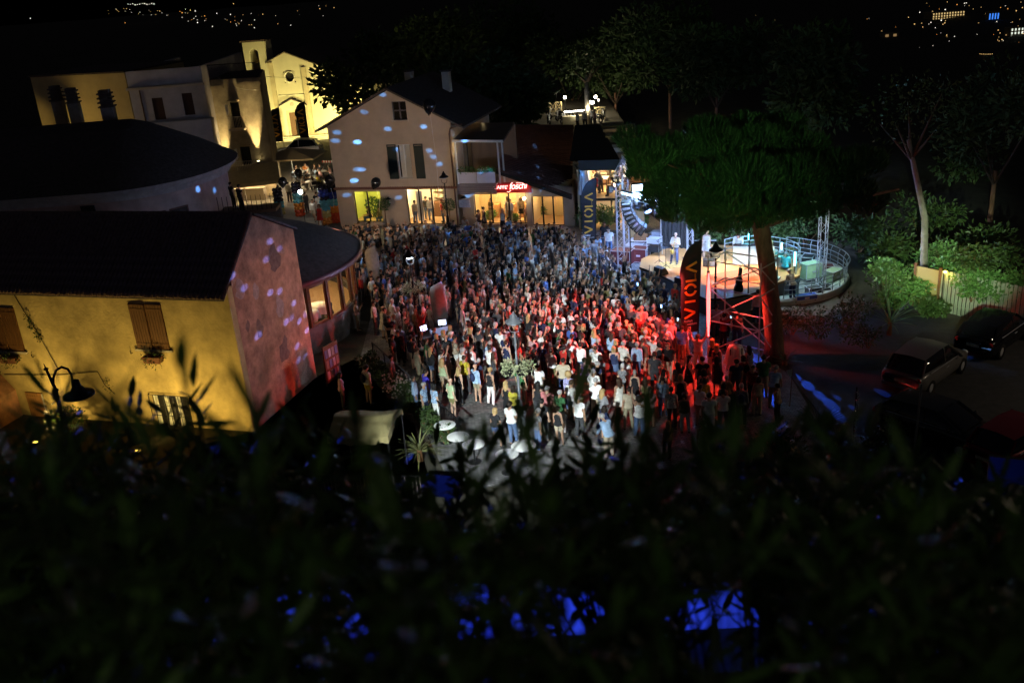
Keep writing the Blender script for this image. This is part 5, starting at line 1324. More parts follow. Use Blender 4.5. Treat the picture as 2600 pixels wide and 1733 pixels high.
flight_case((6.9,53.6,0), R(-28), (1.2,0.9,0.95), 'dark red flight case beside the left truss tower', red_ply)
flight_case((8.0,53.9,0), R(-28), (0.95,0.8,0.9), 'second red flight case with pale lid nearer the stage', red_ply)
flight_case((8.85,55.0,0), R(-28), (0.9,0.7,0.8), 'black flight case behind the red ones', blk_ply)
flight_case((7.9,55.6,0), R(-28), (1.0,0.7,0.6), 'wide low pale case near the wooden crate', pale_top)
cr = thing('wooden_crate', 'open wooden crate of gear behind the flight cases', 'crate', (8.5,56.6,0.62), R(-20))
for k in range(3):
    m = MB(); m.box(-0.45,0.45,-0.3,-0.27,0.1*k+0.01,0.1*k+0.1); m.build('slat', wood, cr); m = MB(); m.box(-0.45,0.45,0.27,0.3,0.1*k+0.01,0.1*k+0.1); m.build('slat', wood, cr)
for s in (-1,1): m = MB(); m.box(s*0.44-0.015,s*0.44+0.015,-0.268,0.268,0.01,0.3); m.build('end_board', wood, cr)
tb_ = thing('trestle_table', 'low trestle table under the wooden crate', 'table', (8.5,56.6,0), R(-20)); m = MB(); m.box(-0.7,0.7,-0.4,0.4,0.58,0.618); m.build('table_top', white_paint, tb_)
for sx in (-0.6,0.6):
    for sy in (-0.3,0.3): m = MB(); m.bar((sx,sy,0),(sx,sy,0.58),0.05); m.build('leg', dark_metal, tb_)
pale_green = M('pale_green_box', (.4,.5,.32), .6, nscale=3, namt=.2)
for (x,y,rz_,sz_,mt_,lab_) in ((16.3,48.2,20,(1.0,.6,.95),pale_green,'pale green equipment box inside the curved railing'),(17.2,47.3,35,(.9,.6,.75),pale_green,'second pale green box nearer the end of the curved railing'),(15.6,45.6,10,(.7,.5,.5),blk_ply,'small black case at the foot of the right truss tower'),(16.6,49.6,60,(.8,.6,.9),blk_ply,'black case stacked behind the right truss tower'),(15.0,44.95,5,(1.1,.4,.35),M('blue_case', (.05,.1,.4), .5),'long blue lit case at the front edge of the terrace'),(17.4,48.6,80,(.6,.5,.6),red_ply,'small dark red case against the curved railing')): flight_case((x,y,.065), R(rz_), sz_, lab_, mt_)
def wedge(loc, rz, label):
    t = thing('stage_monitor', label, 'loudspeaker', loc, R(rz), 'wedge monitors on the stage')
    m = MB(); m.add([(-.32,-.25,0),(.32,-.25,0),(.32,.25,0),(-.32,.25,0),(-.32,-.22,.38),(.32,-.22,.38),(.32,.05,.4),(-.32,.05,.4),(.32,.25,.1),(-.32,.25,.1)],[(3,2,1,0),(0,1,5,4),(4,5,6,7),(7,6,8,9),(9,8,2,3),(0,4,7,9,3),(1,2,8,6,5)]); m.build('cabinet', black_metal, t)
    m = MB(); m.add([(-.29,.07,.385),(.29,.07,.385),(.29,.24,.13),(-.29,.24,.13)],[(0,1,2,3)], Matrix.Translation((0,.008,.008))); m.build('grille', M('speaker_grille', (0.03,0.03,0.035)), t)
wedge((8.3,48.6,SZ), -60, 'black wedge monitor in front of the saxophonist'); wedge((9.05,46.6,SZ), -50, 'black wedge monitor left of the red banner')
wedge((11.1,49.4,SZ), -20, 'wedge monitor behind the red banner near the white panel')
def mic(loc, label, boom=True):
    t = thing('microphone_stand', label, 'stand', loc, rng.uniform(0,6), 'microphone stands')
    m = MB(); m.tube([(0,0,0.02),(0,0,1.35)],0.014,5); m.build('pole', black_metal, t)
    for a in range(3): m = MB(); m.tube([(0,0,0.18),(.3*math.cos(a*2.1),.3*math.sin(a*2.1),0.01)],0.012,5); m.build('leg', black_metal, t)
    m = MB(); m.tube([(-.2,0,1.2),(0,0,1.35),(.45,0,1.55)],0.011,5); m.build('boom', black_metal, t)
    m = MB(); m.ball((.48,0,1.56),(.035,.03,.03),8,5); m.build('microphone', dark_metal, t)
for k,(x,y) in enumerate(((8.55,50.6),(8.75,49.6),(9.9,48.5),(10.6,50.2),(13.0,48.2))):
    mic((x,y,SZ), 'black boom microphone stand on stage, ' + ['left of the saxophonist','before the saxophonist','alone on the amber boards','beside the black curtain','near the white panel'][k])
# black curtain and grey booth
ct = thing('stage_curtain', 'black stage curtain hanging behind the saxophonist', 'curtain', (9.6,53.6,SZ), R(-35))
n = 24; m = MB(); m.add([(1.9*i/n-0.4, 0.09*math.sin(i*1.9), z*(1 if i < n*.7 else 1-0.0)) for z in (0.0,3.1) for i in range(n+1)], [(i,i+1,n+2+i,n+1+i) for i in range(n)]); m.build('cloth', M('black_cloth', (0.008,0.008,0.01), 0.95), ct)
m = MB(); m.tube([(-.45,0,3.12),(1.55,0,3.12)],0.025,6); m.build('rail', alu, ct)
for x in (-.45,1.55): m = MB(); m.tube([(x,0,-0.0),(x,0,3.12)],0.025,6); m.build('upright', alu, ct)
bo = thing('mixing_booth', 'grey panelled booth with cables behind the saxophonist', 'booth', (9.0,55.2,0), R(-30))
m = MB(); m.box(-0.1,1.8,-0.04,0.0,0,1.35); m.build('front_panel', M('grey_panel', (0.16,0.18,0.22), 0.5, nscale=2), bo); m = MB(); m.box(-0.15,1.85,-0.1,0.6,1.352,1.42); m.build('counter', M('grey_panel', (0.16,0.18,0.22)), bo); m = MB(); m.box(-0.1,-0.05,0.002,0.6,0,1.35); m.build('side_panel', M('grey_panel', (0.16,0.18,0.22)), bo)
ar = thing('amplifier_rack', 'silver amplifier rack on a table frame left of the saxophonist', 'rack', (8.55,52.1,SZ), R(-30))
m = MB(); m.box(-.35,.35,-.25,.25,.75,1.05); m.build('amplifier', M('silver_box', (0.4,0.42,0.46), 0.4, 0.5), ar); m = MB(); m.box(-.3,.3,-.24,.24,.3,.6); m.build('lower_unit', black_metal, ar)
for sx in (-.36,.36):
    for sy in (-.26,.26): m = MB(); m.bar((sx,sy,0),(sx,sy,1.1),0.03); m.build('upright', alu, ar)
for z in (.28,.72): m = MB(); m.box(-.38,.38,-.28,.28,z-.02,z); m.build('shelf', dark_metal, ar)
# white keyboard panel, lit hard from above
wp = thing('white_keyboard_riser', 'glaring white panel in front of the keyboards under the spotlight', 'panel', (12.35,49.3,SZ), R(-17))
m = MB(); m.add([(0,0,0.0),(1.35,0,0.0),(1.35,0.25,0.95),(0,0.25,0.95),(0,0.04,0.0),(1.35,0.04,0.0),(1.35,0.29,0.95),(0,0.29,0.95)],[(0,1,2,3),(7,6,5,4),(0,4,5,1),(1,5,6,2),(2,6,7,3),(3,7,4,0)]); m.build('board', M('white_board', (0.82,0.82,0.8), 0.6), wp)
kb = MB(); kb.box(0.0,1.4,0.3,0.62,0.95,1.03); kb.build('keyboard', black_metal, wp)
for x in (0.1,1.25): m = MB(); m.bar((x,0.45,0),(x,0.45,0.95),0.05); m.build('leg', black_metal, wp)
def keyboard(loc, rz, label, L=1.3):
    t = thing('stage_keyboard', label, 'keyboard', loc, R(rz), 'keyboards')
    m = MB(); m.box(-L/2,L/2,-.17,.17,.82,.9); m.build('case', black_metal, t)
    m = MB(); m.box(-L/2+.05,L/2-.05,-.16,-.02,.901,.915); m.build('keys', white_paint, t)
    for s in (-1,1): m = MB(); m.bar((-.35,s*.12,0),(.35,s*.12,.82),.035); m.bar((.35,s*.12,0),(-.35,s*.12,.82),.035); m.build('cross_leg', dark_metal, t)
    return t
keyboard((13.7,46.0,0.06), 60, 'keyboard before the man in a beige shirt at the right'); keyboard((11.3,51.3,SZ), -15, 'pink lit keyboard at the back of the stage')
# drum kit
dk = thing('drum_kit', 'small drum kit with cymbals at the right rear of the stage', 'drum kit', (14.6,48.3,SZ), R(150))
def drum(r_, h, c, rot=(0,0,0), nm='drum', mat=None):
    m = MB(); m.lathe([(r_,0),(r_,h)], 20); o = m.build(nm, mat or M('drum_shell', (0.05,0.25,0.25), 0.3), dk, True, loc=c, rot=rot)
    m = MB(); m.lathe([(0.001,h+.002),(r_*1.02,h+.002),(r_*1.02,h-.03)], 20); m.lathe([(r_*1.02,.03),(r_*1.02,-.002),(0.001,-.002)], 20); m.build('drum_head', white_paint, o)
drum(.28,.4,(0,.2,.3),(R(90),0,0),'bass_drum'); drum(.18,.16,(-.45,-.1,.55),nm='snare_drum'); drum(.15,.18,(-.15,.15,.75),(R(-15),0,0),'tom'); drum(.16,.2,(.2,.15,.75),(R(-15),0,0),'tom'); drum(.2,.35,(.5,-.1,.3),nm='floor_tom')
for k,(x,y,z) in enumerate(((-.6,.3,1.15),(.55,.35,1.2),(-.65,-.1,.95))):
    m = MB(); m.lathe([(.001,.03),(.05,.02),(.24,0)], 20); m.build('cymbal', M('brass', (0.5,0.35,0.1), 0.3, 0.9), dk, True, loc=(x,y,z), rot=(R(8),R(5),0))
    m = MB(); m.tube([(x,y,0),(x,y,z)],.012,5); m.build('cymbal_stand', alu, dk)
# guitar case leaning at the front corner
gc = thing('guitar_case', 'black guitar case standing on the stage corner inside the scaffold view', 'case', (11.5,44.7,SZ), R(200))
m = MB(); m.vprism([(-.2,0),(.2,0),(.24,.12),(.2,.35),(.14,.45),(.18,.6),(.13,.75),(.06,.85),(.06,1.35),(-.06,1.35),(-.06,.85),(-.13,.75),(-.18,.6),(-.14,.45),(-.2,.35),(-.24,.12)], -.08,.06, Matrix.Rotation(R(-8),4,'X')); m.build('case', black_metal, gc)
# cyan LED tubes
cy_mat = M('cyan_tube', (0.5,0.9,1), 0.3, emit=(0.2,0.85,1.0), estr=16)
for k,((xa,ya),(xb,yb),dep) in enumerate((((695,630),(695,555),50.5),((1262,950),(1262,785),46.8),((1100,750),(1100,670),49.0),((1165,250),(1165,110),49.5),((612,635),(612,600),51.0))):
    a, b_ = Dy(*zr(xa,ya),dep), Dy(*zr(xb,yb),dep)
    t = thing('led_tube', 'cyan vertical LED tube, ' + ['left of the pine trunk at the back','beside the drum kit at the right','just right of the pine trunk','high inside the pine branches','short one at the rear left'][k], 'led tube', (a.x,a.y,SZ if k != 3 else a.z), 0, 'cyan LED tubes')
    lo = a.z - (SZ if k != 3 else a.z); hi = b_.z - (SZ if k != 3 else a.z)
    m = MB(); m.tube([(0,0,lo),(0,0,hi)],0.04,8); m.build('tube', cy_mat, t)
    m = MB(); m.tube([(0,0.03,0.0 if k != 3 else hi),(0,0.03,lo if k != 3 else hi+0.6)],0.02,5); m.build('stand', black_metal, t)
    lamp('tube_light', 'POINT', (a.x-0.15,a.y-0.15,(a.z+b_.z)/2), 22, (0.2,0.8,1.0), t, size=0.15)
# stage light sources
stl = [((8.8,47.2,4.75),(12.0,48.3,SZ+0.2),16000,(1,0.93,0.88),34,'white spotlight aimed at the keyboards from the front truss'),((7.4,49.6,4.75),(9.35,50.4,SZ+0.8),1900,(0.9,0.92,1),24,'white spotlight on the saxophonist'),
       ((9.6,46.6,4.9),(11.6,46.9,SZ),1900,(1,0.55,0.18),46,'amber spotlight over the middle of the stage'),((8.2,48.1,4.75),(9.6,49.2,SZ),2600,(1,0.6,0.2),50,'amber spotlight over the left boards'),
       ((15.9,46.3,5.6),(17.2,46.6,0.3),150,(0.75,1.0,0.8),70,'cool spotlight on the curved railing'),((12.8,46.6,5.2),(14.3,45.6,0.8),340,(0.75,0.9,1),50,'cool spotlight over the beige shirted keyboardist'),
       ((15.8,46.2,5.5),(14.6,48.6,1.0),420,(0.45,0.9,1),60,'cyan spotlight over the drum kit'),((9.8,48.0,4.9),(16.1,46.0,2.8),1500,(.8,.85,1),22,'white spotlight on the right truss tower'),((8.4,47.6,4.8),(6.5,51.2,2.6),520,(.6,.55,1),26,'lavender spotlight on the left truss tower'),((9.2,46.8,4.9),(11.4,51.0,1.6),2600,(.45,.62,1),80,'blue spotlight over the stage rear'),((7.0,50.3,4.7),(6.9,52.6,0.5),600,(0.3,0.45,1),80,'blue spotlight over the flight cases')]
for (p, q, pw, c, ang, lab) in stl:
    par_can(p, lab, q, M('lens_%d' % int(p[0]*10), c, 0.3, emit=c, estr=6)); lamp('stage_beam', 'SPOT', Vector(p)+(Vector(q)-Vector(p)).normalized()*0.2, pw*5.5, c, None, q, ang, 0.5, 0.06)
# ---------------------------------------------------------------- scaffold tower, banners, red lamp
sF, sR_ = Vector((8.7,38.95,0)), Vector((10.5,37.2,0)); sd = Vector((1.0,1.05,0))
sc = thing('scaffold_tower', 'tube scaffold tower lit red from one side beside the pine trunk', 'scaffold', sF)
steel = M('scaffold_steel', (0.55,0.53,0.53), 0.5, 0.25, nscale=8, namt=0.3)
Pn = [Vector((0,0,0)), sR_-sF, sR_-sF+sd, sd]
SH = 4.75; lev = [0.25,1.75,3.3,4.5]
for p in Pn: m = MB(); m.tube([p, p+Vector((0,0,SH))],0.03,7); m.build('standard', steel, sc); m = MB(); m.box(p.x-.1,p.x+.1,p.y-.1,p.y+.1,0,.015); m.build('base_plate', steel, sc)
for z in lev:
    for i in range(4): m = MB(); m.tube([Pn[i]+Vector((0,0,z)), Pn[(i+1)%4]+Vector((0,0,z))],0.026,6); m.build('ledger', steel, sc)
for k in range(3):
    a, b_ = (0,1) if k % 2 else (1,0)
    m = MB(); m.tube([Pn[b_]+Vector((0,0,lev[k])), Pn[a]+Vector((0,0,lev[k+1]))],0.026,6); m.build('brace', steel, sc)
    m = MB(); m.tube([Pn[3 if k%2 else 2]+Vector((0,0,lev[k])), Pn[2 if k%2 else 3]+Vector((0,0,lev[k+1]))],0.026,6); m.build('brace', steel, sc)
    m = MB(); m.tube([Pn[1]+Vector((0,0,lev[k+1])), Pn[2]+Vector((0,0,lev[k]))],0.026,6); m.build('brace', steel, sc)
orange = M('banner_orange', (0.75,0.36,0.04), 0.8); flag_black = M('banner_black', (0.022,0.02,0.026), 0.85, nscale=4, namt=0.3)
def stroke(m, pts, w):
    for a, b_ in zip(pts, pts[1:]): m.bar((a[0],0,a[1]),(b_[0],0,b_[1]),0.012,w)
def feather(loc, rz, H, W, label, lean=0.0, small=True, tail=0.12):
    """black feather flag: pole on the right, curved top, VIOLA reading upwards"""
    t = thing('feather_banner', label, 'banner', loc, R(rz), 'feather banners')
    z0 = H*0.2; n = 22; L = []; Rr = []
    for i in range(n+1):
        f = i/n; z = z0 + (H-z0)*f
        wl = W*(0.8 + 0.2*f) if f < .62 else W*math.sqrt(max(0.0, 1-((f-.62)/.38)**2.2))
        xr = lean*z; L.append((xr - wl, 0.05*math.sin(f*7)*W, z)); Rr.append((xr, 0.0, z))
    m = MB(); m.add(L+Rr, [(i,n+1+i,n+2+i,i+1) for i in range(n)]); m.build('flag_cloth', flag_black, t)
    m = MB(); m.tube([(0,0,0)] + [(lean*z,0,z) for z in (H*.3,H*.7,H)],[.028,.02,.015,.008],6); m.build('pole', black_metal, t)
    m = MB(); m.lathe([(.001,.06),(.2,.05),(.24,0)], 14); m.build('base', black_metal, t)
    # letters, advance upwards (local z), letter-up = -x
    s = W*0.5; gap = (H-z0)*0.64/5; zc0 = z0 + (H-z0)*0.22
    for k, ch_ in enumerate('VIOLA'):
        m = MB(); w = s*0.2; h = s
        if ch_ == 'V': stroke(m, [(-h/2,-h*.45),(h/2,0)], w); stroke(m, [(h/2-.0,0.0),(-h/2,h*.45)], w)
        if ch_ == 'I': stroke(m, [(-h/2,0),(h/2,0)], w)
        if ch_ == 'O':
            for a0_, a1_ in ((15,165),(195,345)):
                stroke(m, [(h*.5*math.cos(R(a)), h*.5*math.sin(R(a))) for a in range(a0_, a1_+1, 15)], w)
        if ch_ == 'L': stroke(m, [(-h/2,-h*.25),(h/2,-h*.25)], w); stroke(m, [(h/2-w/2,-h*.18),(h/2-w/2,h*.35)], w)
        if ch_ == 'A': stroke(m, [(h/2,-h*.45),(-h/2,0)], w); stroke(m, [(-h/2,0),(h/2,h*.45)], w)
        z = zc0 + gap*k*(1.0 if k < 4 else .97)
        m.build('letter', orange, t, loc=(lean*z - W*0.47, -0.035 - 0.03*W, z))
    if small:
        for j, tx in enumerate(('Italian','premium','beer')): text_mesh('small_lettering', tx, W*0.17, white_paint, t, (lean*H*.3 - W*0.72, -0.05, z0 + (H-z0)*(0.12-0.035*j)), (R(90),0,0), 0.002)
    return t
feather((8.35,39.5,0), 12, 5.3, 1.0, 'red lit black feather banner with orange letters beside the scaffold', 0.04)
feather((5.45,55.2,0), -5, 5.0, 0.95, 'black feather banner with orange letters between the crowd and the cafe', 0.05)
qa, qb = G(*zc(300,965)), G(*zc(545,935))
feather((qa.x+1.5,qa.y,0), 3, 4.6, 1.35, 'black feather banner left of the church door', 0.02, False); feather((qb.x+1.2,qb.y,0), 3, 4.9, 1.2, 'black feather banner directly before the church door', 0.02, False)
# red LED batten on the scaffold
rl_ = thing('red_led_batten', 'glaring red LED batten upright on the scaffold behind the banner', 'stage light', (8.66,38.72,0), R(0))
m = MB(); m.box(-.06,.06,0,.05,1.0,4.1); m.build('housing', black_metal, rl_)
m = MB(); m.tube([(0,-.05,1.1),(0,-.05,1.9),(0,-.05,3.0),(0,-.05,4.0)],[.03,.075,.085,.03],8); m.build('tube', M('red_tube', (1,0.4,0.35), 0.3, emit=(1,0.06,0.055), estr=9), rl_)
lamp('red_flood', 'AREA', (8.95,37.7,2.6), 140, (1,0.03,0.02), rl_, Vector((4.2,36.6,0.9)), size=0.3, size_y=2.8)
lamp('red_spot', 'SPOT', (8.6,38.0,4.3), 3200, (1,0.03,0.015), rl_, Vector((6.9,36.2,0)), 62, 0.7, 0.1)
lamp('red_spot', 'SPOT', (8.2,38.2,4.5), 6500, (1,0.06,0.05), rl_, Vector((4.0,39.6,1.0)), 80, .7, 0.1)
lamp('red_spot', 'SPOT', (9.3,39.2,2.4), 1100, (1,0.06,0.04), rl_, Vector((11.4,39.2,2.2)), 100, 0.8, 0.1)
# draped white stand
dr = thing('draped_stand', 'stand hidden under a crumpled white cloth before the scaffold', 'cloth', (9.45,37.1,0))
n = 30; vs = []; prof = [(0.05,1.2),(0.24,1.18),(0.27,1.05),(0.31,0.7),(0.36,0.35)]
for k,(r_,z) in enumerate(prof):
    for j in range(n):
        a = 2*math.pi*j/n; w = 1 + (0.3*k/4)*math.sin(5*a+1)+ (0.22*k/4)*math.sin(9*a); vs.append((r_*w*math.cos(a)*1.15, r_*w*math.sin(a), z + (0.12*math.sin(3*a) if k == 4 else 0.03*math.sin(4*a))))
m = MB(); m.add(vs, [(k*n+j,(k+1)*n+j,(k+1)*n+(j+1)%n,k*n+(j+1)%n) for k in range(4) for j in range(n)]); m.add([(0,0,1.24)]+[vs[j] for j in range(n)], [(0,1+j,1+(j+1)%n) for j in range(n)]); m.build('cloth', M('white_cloth', (0.75,0.72,0.66)), dr, True)
for sx in (-.25,.25):
    for sy in (-.2,.2): m = MB(); m.bar((sx,sy,0),(sx,sy,1.15),.04); m.build('leg', dark_metal, dr)
# ---------------------------------------------------------------- street furniture
def flower_ring(t, z, r_, n, rnd, mat):
    m = MB()
    for k in range(5):
        a = k*1.257; leaf_cloud(m, (r_*math.cos(a), r_*math.sin(a), z), (.24,.24,.24), n//5, .1, rnd)
    m.build('hanging_flowers', mat, t)
    m = MB()
    for k in range(5):
        a = k*1.257; m.lathe([(.02,-.2),(.16,-.1),(.18,.02)], 10, (r_*math.cos(a), r_*math.sin(a), z-.05)); m.bar((0,0,z+.02),(r_*math.cos(a),r_*math.sin(a),z+.02),.02)
    m.build('basket_ring', black_metal, t)
pale_leaf = Mleaf('pale_flowers', (0.12,0.16,0.05), (0.45,0.45,0.28))
def lantern_post(loc, label, h=5.0, flowers=False, lit=None, mat=black_metal):
    t = thing('street_lamp', label, 'street lamp', loc, 0, 'lantern posts on the square')
    m = MB(); m.lathe([(.26,0),(.26,.12),(.2,.16),(.19,.75),(.23,.8),(.23,.88),(.12,.95)], 8); m.build('pedestal', mat, t)
    m = MB(); m.lathe([(.1,.95),(.085,1.3),(.1,1.35),(.06,1.42),(.045,h*.62),(.065,h*.63),(.04,h*.65),(.035,h-.75)], 12); m.build('post', mat, t, True)
    m = MB()
    for s in (-1,1): m.tube([(0,0,h-.8),(s*.16,0,h-.72),(s*.2,0,h-.5)],.018,5)
    m.build('fork', mat, t)
    m = MB(); m.lathe([(.001,h+.06),(.04,h+.04),(.06,h-.04),(.12,h-.1),(.15,h-.2),(.3,h-.3),(.33,h-.36)], 18); m.build('hood', mat, t, True)
    m = MB(); m.lathe([(.17,h-.36),(.15,h-.46),(.001,h-.5)], 14); m.build('globe', M('lit_globe_'+label[:6], (1,1,1), .3, emit=lit, estr=14) if lit else M('unlit_globe', (.35,.37,.4), .3), t, True)
    if flowers: flower_ring(t, h*.56, .42, 700, rng, pale_leaf)
    return t
iron_grey = M('iron_grey', (0.2,0.21,0.23), 0.45, 0.4)
lantern_post((0.12,32.95,0), 'grey lantern post with flower baskets among the near crowd', 4.95, True, None, iron_grey)
q = G(*zp(1400,690), 4.3); lantern_post((q.x,q.y,0), 'lit lantern post with flower baskets in the dark middle of the crowd', 4.6, True, (0.85,0.95,1.0)); lamp('lantern_light', 'POINT', (q.x,q.y,4.05), 80, (0.75,0.85,1.0), None, size=.15)
q = G(*z3(905,690), 4.2); lantern_post((q.x,q.y,0), 'dark lantern post before the cafe doors', 4.4)
q = G(*z6(905,60), 4.4); lantern_post((q.x,q.y,0), 'dark lantern post seen red behind the scaffold', 4.5)
# lamp with swan neck in front of the yellow wall
hd = Dy(*z2(445,1225), 24.5); pb_ = Dy(*z2(262,1090), 24.5)
sl_ = thing('swan_neck_lamp', 'black swan neck street lamp before the yellow wall', 'street lamp', (pb_.x+0.55,pb_.y,pb_.z-4.2))
z_ = lambda v: (v[0]-sl_.location[0], v[1]-sl_.location[1], v[2]-sl_.location[2])
P0 = Vector(z_(Dy(*z2(358,1385),24.5))); P1 = Vector(z_(Dy(*z2(318,1210),24.5))); P2 = Vector(z_(Dy(*z2(262,1090),24.5))); P3 = Vector(z_(Dy(*z2(248,1058),24.5)))
m = MB(); m.tube([P0 + (P0-P1)*1.9, P0, P1, P2],[.06,.055,.05,.035],8); m.tube([P2,P3],[.03,.008],6); m.ball(P1,(.08,.08,.06),10,6); m.ball(P2,(.07,.07,.05),10,6); m.ball(P0.lerp(P1,.2),(.085,.085,.06),10,6); m.build('post', black_metal, sl_, True)
arcp = [Vector(z_(Dy(*z2(*p),24.5))) for p in ((306,1190),(303,1140),(318,1098),(350,1078),(385,1090),(405,1120),(412,1155))]
m = MB(); m.tube(arcp, .035, 8); m.build('swan_neck', black_metal, sl_, True)
hz = Vector(z_(hd)); m = MB(); m.lathe([(.04,.42),(.1,.38),(.13,.2),(.16,.16),(.2,.08),(.42,-.02),(.44,-.08)], 20, hz); m.build('shade', black_metal, sl_, True)
m = MB(); m.lathe([(.2,-.04),(.15,-.1),(.001,-.12)], 14, hz); m.build('lens', M('unlit_globe', (.35,.37,.4), .3), sl_, True)
# covered parasols (grey slabs standing out of the crowd)
for k,(zf_,px,pt,ln) in enumerate(((zp,(1050,1000),(1035,640),.1),(zp,(1740,1440),(1715,960),.12))):
    b0 = G(*zf_(*px), 0.55); h = 2.75
    t = thing('covered_parasol', ['tall grey covered parasol in the left of the crowd','tall grey covered parasol beside the sound desk'][k], 'parasol', (b0.x,b0.y,0), R(-8), 'covered parasols')
    m = MB(); n = 16; vs = []
    for (r_,z) in ((.2,.75),(.26,1.0),(.28,1.7),(.27,2.4),(.2,2.75)):
        for j in range(n):
            a = 2*math.pi*j/n; w = 1+.07*math.sin(4*a+z); vs.append((1.35*r_*w*math.cos(a)-ln*(z-1)*.3, .6*r_*w*math.sin(a), z + (.12*math.cos(a) if z > 2.5 else 0)))
    m.add(vs, [(i*n+j,i*n+(j+1)%n,(i+1)*n+(j+1)%n,(i+1)*n+j) for i in range(4) for j in range(n)] + [tuple(range(4*n,5*n))]); m.build('cover', M('grey_cover', (.3,.26,.25), .9, nscale=3, namt=.35), t, True)
    m = MB(); m.tube([(0,0,0),(0,0,.8)],.05,8); m.build('pole', dark_metal, t); m = MB(); m.box(-.45,.45,-.45,.45,0,.08); m.build('base', iron_grey, t)
# sound desk
sd_ = thing('sound_desk', 'sound desk with lit screens in a gap in the crowd', 'desk', (-3.6,42.1,0), R(20))
m = MB(); m.box(-.9,.9,-.4,.4,.85,.92); m.build('desk_top', black_metal, sd_)
for sx in (-.8,.8):
    for sy in (-.3,.3): m = MB(); m.bar((sx,sy,0),(sx,sy,.85),.05); m.build('leg', dark_metal, sd_)
m = MB(); m.add([(-.2,-.35,.94),(.75,-.35,.94),(.75,.25,1.08),(-.2,.25,1.08),(-.2,-.35,.93),(.75,-.35,.93),(.75,.25,.93),(-.2,.25,.93)],[(0,1,2,3),(0,4,5,1),(1,5,6,2),(2,6,7,3),(3,7,4,0)]); m.build('mixer', M('mixer_panel', (.3,.33,.42), .5, nscale=40, namt=.6, emit=(.35,.45,.8), estr=.35), sd_)
for k,(x,y,a) in enumerate(((-.5,.15,20),(.5,.42,-15))):
    m = MB(); m.box(-.2,.2,-.012,.012,0,.28); s_ = m.build('screen', black_metal, sd_, loc=(x,y,1.1), rot=(R(-15),0,R(a)))
    m = MB(); m.box(-.185,.185,-.016,-.013,.02,.265); m.build('screen_face', M('screen_glow', (.5,.6,.9), .3, emit=(.6,.72,1.0), estr=3), s_)
m = MB(); m.tube([(-.9,-.3,1.1),(-2.4,-.5,1.35)],.02,6); m.build('boom_arm', alu, sd_)
# white cafe tables in the near corner
for k,(zf_,px) in enumerate(((z4,(1435,1385)),(z4,(1325,1440)),(zg,(1740,1262)),(zg,(1580,1182)),(zg,(1440,1062)))):
    q = G(*zf_(*px), .75); round_table('round_cafe_table', 'white round cafe table, ' + ['the largest beside the lantern post','half hidden by leaves below the lantern post','second from the railing end','third along the railing','furthest up the railing'][k], (q.x,q.y,0), .46 if k == 0 else .42, .75, group='white cafe tables')
# sloping iron railing with balusters along the side path
r0, r1 = Vector((-6.55,41.4,0)), Vector((-2.2,32.3,0))
ra = thing('iron_railing', 'dark iron railing running down beside the path past white flowers', 'railing', r0)
L = (r1-r0).length; nb = 62
for i in range(nb+1):
    p = (r1-r0)*(i/nb); m = MB(); m.tube([(p.x,p.y,-.05),(p.x,p.y,.98)],.012 if i % 10 else .028,5); m.build('baluster', iron_grey if 26 < i < 44 else black_metal, ra)  # paler balusters: the lit stretch is put into their colour
for z in (.1,1.0): m = MB(); m.bar((0,0,z),((r1-r0).x,(r1-r0).y,z),.05,.035); m.build('rail', black_metal, ra)
for k, f in enumerate((.06,.2,.3,.4,.48,.62,.74,.86,.95)):
    p = r0.lerp(r1, f) + Vector((-.45,-.25,0))
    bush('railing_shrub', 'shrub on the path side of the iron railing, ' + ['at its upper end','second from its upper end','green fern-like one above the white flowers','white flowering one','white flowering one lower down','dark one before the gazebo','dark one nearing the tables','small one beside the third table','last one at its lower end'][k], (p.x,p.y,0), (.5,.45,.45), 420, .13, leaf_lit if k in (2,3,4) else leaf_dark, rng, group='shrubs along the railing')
    if k in (3,4):
        fl = MB()
        for i in range(90): fl.ball((rng.uniform(-.5,.6), rng.uniform(-.5,.5), rng.uniform(.3,.95)), (.045,.045,.04), 5, 3)
        fl.build('white_flowers', M('white_petal', (.8,.78,.7)), [o for o in COL.objects if o.name.startswith('railing_shrub')][-1])
# gazebo canopy
gz = thing('canvas_gazebo', 'canvas gazebo tinted for yellow lamplight, with sagging roof beside the stairs', 'gazebo', (-5.4,30.2,0), R(-8))
gm_ = M('gazebo_canvas', (.55,.45,.2), .9, nscale=3, namt=.15, bump=.3, bscale=7)  # canvas coloured yellow to carry the sodium lamplight
n = 18; vs = [];
def cz_(a, b_): return 2.25 + .32*(1-abs(b_*2-1)**1.5) - .1*math.sin(math.pi*a)*.6 + .02*math.sin(9*a+5*b_) - (.05 if abs(b_-.36) < .03 or abs(b_-.7) < .03 else 0)
for j in range(n+1):
    for i in range(n+1): a, b_ = i/n, j/n; vs.append((-1.08+2.16*a + .03*math.sin(7*b_), -1.08+2.16*b_, cz_(a,b_)))
m = MB(); m.add(vs, [(j*(n+1)+i,j*(n+1)+i+1,(j+1)*(n+1)+i+1,(j+1)*(n+1)+i) for j in range(n) for i in range(n)]); m.build('canopy', gm_, gz, True)
for s in range(4):
    pts = [vs[i] for i in (range(n+1) if s == 0 else range(n*(n+1),(n+1)**2) if s == 1 else range(0,(n+1)**2,n+1) if s == 2 else range(n,(n+1)**2,n+1))]
    m = MB(); low = [(p[0]*1.02, p[1]*1.02, p[2]-.24 + .03*math.sin(i*1.7)) for i, p in enumerate(pts)]
    m.add(pts+low, [(i,i+1,n+2+i,n+1+i) for i in range(n)]); m.build('valance', gm_, gz, True)
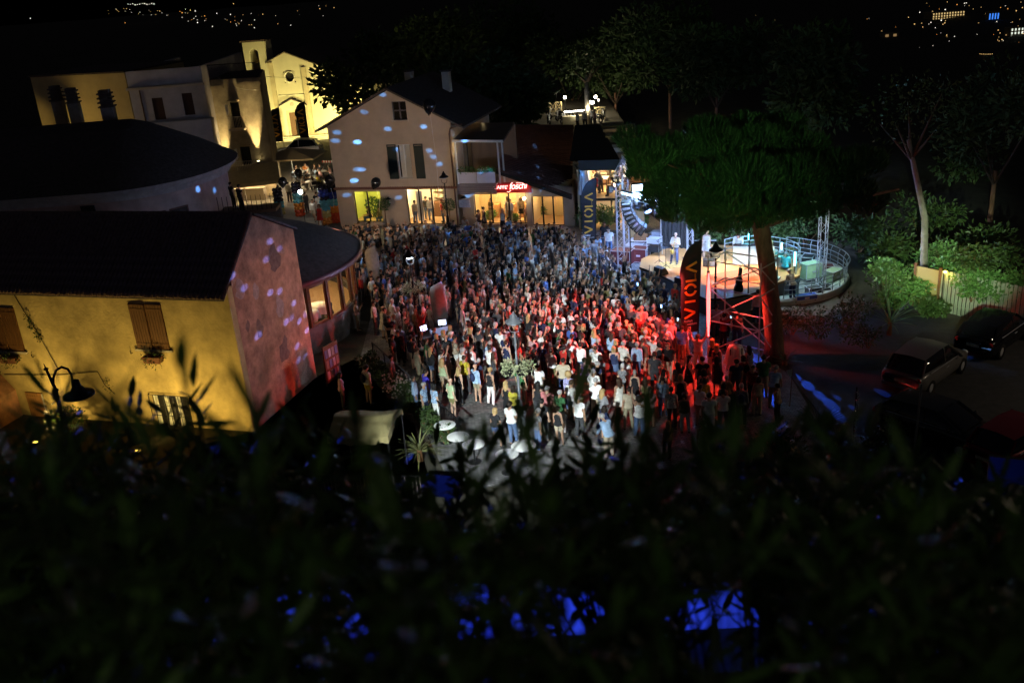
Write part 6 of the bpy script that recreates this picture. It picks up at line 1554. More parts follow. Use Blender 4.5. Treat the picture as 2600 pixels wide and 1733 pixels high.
for sx in (-1,1):
    for sy in (-1,1): m = MB(); m.bar((sx*1.05,sy*1.05,0),(sx*1.05,sy*1.05,2.22),.05); m.build('post', dark_metal, gz)
# low front railing under the gazebo
fr_a, fr_b = Vector((-7.4,29.0,0)), Vector((-3.5,28.4,0)); fr = thing('low_iron_fence', 'low iron fence in front of the gazebo', 'fence', fr_a)
for i in range(31): p = (fr_b-fr_a)*(i/30); m = MB(); m.tube([(p.x,p.y,0),(p.x,p.y,.95)],.013,5); m.build('baluster', M('rusty_pale_iron', (.3,.26,.2), .6), fr)
for z in (.08,.97): m = MB(); m.bar((0,0,z),((fr_b-fr_a).x,(fr_b-fr_a).y,z),.05,.03); m.build('rail', black_metal, fr)
# agave / yucca plants: rosettes of sword leaves
def rosette(name, label, loc, n, L, w, mat, rnd, tilt=(10,75), trunk=0.0, group='spiky plants', cat='plant'):
    t = thing(name, label, cat, loc, 0, group)
    for k in range(n):
        a = k*2.4; e = R(rnd.uniform(*tilt)); m = MB(); l = L*rnd.uniform(.75,1.15); vs = [];
        for i in range(6):
            f = i/5; ww = w*(1-f)**.6*(.5+min(1,f*3)*.5); r_ = l*f*math.sin(e+.35*f); z = trunk + l*f*math.cos(e+.35*f)
            vs += [(r_*math.cos(a)-ww*math.sin(a), r_*math.sin(a)+ww*math.cos(a), z+.012), (r_*math.cos(a), r_*math.sin(a), z), (r_*math.cos(a)+ww*math.sin(a), r_*math.sin(a)-ww*math.cos(a), z+.012)]
        m.add(vs, [(3*i,3*i+1,3*i+4,3*i+3) for i in range(5)] + [(3*i+1,3*i+2,3*i+5,3*i+4) for i in range(5)]); m.build('leaf', mat, t)
    if trunk: m = MB(); m.tube([(0,0,0),(0,0,trunk+.1)],[.12,.09],8); m.build('trunk', wood, t)
    return t
yucca = Mleaf('yucca_leaf', (.1,.12,.04), (.2,.2,.08))
rosette('yucca_plant', 'spiky yucca beside the gazebo at the stair foot', (-3.75,31.3,0), 46, 1.0, .035, yucca, rng, (8,95), .35)
rosette('agave_plant', 'pale spiky agave on the restaurant roof corner', G(*zw(1280,930),2.6), 22, .75, .06, Mleaf('agave_leaf', (.12,.15,.12), (.25,.28,.25)), rng, (10,80), .2)
rosette('agave_plant', 'second spiky agave higher on the roof corner', G(*zw(1285,830),3.4), 20, .7, .05, MATS['agave_leaf'], rng, (10,80), .2)
# balloons
bal_m = M('black_balloon', (.012,.012,.014), .12, spec=.8)
def balloon(p, label, r_, tilt=0.0, L=3.0):
    t = thing('balloon', label, 'balloon', p, 0, 'black balloons')
    m = MB(); m.lathe([(.001,r_*1.1),(r_*.5,r_*.97),(r_*.88,r_*.55),(r_,0.0),(r_*.85,-.5*r_),(r_*.45,-r_*1.05),(r_*.1,-r_*1.35),(r_*.14,-r_*1.45)], 18); m.build('skin', bal_m, t, True, rot=(0,tilt,0))
    m = MB(); m.tube([(0,0,-r_*1.4),(.1,.02,-r_*1.4-L*.5),(0,0,-r_*1.4-L)],.006,4); m.build('string', white_paint, t)
for q, d_, r_, tl, lab, L in ((z3(810,232),62,.43,.15,'black balloon high before the cafe roof on a long string',6.0),(z3(455,742),62,.34,.5,'black balloon before the tan cafe wall',1.5),(z3(150,725),68,.4,0,'black balloon at the left corner of the cafe house',1.5),(zc(535,1155),74,.32,0,'small black balloon above the terrace diners',1.5),(zc(400,1232),72,.35,.1,'black balloon above the serving bar',1.5)):
    balloon(Dy(*q,d_), lab, r_, tl, L)
def balloon_column(p, label, h, cols, r_=.32):
    t = thing('balloon_column', label, 'balloons', p, 0, 'balloon columns')
    n = int(h/.26)
    for k in range(n):
        c = cols[min(len(cols)-1, int(k/n*len(cols)))]
        for j in range(5):
            a = j*1.257 + k*.6; m = MB(); m.ball((0,0,0),(.17,.17,.17),9,6); m.build('balloon_ball', M('balloon_%s' % c, dict(black=(.012,.012,.03),blue=(.02,.03,.2),teal=(.1,.32,.38),orange=(.6,.2,.03),red=(.5,.06,.02),gold=(.5,.38,.12))[c], .15, spec=.7), t, True, loc=(r_*.75*math.cos(a), r_*.75*math.sin(a), .17+k*.26))
for k,(px,h,cl) in enumerate((((370,1290),2.3,['gold','teal','teal','black','black','black']),((930,1330),2.6,['red','orange','orange','teal','teal','black','black','black']),((1700,1560),2.9,['orange','gold','teal','teal','black','blue','black']),((1960,1520),3.6,['red','orange','teal','blue','black','black']))):
    q = G(*zb(*px)); balloon_column((q.x,q.y,0), 'balloon column fading from orange through teal to black, ' + ['nearest the serving bar','with the bright lamp beside it','before the people in black','against the corner of the cafe house'][k], h, cl)
pl_ = thing('photo_lamp', 'glaring white lamp on a stand by the balloon columns', 'lamp', (G(*zb(930,640),2.4).x,G(*zb(930,640),2.4).y,0)); m = MB(); m.tube([(0,0,0),(0,0,2.3)],.02,6); m.build('stand', black_metal, pl_); m = MB(); m.ball((0,-.05,2.4),.16,12,8); m.build('bulb', M('bulb_white', (1,1,1), .3, emit=(1,.98,.92), estr=40), pl_); lamp('photo_light', 'POINT', (pl_.location[0],pl_.location[1]-.3,2.4), 30, (1,.95,.85), pl_, size=.15)
# terrace parasol, barrier
q = G(*za(650,550),3.1); ps = thing('market_parasol', 'large beige market parasol over the terrace diners', 'parasol', (q.x,q.y,0), R(-12))
m = MB(); c_ = [(-2.3,-2.1,2.45),(2.9,-1.9,2.45),(2.7,2.0,2.45),(-2.3,2.0,2.45)]; m.add([(0,0,3.15)]+c_+[(x*1.0,y*1.0,2.3) for x,y,z in c_],[(0,1,2),(0,2,3),(0,3,4),(0,4,1)]+[(1+i,5+i,5+(i+1)%4,1+(i+1)%4) for i in range(4)]); m.build('canopy', M('beige_canvas', (.5,.42,.28), .9, nscale=2, namt=.1), ps)
m = MB(); m.tube([(0,0,0),(0,0,3.3)],.05,8); m.build('pole', iron_grey, ps)
for x,y,z in c_: m = MB(); m.bar((0,0,3.08),(x*.98,y*.98,z-.04),.03); m.build('rib', wood, ps)
for x in (-.8,1.0): lamp('terrace_light', 'POINT', (q.x+x,q.y-1.3,2.3), 260, (1,.84,.58), ps, size=.15)
q2 = G(*za(1620,930),1.0); q3 = G(*za(1920,930),1.0)
ba = thing('striped_barrier', 'red and white striped barrier plank left of the cafe house', 'barrier', (q2.x,q2.y,0))
for i in range(8):
    a_ = (q3-q2)*(i/8); b_ = (q3-q2)*((i+1)/8); m = MB(); m.bar((a_.x,a_.y,.95),(b_.x,b_.y,.95),.03,.2); m.build('stripe', M('barrier_red', (.5,.03,.03), .5) if i%2 == 0 else white_paint, ba)
for f in (0.1,.9): p = (q3-q2)*f; m = MB(); m.bar((p.x,p.y,0),(p.x,p.y,.85),.05); m.build('leg', dark_metal, ba)
# picket of the garden fence behind the stage
f0, f1 = G(*zs(250,630),0.0), G(*zs(395,650),0.0)
pf = thing('slat_fence', 'tan slatted garden fence behind the flight cases', 'fence', f0)
for i in range(20):
    p = (f1-f0)*(i/19*1.5); m = MB(); m.box(p.x-.035,p.x+.035,p.y-.015,p.y+.015,0,2.0); m.build('slat', M('tan_slat', (.3,.2,.1), .8), pf)
for z in (.3,1.7): d = (f1-f0)*1.5; m = MB(); m.bar((0,.03,z),(d.x,d.y+.03,z),.03,.06); m.build('rail', wood, pf)
# crowd barriers at the banner
for k, px in enumerate(((335,980),(420,950))):
    q = G(*z5(px[0],px[1]+90)); t = thing('crowd_barrier', ['steel crowd barrier beside the far feather banner','steel crowd barrier next to the left truss tower'][k], 'barrier', (q.x,q.y,0), R(-35), 'crowd barriers')
    m = MB(); m.tube([(-.7,0,.1),(-.7,0,1.05),(.7,0,1.05),(.7,0,.1),(-.7,0,.1)],.02,6); m.build('frame', alu, t)
    for i in range(9): m = MB(); m.tube([(-.6+.15*i,0,.1),(-.6+.15*i,0,1.05)],.008,5); m.build('bar', alu, t)
    for s in (-.5,.5): m = MB(); m.bar((s,-.25,.02),(s,.25,.02),.04); m.build('foot', alu, t)
# display rack at the house corner
dr_ = thing('postcard_rack', 'dark display rack of prints at the corner of the stone gable', 'rack', (-8.1,39.2,0), R(60))
m = MB(); m.box(-.5,.5,-.03,.03,.2,1.9); m.build('board', wood, dr_)
for i in range(4):
    for k in range(3): m = MB(); m.box(-.43+.23*i,-.26+.23*i,-.05,-.032,.35+.5*k,.72+.5*k); m.build('print', M('print_%d' % ((i+k)%3), [(.5,.5,.55),(.3,.25,.2),(.15,.2,.4)][(i+k)%3], .7), dr_)
for s in (-.45,.45): m = MB(); m.bar((s,.1,0),(s,0,1.95),.04); m.build('leg', wood, dr_)
# ---------------------------------------------------------------- the people of the photo
SAX = (10.5,49.0)
rp = random.Random(21)
def at_head(zf_, x, y, h):
    q = G(*zf_(x, y), h); return (q.x, q.y, 0.0)
placed = []
# (zoom, head x, head y, height, sex, pose, face offset or None for the stage, top, bottom, hair, label)
W_ = 'wt'
front = [
 (z4,1240,1135,1.6,'f','hip',0,'t_shirt black','shorts jeans','bob blond','woman in black T-shirt and knee-length jeans left of the lantern post'),
 (z4,1355,1095,1.8,'m','crossed',0,'t_shirt white','trousers jeans','short dark','man in loose white T-shirt and jeans directly before the lantern post'),
 (z4,1510,1140,1.74,'m','stand',-30,'t_shirt grey','trousers jeans','short grey','grey haired man in grey T-shirt and jeans right of the lantern foot'),
 (z4,1665,1120,1.66,'f','stand',0,'tank_top black','shorts beige','bun dark','woman in black tank top and pale shorts behind the nearest row'),
 (z4,1560,1080,1.76,'m','pocket',0,'t_shirt black','trousers charcoal','short black','dark haired man in black right of the lantern post'),
 (z4,1590,985,1.76,'m','crossed',0,'t_shirt coral','shorts khaki','buzz grey','balding man in coral pink shirt'),
 (z4,1360,985,1.7,'f','stand',0,'t_shirt yellow','trousers charcoal','bob dark','dark haired woman in bright yellow top behind the lantern post'),
 (z4,1325,955,1.68,'f','stand',10,'dress black','','long blond','woman with long blond hair in a black dress by the lantern post'),
 (z4,1420,850,1.8,'m','stand',0,'t_shirt green','shorts khaki','bald brown','bald man in dark green T-shirt and khaki shorts'),
 (z4,1530,850,1.8,'m','crossed',0,'t_shirt white','shorts khaki','buzz dark','shaven man in tight white T-shirt right of the green shirt'),
 (z4,1520,960,1.66,'f','stand',15,'tank_top black','trousers charcoal','long black','woman with long black hair in black between white and coral shirts'),
 (z4,1200,870,1.7,'f','stand',0,'tank_top black','trousers white','bun blond','blond woman in black tank top and wide white trousers'),
 (z4,1115,840,1.8,'m','stand',0,'shirt lightblue','shorts khaki','bald grey','bald man in light blue shirt and khaki shorts'),
 (z4,990,870,1.68,'f','stand',10,'tank_top black','trousers charcoal','long blond','woman with long blond hair in black top and black trousers'),
 (z4,950,935,1.78,'m','pocket',-8,'t_shirt paleg','shorts olive','bald brown','bald man in pale green polo and olive shorts'),
 (z4,840,980,1.66,'f','stand',-10,'t_shirt lightblue','trousers white','bob black','woman with black hair in loose pale blue blouse at the railing'),
 (z4,710,920,1.74,'m','stand',-40,'shirt lightblue','trousers jeans','short dark','man in light blue shirt leaning at the railing'),
 (z4,760,965,1.72,'m','stand',-60,'t_shirt lightblue','trousers navy','short grey','grey haired man in patterned pale blue shirt at the railing'),
 (z4,775,880,1.78,'m','stand',-20,'t_shirt royal','trousers navy','buzz dark','shaven man in royal blue T-shirt'),
 (z4,1040,790,1.76,'m','stand',0,'t_shirt mustard','trousers charcoal','short brown','man in mustard yellow T-shirt'),
 (z4,1020,740,1.78,'m','stand',0,'t_shirt white','trousers jeans','short grey','grey haired man in white T-shirt with bag strap behind the mustard shirt'),
 (z4,1130,805,1.76,'m','stand',0,'t_shirt navy','trousers charcoal','short grey','grey haired man in navy above the light blue shirt'),
 (z4,900,805,1.66,'f','stand',20,'tank_top paleg','shorts beige','long blond','blond woman in pale green top beside the sound desk'),
 (zg,1400,290,1.68,'f','wave',0,'t_shirt white','shorts jeans','bun dark','woman in white top raising one arm by the sound desk'),
 (z4,1210,720,1.8,'m','stand',0,'t_shirt white','trousers jeans','short dark','dark haired man in white T-shirt beside a long haired woman'),
 (z4,1235,770,1.66,'f','stand',0,'tank_top charcoal','trousers charcoal','long brown','woman with long brown hair before the white T-shirt'),
 (z4,1100,720,1.72,'m','stand',-30,'shirt white','trousers navy','short dark','dark haired man in white shirt looking aside'),
 (z4,1055,660,1.68,'f','stand',0,'tank_top black','trousers black','bun dark','woman in black tank top with pale cross strap'),
 (z4,965,630,1.74,'m','stand',20,'t_shirt blue','trousers charcoal','cap white','man in white cap and blue patterned shirt'),
 (z4,560,650,1.78,'m','stand',-25,'t_shirt charcoal','shorts khaki','short dark','man in dark waistcoat and khaki shorts above the railing'),
 (z4,600,620,1.74,'m','stand',150,'t_shirt black','trousers black','short dark','sound man in black facing the camera'),
 (z4,545,525,1.76,'m','crossed',170,'t_shirt black','trousers black','short dark','man in black T-shirt with folded arms facing the camera'),
 (z4,720,740,1.72,'m','walk',-10,'t_shirt khaki','trousers khaki','short brown','man in khaki T-shirt stepping away'),
 (z4,780,680,1.74,'m','stand',-30,'t_shirt green','trousers charcoal','short brown','man in green T-shirt beside the sound desk'),
 (z4,830,700,1.78,'m','stand',-20,'t_shirt charcoal','trousers charcoal','buzz dark','shaven man in charcoal T-shirt before the raised arm'),
 (z4,550,785,1.7,'m','stand',-30,'t_shirt grey','shorts khaki','short black','man in grey T-shirt with shoulder strap by the railing top'),
 (z4,430,430,1.78,'m','stand',-10,'t_shirt white','trousers charcoal','buzz brown','shaven man in white T-shirt near the lit pavilion'),
 (z4,490,470,1.66,'f','stand',20,'dress offwhite','','bun blond','blond woman in cream dress near the lit pavilion'),
 (z4,315,420,1.68,'f','phone',0,'tank_top pink','trousers khaki','bob brown','woman in pink top at the pavilion windows'),
 (z4,345,250,1.78,'m','wave',0,'t_shirt red','trousers charcoal','short dark','man in red T-shirt with raised arm by the pavilion roof'),
 (z4,470,270,1.78,'m','stand',0,'t_shirt charcoal','trousers charcoal','short brown','man in dark shirt beneath the first covered parasol'),
 (z4,590,325,1.76,'m','stand',160,'t_shirt black','trousers black','short dark','dark haired man in black looking back near the pavilion'),
 (z4,1740,900,1.7,'f','stand',0,'shirt lavender','trousers jeans','curly blond','woman with curly blond hair in a lavender blue blouse'),
 (z4,1805,1015,1.66,'f','stand',0,'t_shirt olive','trousers olive','curly blond','woman with big curly hair in olive at the near edge'),
 (z4,1905,935,1.8,'m','crossed',0,'shirt white','trousers beige','buzz grey','grey man in white shirt and beige trousers standing alone'),
 (z4,1845,805,1.62,'f','hip',0,'tank_top purple','shorts black','bun dark','woman in purple cropped top and black shorts'),
 (z4,1620,740,1.8,'m','crossed',0,'t_shirt white','trousers olive','short dark','broad man in white T-shirt with folded arms at the centre'),
 (z4,1735,680,1.8,'m','crossed',0,'t_shirt white','trousers charcoal','buzz grey','grey shaven man in white T-shirt in the central rows'),
 (z4,1805,700,1.8,'m','stand',0,'shirt white','trousers jeans','short dark','man in white long sleeved shirt and jeans at the red edge'),
 (z4,1910,725,1.76,'m','stand',0,'t_shirt white','trousers charcoal','buzz brown','balding man in white T-shirt in the pink light'),
 (z4,1680,635,1.74,'m','stand',0,'t_shirt green','trousers charcoal','bald grey','bald man in dark green T-shirt further back'),
 (z4,1470,665,1.76,'m','lean',0,'t_shirt pink','trousers charcoal','short dark','man in pinkish white T-shirt bending forward right of the lantern head'),
 (z4,1555,705,1.74,'m','stand',0,'t_shirt navy','trousers charcoal','buzz dark','shaven man in navy T-shirt at the centre'),
 (z4,1300,595,1.8,'m','clap',40,'t_shirt grey','trousers charcoal','short dark','clapping man in grey T-shirt left of the lantern head'),
 (z4,1760,590,1.76,'m','stand',0,'shirt blue','trousers jeans','short grey','grey haired man in blue shirt in the pink light'),
 (z4,1640,550,1.76,'m','stand',0,'t_shirt white','trousers charcoal','buzz grey','grey man in white T-shirt behind the blue shirt'),
 (z4,1585,430,1.78,'m','stand',0,'t_shirt white','trousers khaki','bald brown','bald man in white T-shirt with something yellow in his arms'),
 (z4,1065,245,1.76,'m','stand',0,'t_shirt charcoal','trousers charcoal','cap white','person in white cap in the dim middle of the crowd'),
 (z4,2050,680,1.7,'f','stand',0,'tank_top yellow','skirt black','long blond','blond woman in yellow green top and black skirt in the red light'),
 (z4,2180,705,1.76,'m','stand',0,'shirt lightblue','trousers jeans','short grey','grey haired man in pale blue shirt at the red floor edge'),
 (z4,2285,665,1.74,'m','stand',0,'t_shirt white','shorts black','short dark','man in white T-shirt and black shorts at the red floor edge'),
 (z4,1945,790,1.68,'f','stand',0,'t_shirt grey','trousers black','bob dark','woman in black and white flowered top'),
 (z4,2115,800,1.7,'f','stand',170,'dress white','','long dark','woman with long dark hair in white patterned dress facing the camera'),
 (z4,2085,845,1.66,'f','stand',0,'t_shirt grey','trousers charcoal','short white','white haired woman in patterned grey blouse'),
 (z4,2170,890,1.66,'f','stand',0,'dress black','','short grey','grey haired woman in black dress'),
 (z4,2250,935,1.68,'f','crossed',0,'tank_top olive','trousers white','long brown','woman with long brown hair in olive top and white trousers'),
 (z4,2060,940,1.66,'f','stand',40,'dress offwhite','','long brown','woman in cream dress hugged by the man in beige'),
 (z4,2120,1000,1.78,'m','hip',20,'t_shirt beige','trousers khaki','short dark','dark haired man in beige T-shirt hugging a woman'),
 (z4,1990,1185,1.7,'m','lean',60,'shirt lightblue','trousers beige','short grey','man in pale shirt bending over at the near edge'),
 (z6,525,1010,1.76,'m','stand',0,'t_shirt lightblue','trousers jeans','buzz brown','shaven man in pale T-shirt and dark jeans before the red floor'),
 (z6,655,1005,1.68,'f','stand',0,'dress black','','bob blond','blond woman in thin strapped black dress on the red floor'),
 (z6,590,1085,1.78,'m','stand',0,'t_shirt white','trousers brown','short dark','dark haired man in white T-shirt and brown trousers'),
 (z6,685,1130,1.66,'f','stand',0,'tank_top olive','trousers white','bun dark','woman in olive vest and white trousers with a bag'),
 (z6,570,770,1.76,'m','walk',170,'t_shirt black','trousers beige','buzz brown','man in black T-shirt and pale trousers walking towards the camera'),
 (z6,710,855,1.7,'f','walk',-80,'dress black','','long black','woman with long black hair and black dress crossing the red floor'),
 (z6,805,875,1.78,'m','stand',0,'t_shirt black','trousers black','short dark','man in black silhouetted before the scaffold'),
 (z6,920,860,1.68,'f','stand',0,'dress charcoal','','long dark','woman with long dark hair left of the draped stand'),
 (z6,1045,885,1.74,'m','stand',0,'t_shirt navy','trousers charcoal','short dark','man in navy T-shirt right of the draped stand'),
 (z6,1105,865,1.68,'f','stand',30,'t_shirt darkred','trousers charcoal','bob dark','woman in dark red top at the scaffold foot'),
 (z6,1175,930,1.7,'m','stand',150,'t_shirt darkred','trousers black','short dark','man in dark red top facing the camera'),
 (z6,825,1020,1.68,'f','stand',0,'t_shirt yellow','trousers white','bob brown','woman in yellow and white patterned top'),
 (z6,855,1135,1.78,'m','stand',0,'t_shirt white','trousers white','short dark','man all in white with dark hair at the near edge'),
 (z6,965,1105,1.78,'m','stand',0,'t_shirt white','trousers charcoal','short dark','man in white T-shirt and dark trousers right of the man in white'),
 (z6,1095,1070,1.76,'m','stand',0,'shirt grey','trousers charcoal','short grey','grey haired man in grey shirt near the pine foot'),
 (z6,1205,1010,1.66,'f','stand',0,'tank_top beige','trousers beige','bob dark','woman in beige vest near the pine foot'),
 (z6,1330,940,1.78,'m','lean',-30,'t_shirt lightblue','trousers tan','short grey','grey bearded man in pale T-shirt leaning on the wall by the pine'),
 (z6,1360,1065,1.66,'f','stand',60,'t_shirt tan','trousers black','short dark','person in tan top with a paper flag below the leaning man'),
 (z6,820,1330,1.66,'f','stand',0,'tank_top beige','trousers beige','bun brown','bare shouldered woman half hidden by leaves'),
 (z6,1200,1445,1.64,'f','stand',20,'tank_top tan','trousers charcoal','bob blond','blond woman at the very front among the leaves'),
 (z6,545,1330,1.6,'f','stand',20,'t_shirt olive','trousers charcoal','long blond','blond girl low down among the leaves'),
 (z6,960,560,1.72,'m','phone',-60,'t_shirt darkred','trousers black','short dark','man in dark top reading his phone inside the scaffold'),
 (z6,1060,545,1.74,'m','stand',-20,'t_shirt charcoal','trousers navy','short dark','technician in dark clothes under the stage edge'),
 (z6,975,490,1.68,'f','stand',-20,'t_shirt red','trousers black','bob dark','person in red shirt below the stage corner'),
 (z6,915,490,1.74,'m','stand',-20,'t_shirt pink','trousers charcoal','short dark','person in pink lit shirt beside the scaffold rear'),
 (z6,1200,385,1.76,'m','stand',-10,'shirt pink','trousers navy','short dark','man in pink shirt standing between scaffold and pine'),
 (z6,245,365,1.76,'m','stand',0,'tank_top white','trousers black','bald brown','bald man in white vest close to the stage steps'),
 (z6,335,470,1.7,'f','raised',0,'tank_top orange','trousers black','long dark','woman with both arms raised in the red light'),
 (z6,370,560,1.76,'m','stand',0,'t_shirt red','trousers charcoal','bald brown','bald man glowing red before the banner'),
 (z6,430,590,1.7,'f','stand',0,'tank_top black','trousers black','short white','white haired woman in black in the red light'),
 (z6,540,545,1.7,'f','stand',0,'t_shirt purple','skirt black','long brown','woman with long hair in purple top beside the banner'),
 (z6,575,605,1.76,'m','stand',0,'t_shirt pink','trousers charcoal','bald brown','bald man in pink shirt beside the purple top'),
 (z6,630,545,1.72,'f','stand',0,'tank_top orange','trousers black','curly black','woman with dark curls in orange vest right beside the banner'),
 (z6,395,620,1.76,'m','stand',0,'t_shirt orange','trousers khaki','short brown','man in orange lit T-shirt in the red crowd'),  # orange light put into the shirt colour
 (z6,180,340,1.66,'f','phone',0,'tank_top black','trousers black','bob dark','woman filming with raised phone near the stage steps'),
 (z6,290,330,1.74,'m','phone',0,'t_shirt navy','trousers black','short dark','man filming with raised phone at the stage steps'),
 (z6,155,265,1.76,'m','stand',0,'t_shirt grey','trousers charcoal','short white','white haired man in grey nearest the truss tower'),
 (zg,600,440,1.78,'m','stand',10,'t_shirt offwhite','shorts mustard','short dark','man in pale T-shirt and mustard shorts on the dark path'),
 (zg,330,520,1.66,'f','stand',-20,'t_shirt pink','trousers charcoal','bob dark','woman in pinkish top in the dark by the gable'),
 (z5,390,835,1.78,'m','stand',-30,'t_shirt black','trousers jeans','buzz dark','broad man in black behind the far feather banner'),
 (z5,425,880,1.74,'m','stand',-40,'t_shirt white','trousers jeans','short dark','man in white T-shirt at the crowd barrier'),
 (z5,350,930,1.7,'f','stand',-40,'t_shirt lightblue','trousers jeans','bob dark','person in pale blue at the crowd barrier'),
 (zd,1255,615,1.68,'f','phone',160,'t_shirt white','trousers charcoal','long blond','blond woman in white top before the cafe notice board'),
 (zd,1500,490,1.78,'m','stand',20,'t_shirt brown','trousers white','short dark','man in brown top and white trousers before the cafe window'),
 (zd,1620,430,1.7,'f','stand',30,'tank_top black','skirt black','bun black','woman in black with pinned hair before the cafe window'),
 (zd,1985,470,1.7,'f','stand',140,'tank_top white','skirt black','long blond','blond woman in white vest and black skirt before the cafe window'),
 (zd,1765,720,1.7,'m','crossed',150,'t_shirt white','trousers jeans','buzz dark','man in white T-shirt facing the camera below the cafe window'),
 (zd,910,770,1.74,'m','stand',0,'t_shirt white','trousers charcoal','short brown','man in white T-shirt before the cafe doors'),
 (zd,1460,680,1.72,'m','lean',40,'t_shirt white','trousers charcoal','short black','dark haired man in white looking down before the cafe window'),
 (zd,2120,640,1.76,'m','stand',0,'t_shirt lightblue','trousers charcoal','short brown','man in pale shirt touched by blue light below the neon sign'),
]
def parse(s):
    a = s.split(' '); return (a[0], a[1]) if len(a) > 1 else None
for (zf_,x,y,h,sex,ps_,off,top,bot,hr,lab) in front:
    loc = at_head(zf_,x,y,h)
    f = face_to(loc, SAX) + off + rp.uniform(-8,8) if off < 100 else off + rp.uniform(-8,8)
    person(loc, f, ps_, sex, parse(top), parse(bot), parse(hr), h, lab, rnd=rp)
    placed.append(loc)
NFRONT = len(placed)
# performers and guests on upper levels
def guest(loc, face, pose, sex, top, bot, hair, lab, h=1.72, group='performers'):
    return person(loc, face, pose, sex, parse(top), parse(bot), parse(hair), h, lab, group, rnd=rp)
guest((9.35,50.2,SZ), 150, 'sax', 'm', 'shirt white', 'trousers navy', 'bald grey', 'saxophonist in white shirt and dark jeans on the stage', 1.8)
guest((14.35,45.0,0.06), 20, 'lean', 'm', 'shirt beige', 'trousers navy', 'short white', 'white haired keyboardist in beige patterned shirt right of the pine', 1.76)
guest((13.9,47.6,SZ), 160, 'stand', 'f', 'dress white', '', 'bob blond', 'performer in white right of the pine trunk', 1.68)
guest((11.2,50.6,SZ), 170, 'stand', 'f', 'dress white', '', 'long blond', 'singer in white at the back keyboard', 1.68)
guest((12.75,49.95,SZ), 165, 'lean', 'm', 'shirt white', 'trousers black', 'short dark', 'keyboardist in white behind the white panel', 1.76)
guest((14.75,47.7,SZ-.43+.12), -30, 'sit', 'm', 'shirt teal', 'trousers black', 'cap white', 'drummer in teal seated at the drum kit', 1.7)
guest((9.9,55.6,0), 100, 'lean', 'f', 'shirt lightblue', 'trousers jeans', 'long brown', 'woman in pale shirt leaning on the grey booth', 1.7, 'guests behind the stage')
# saxophone
sx = thing('saxophone', 'brass saxophone held by the stage musician', 'saxophone', (9.3,49.82,SZ), R(150))
m = MB(); m.tube([(0,.02,1.5),(0,.1,1.45),(0,.16,1.3),(.02,.17,.95),(.04,.2,.78),(.06,.27,.75),(.08,.33,.85),(.09,.36,1.0)],[.01,.014,.018,.03,.036,.045,.06,.09],10); m.build('body', M('brass', (.5,.35,.1), .3, .9), sx, True)
for k in range(6): m = MB(); m.lathe([(.001,.012),(.016,.01),(.018,0)], 8, (0.03,.2,1.0+.06*k)); m.build('key', M('brass', (.5,.35,.1)), sx)
# cafe and terrace guests
ca = cf.rotation_euler[2]; cdeg = math.degrees(ca)
ins = [(2.1,.7,'sit','f','tank_top black','long brown','seated at the left cafe window'),(3.0,.6,'sit','f','t_shirt olive','long dark','second seated at the left cafe window'),(5.7,.6,'stand','m','t_shirt beige','short dark','just inside the cafe doors'),
       (6.6,1.5,'stand','m','shirt white','short dark','at the bar inside the cafe doors'),(6.2,1.8,'stand','m','t_shirt black','short black','in black at the bar inside'),(7.7,1.0,'stand','f','tank_top red','long red','with long red hair at the right cafe door'),(8.1,1.6,'stand','m','t_shirt grey','short dark','in grey deep in the cafe')]
for k,(x,y,ps_,sex,top,hr,lab) in enumerate(ins):
    q = wpt(cf,(x,y,.03)); guest((q.x,q.y,q.z), cdeg + rp.choice([0,120,-120,180]), ps_, sex, top, 'trousers jeans', hr, 'cafe guest ' + lab, 1.7, 'guests inside the cafe')
wx = wtl[0]
ins2 = [(wx+.9,.9,'crossed','m','t_shirt olive','short dark','in olive T-shirt behind the left pane of the sign wing'),(wx+2.0,1.4,'stand','f','dress grey','long dark','in grey dress behind the middle pane'),(wx+2.35,.7,'stand','m','shirt white','short dark','in white shirt behind the middle pane'),(wx+3.1,1.3,'stand','f','shirt beige','long blond','in beige behind the right pane'),(wx+3.6,.8,'sit','m','t_shirt pink','short brown','seated in pink at the right pane')]
for (x,y,ps_,sex,top,hr,lab) in ins2:
    q = wpt(wing,(x,y,.03)); guest((q.x,q.y,q.z), cdeg+180+rp.uniform(-50,50), ps_, sex, top, 'trousers khaki' if sex == 'm' else 'skirt black', hr, 'cafe guest ' + lab, 1.74, 'guests inside the cafe')
ra_ = math.degrees(rs_.rotation_euler[2])
for (x,y,z,ps_,sex,top,hr,f,lab) in ((1.15,1.6,fz,'lean','m','t_shirt charcoal','short dark',60,'waiter in dark clothes bending over the upstairs table'),(.75,1.5,fz,'sit','f','t_shirt red','bob dark',0,'guest in red before the upstairs waiter'),(2.2,.6,fz,'sit','f','tank_top black','long dark',90,'woman in black seated at the upstairs edge'),(.4,2.6,fz,'sit','m','t_shirt offwhite','short brown',-60,'pale shirted guest at the laid upstairs table'),(1.3,.9,.02,'sit','m','shirt white','short dark',-50,'man in white seated on the lower restaurant floor'),(2.3,1.2,.02,'sit','f','t_shirt charcoal','long dark',60,'woman in dark top seated on the lower restaurant floor')):
    q = wpt(rs_,(x,y,z)); guest((q.x,q.y,q.z), ra_+f, ps_, sex, top, 'trousers charcoal', hr, lab, 1.72, 'restaurant guests')
for k in range(4):
    q = (Pc+Pd)/2; guest((q.x-1.7+.9*k,q.y+.4+.3*(k%2),2.35), rp.uniform(0,360), 'sit', 'mf'[k%2], ['t_shirt grey','tank_top orange','t_shirt white','tank_top pink'][k], 'trousers beige', ['short dark','long blond','short brown','bun dark'][k], 'diner under the pergola, ' + ['leftmost','second from left','third from left','rightmost'][k], 1.72, 'pergola diners')
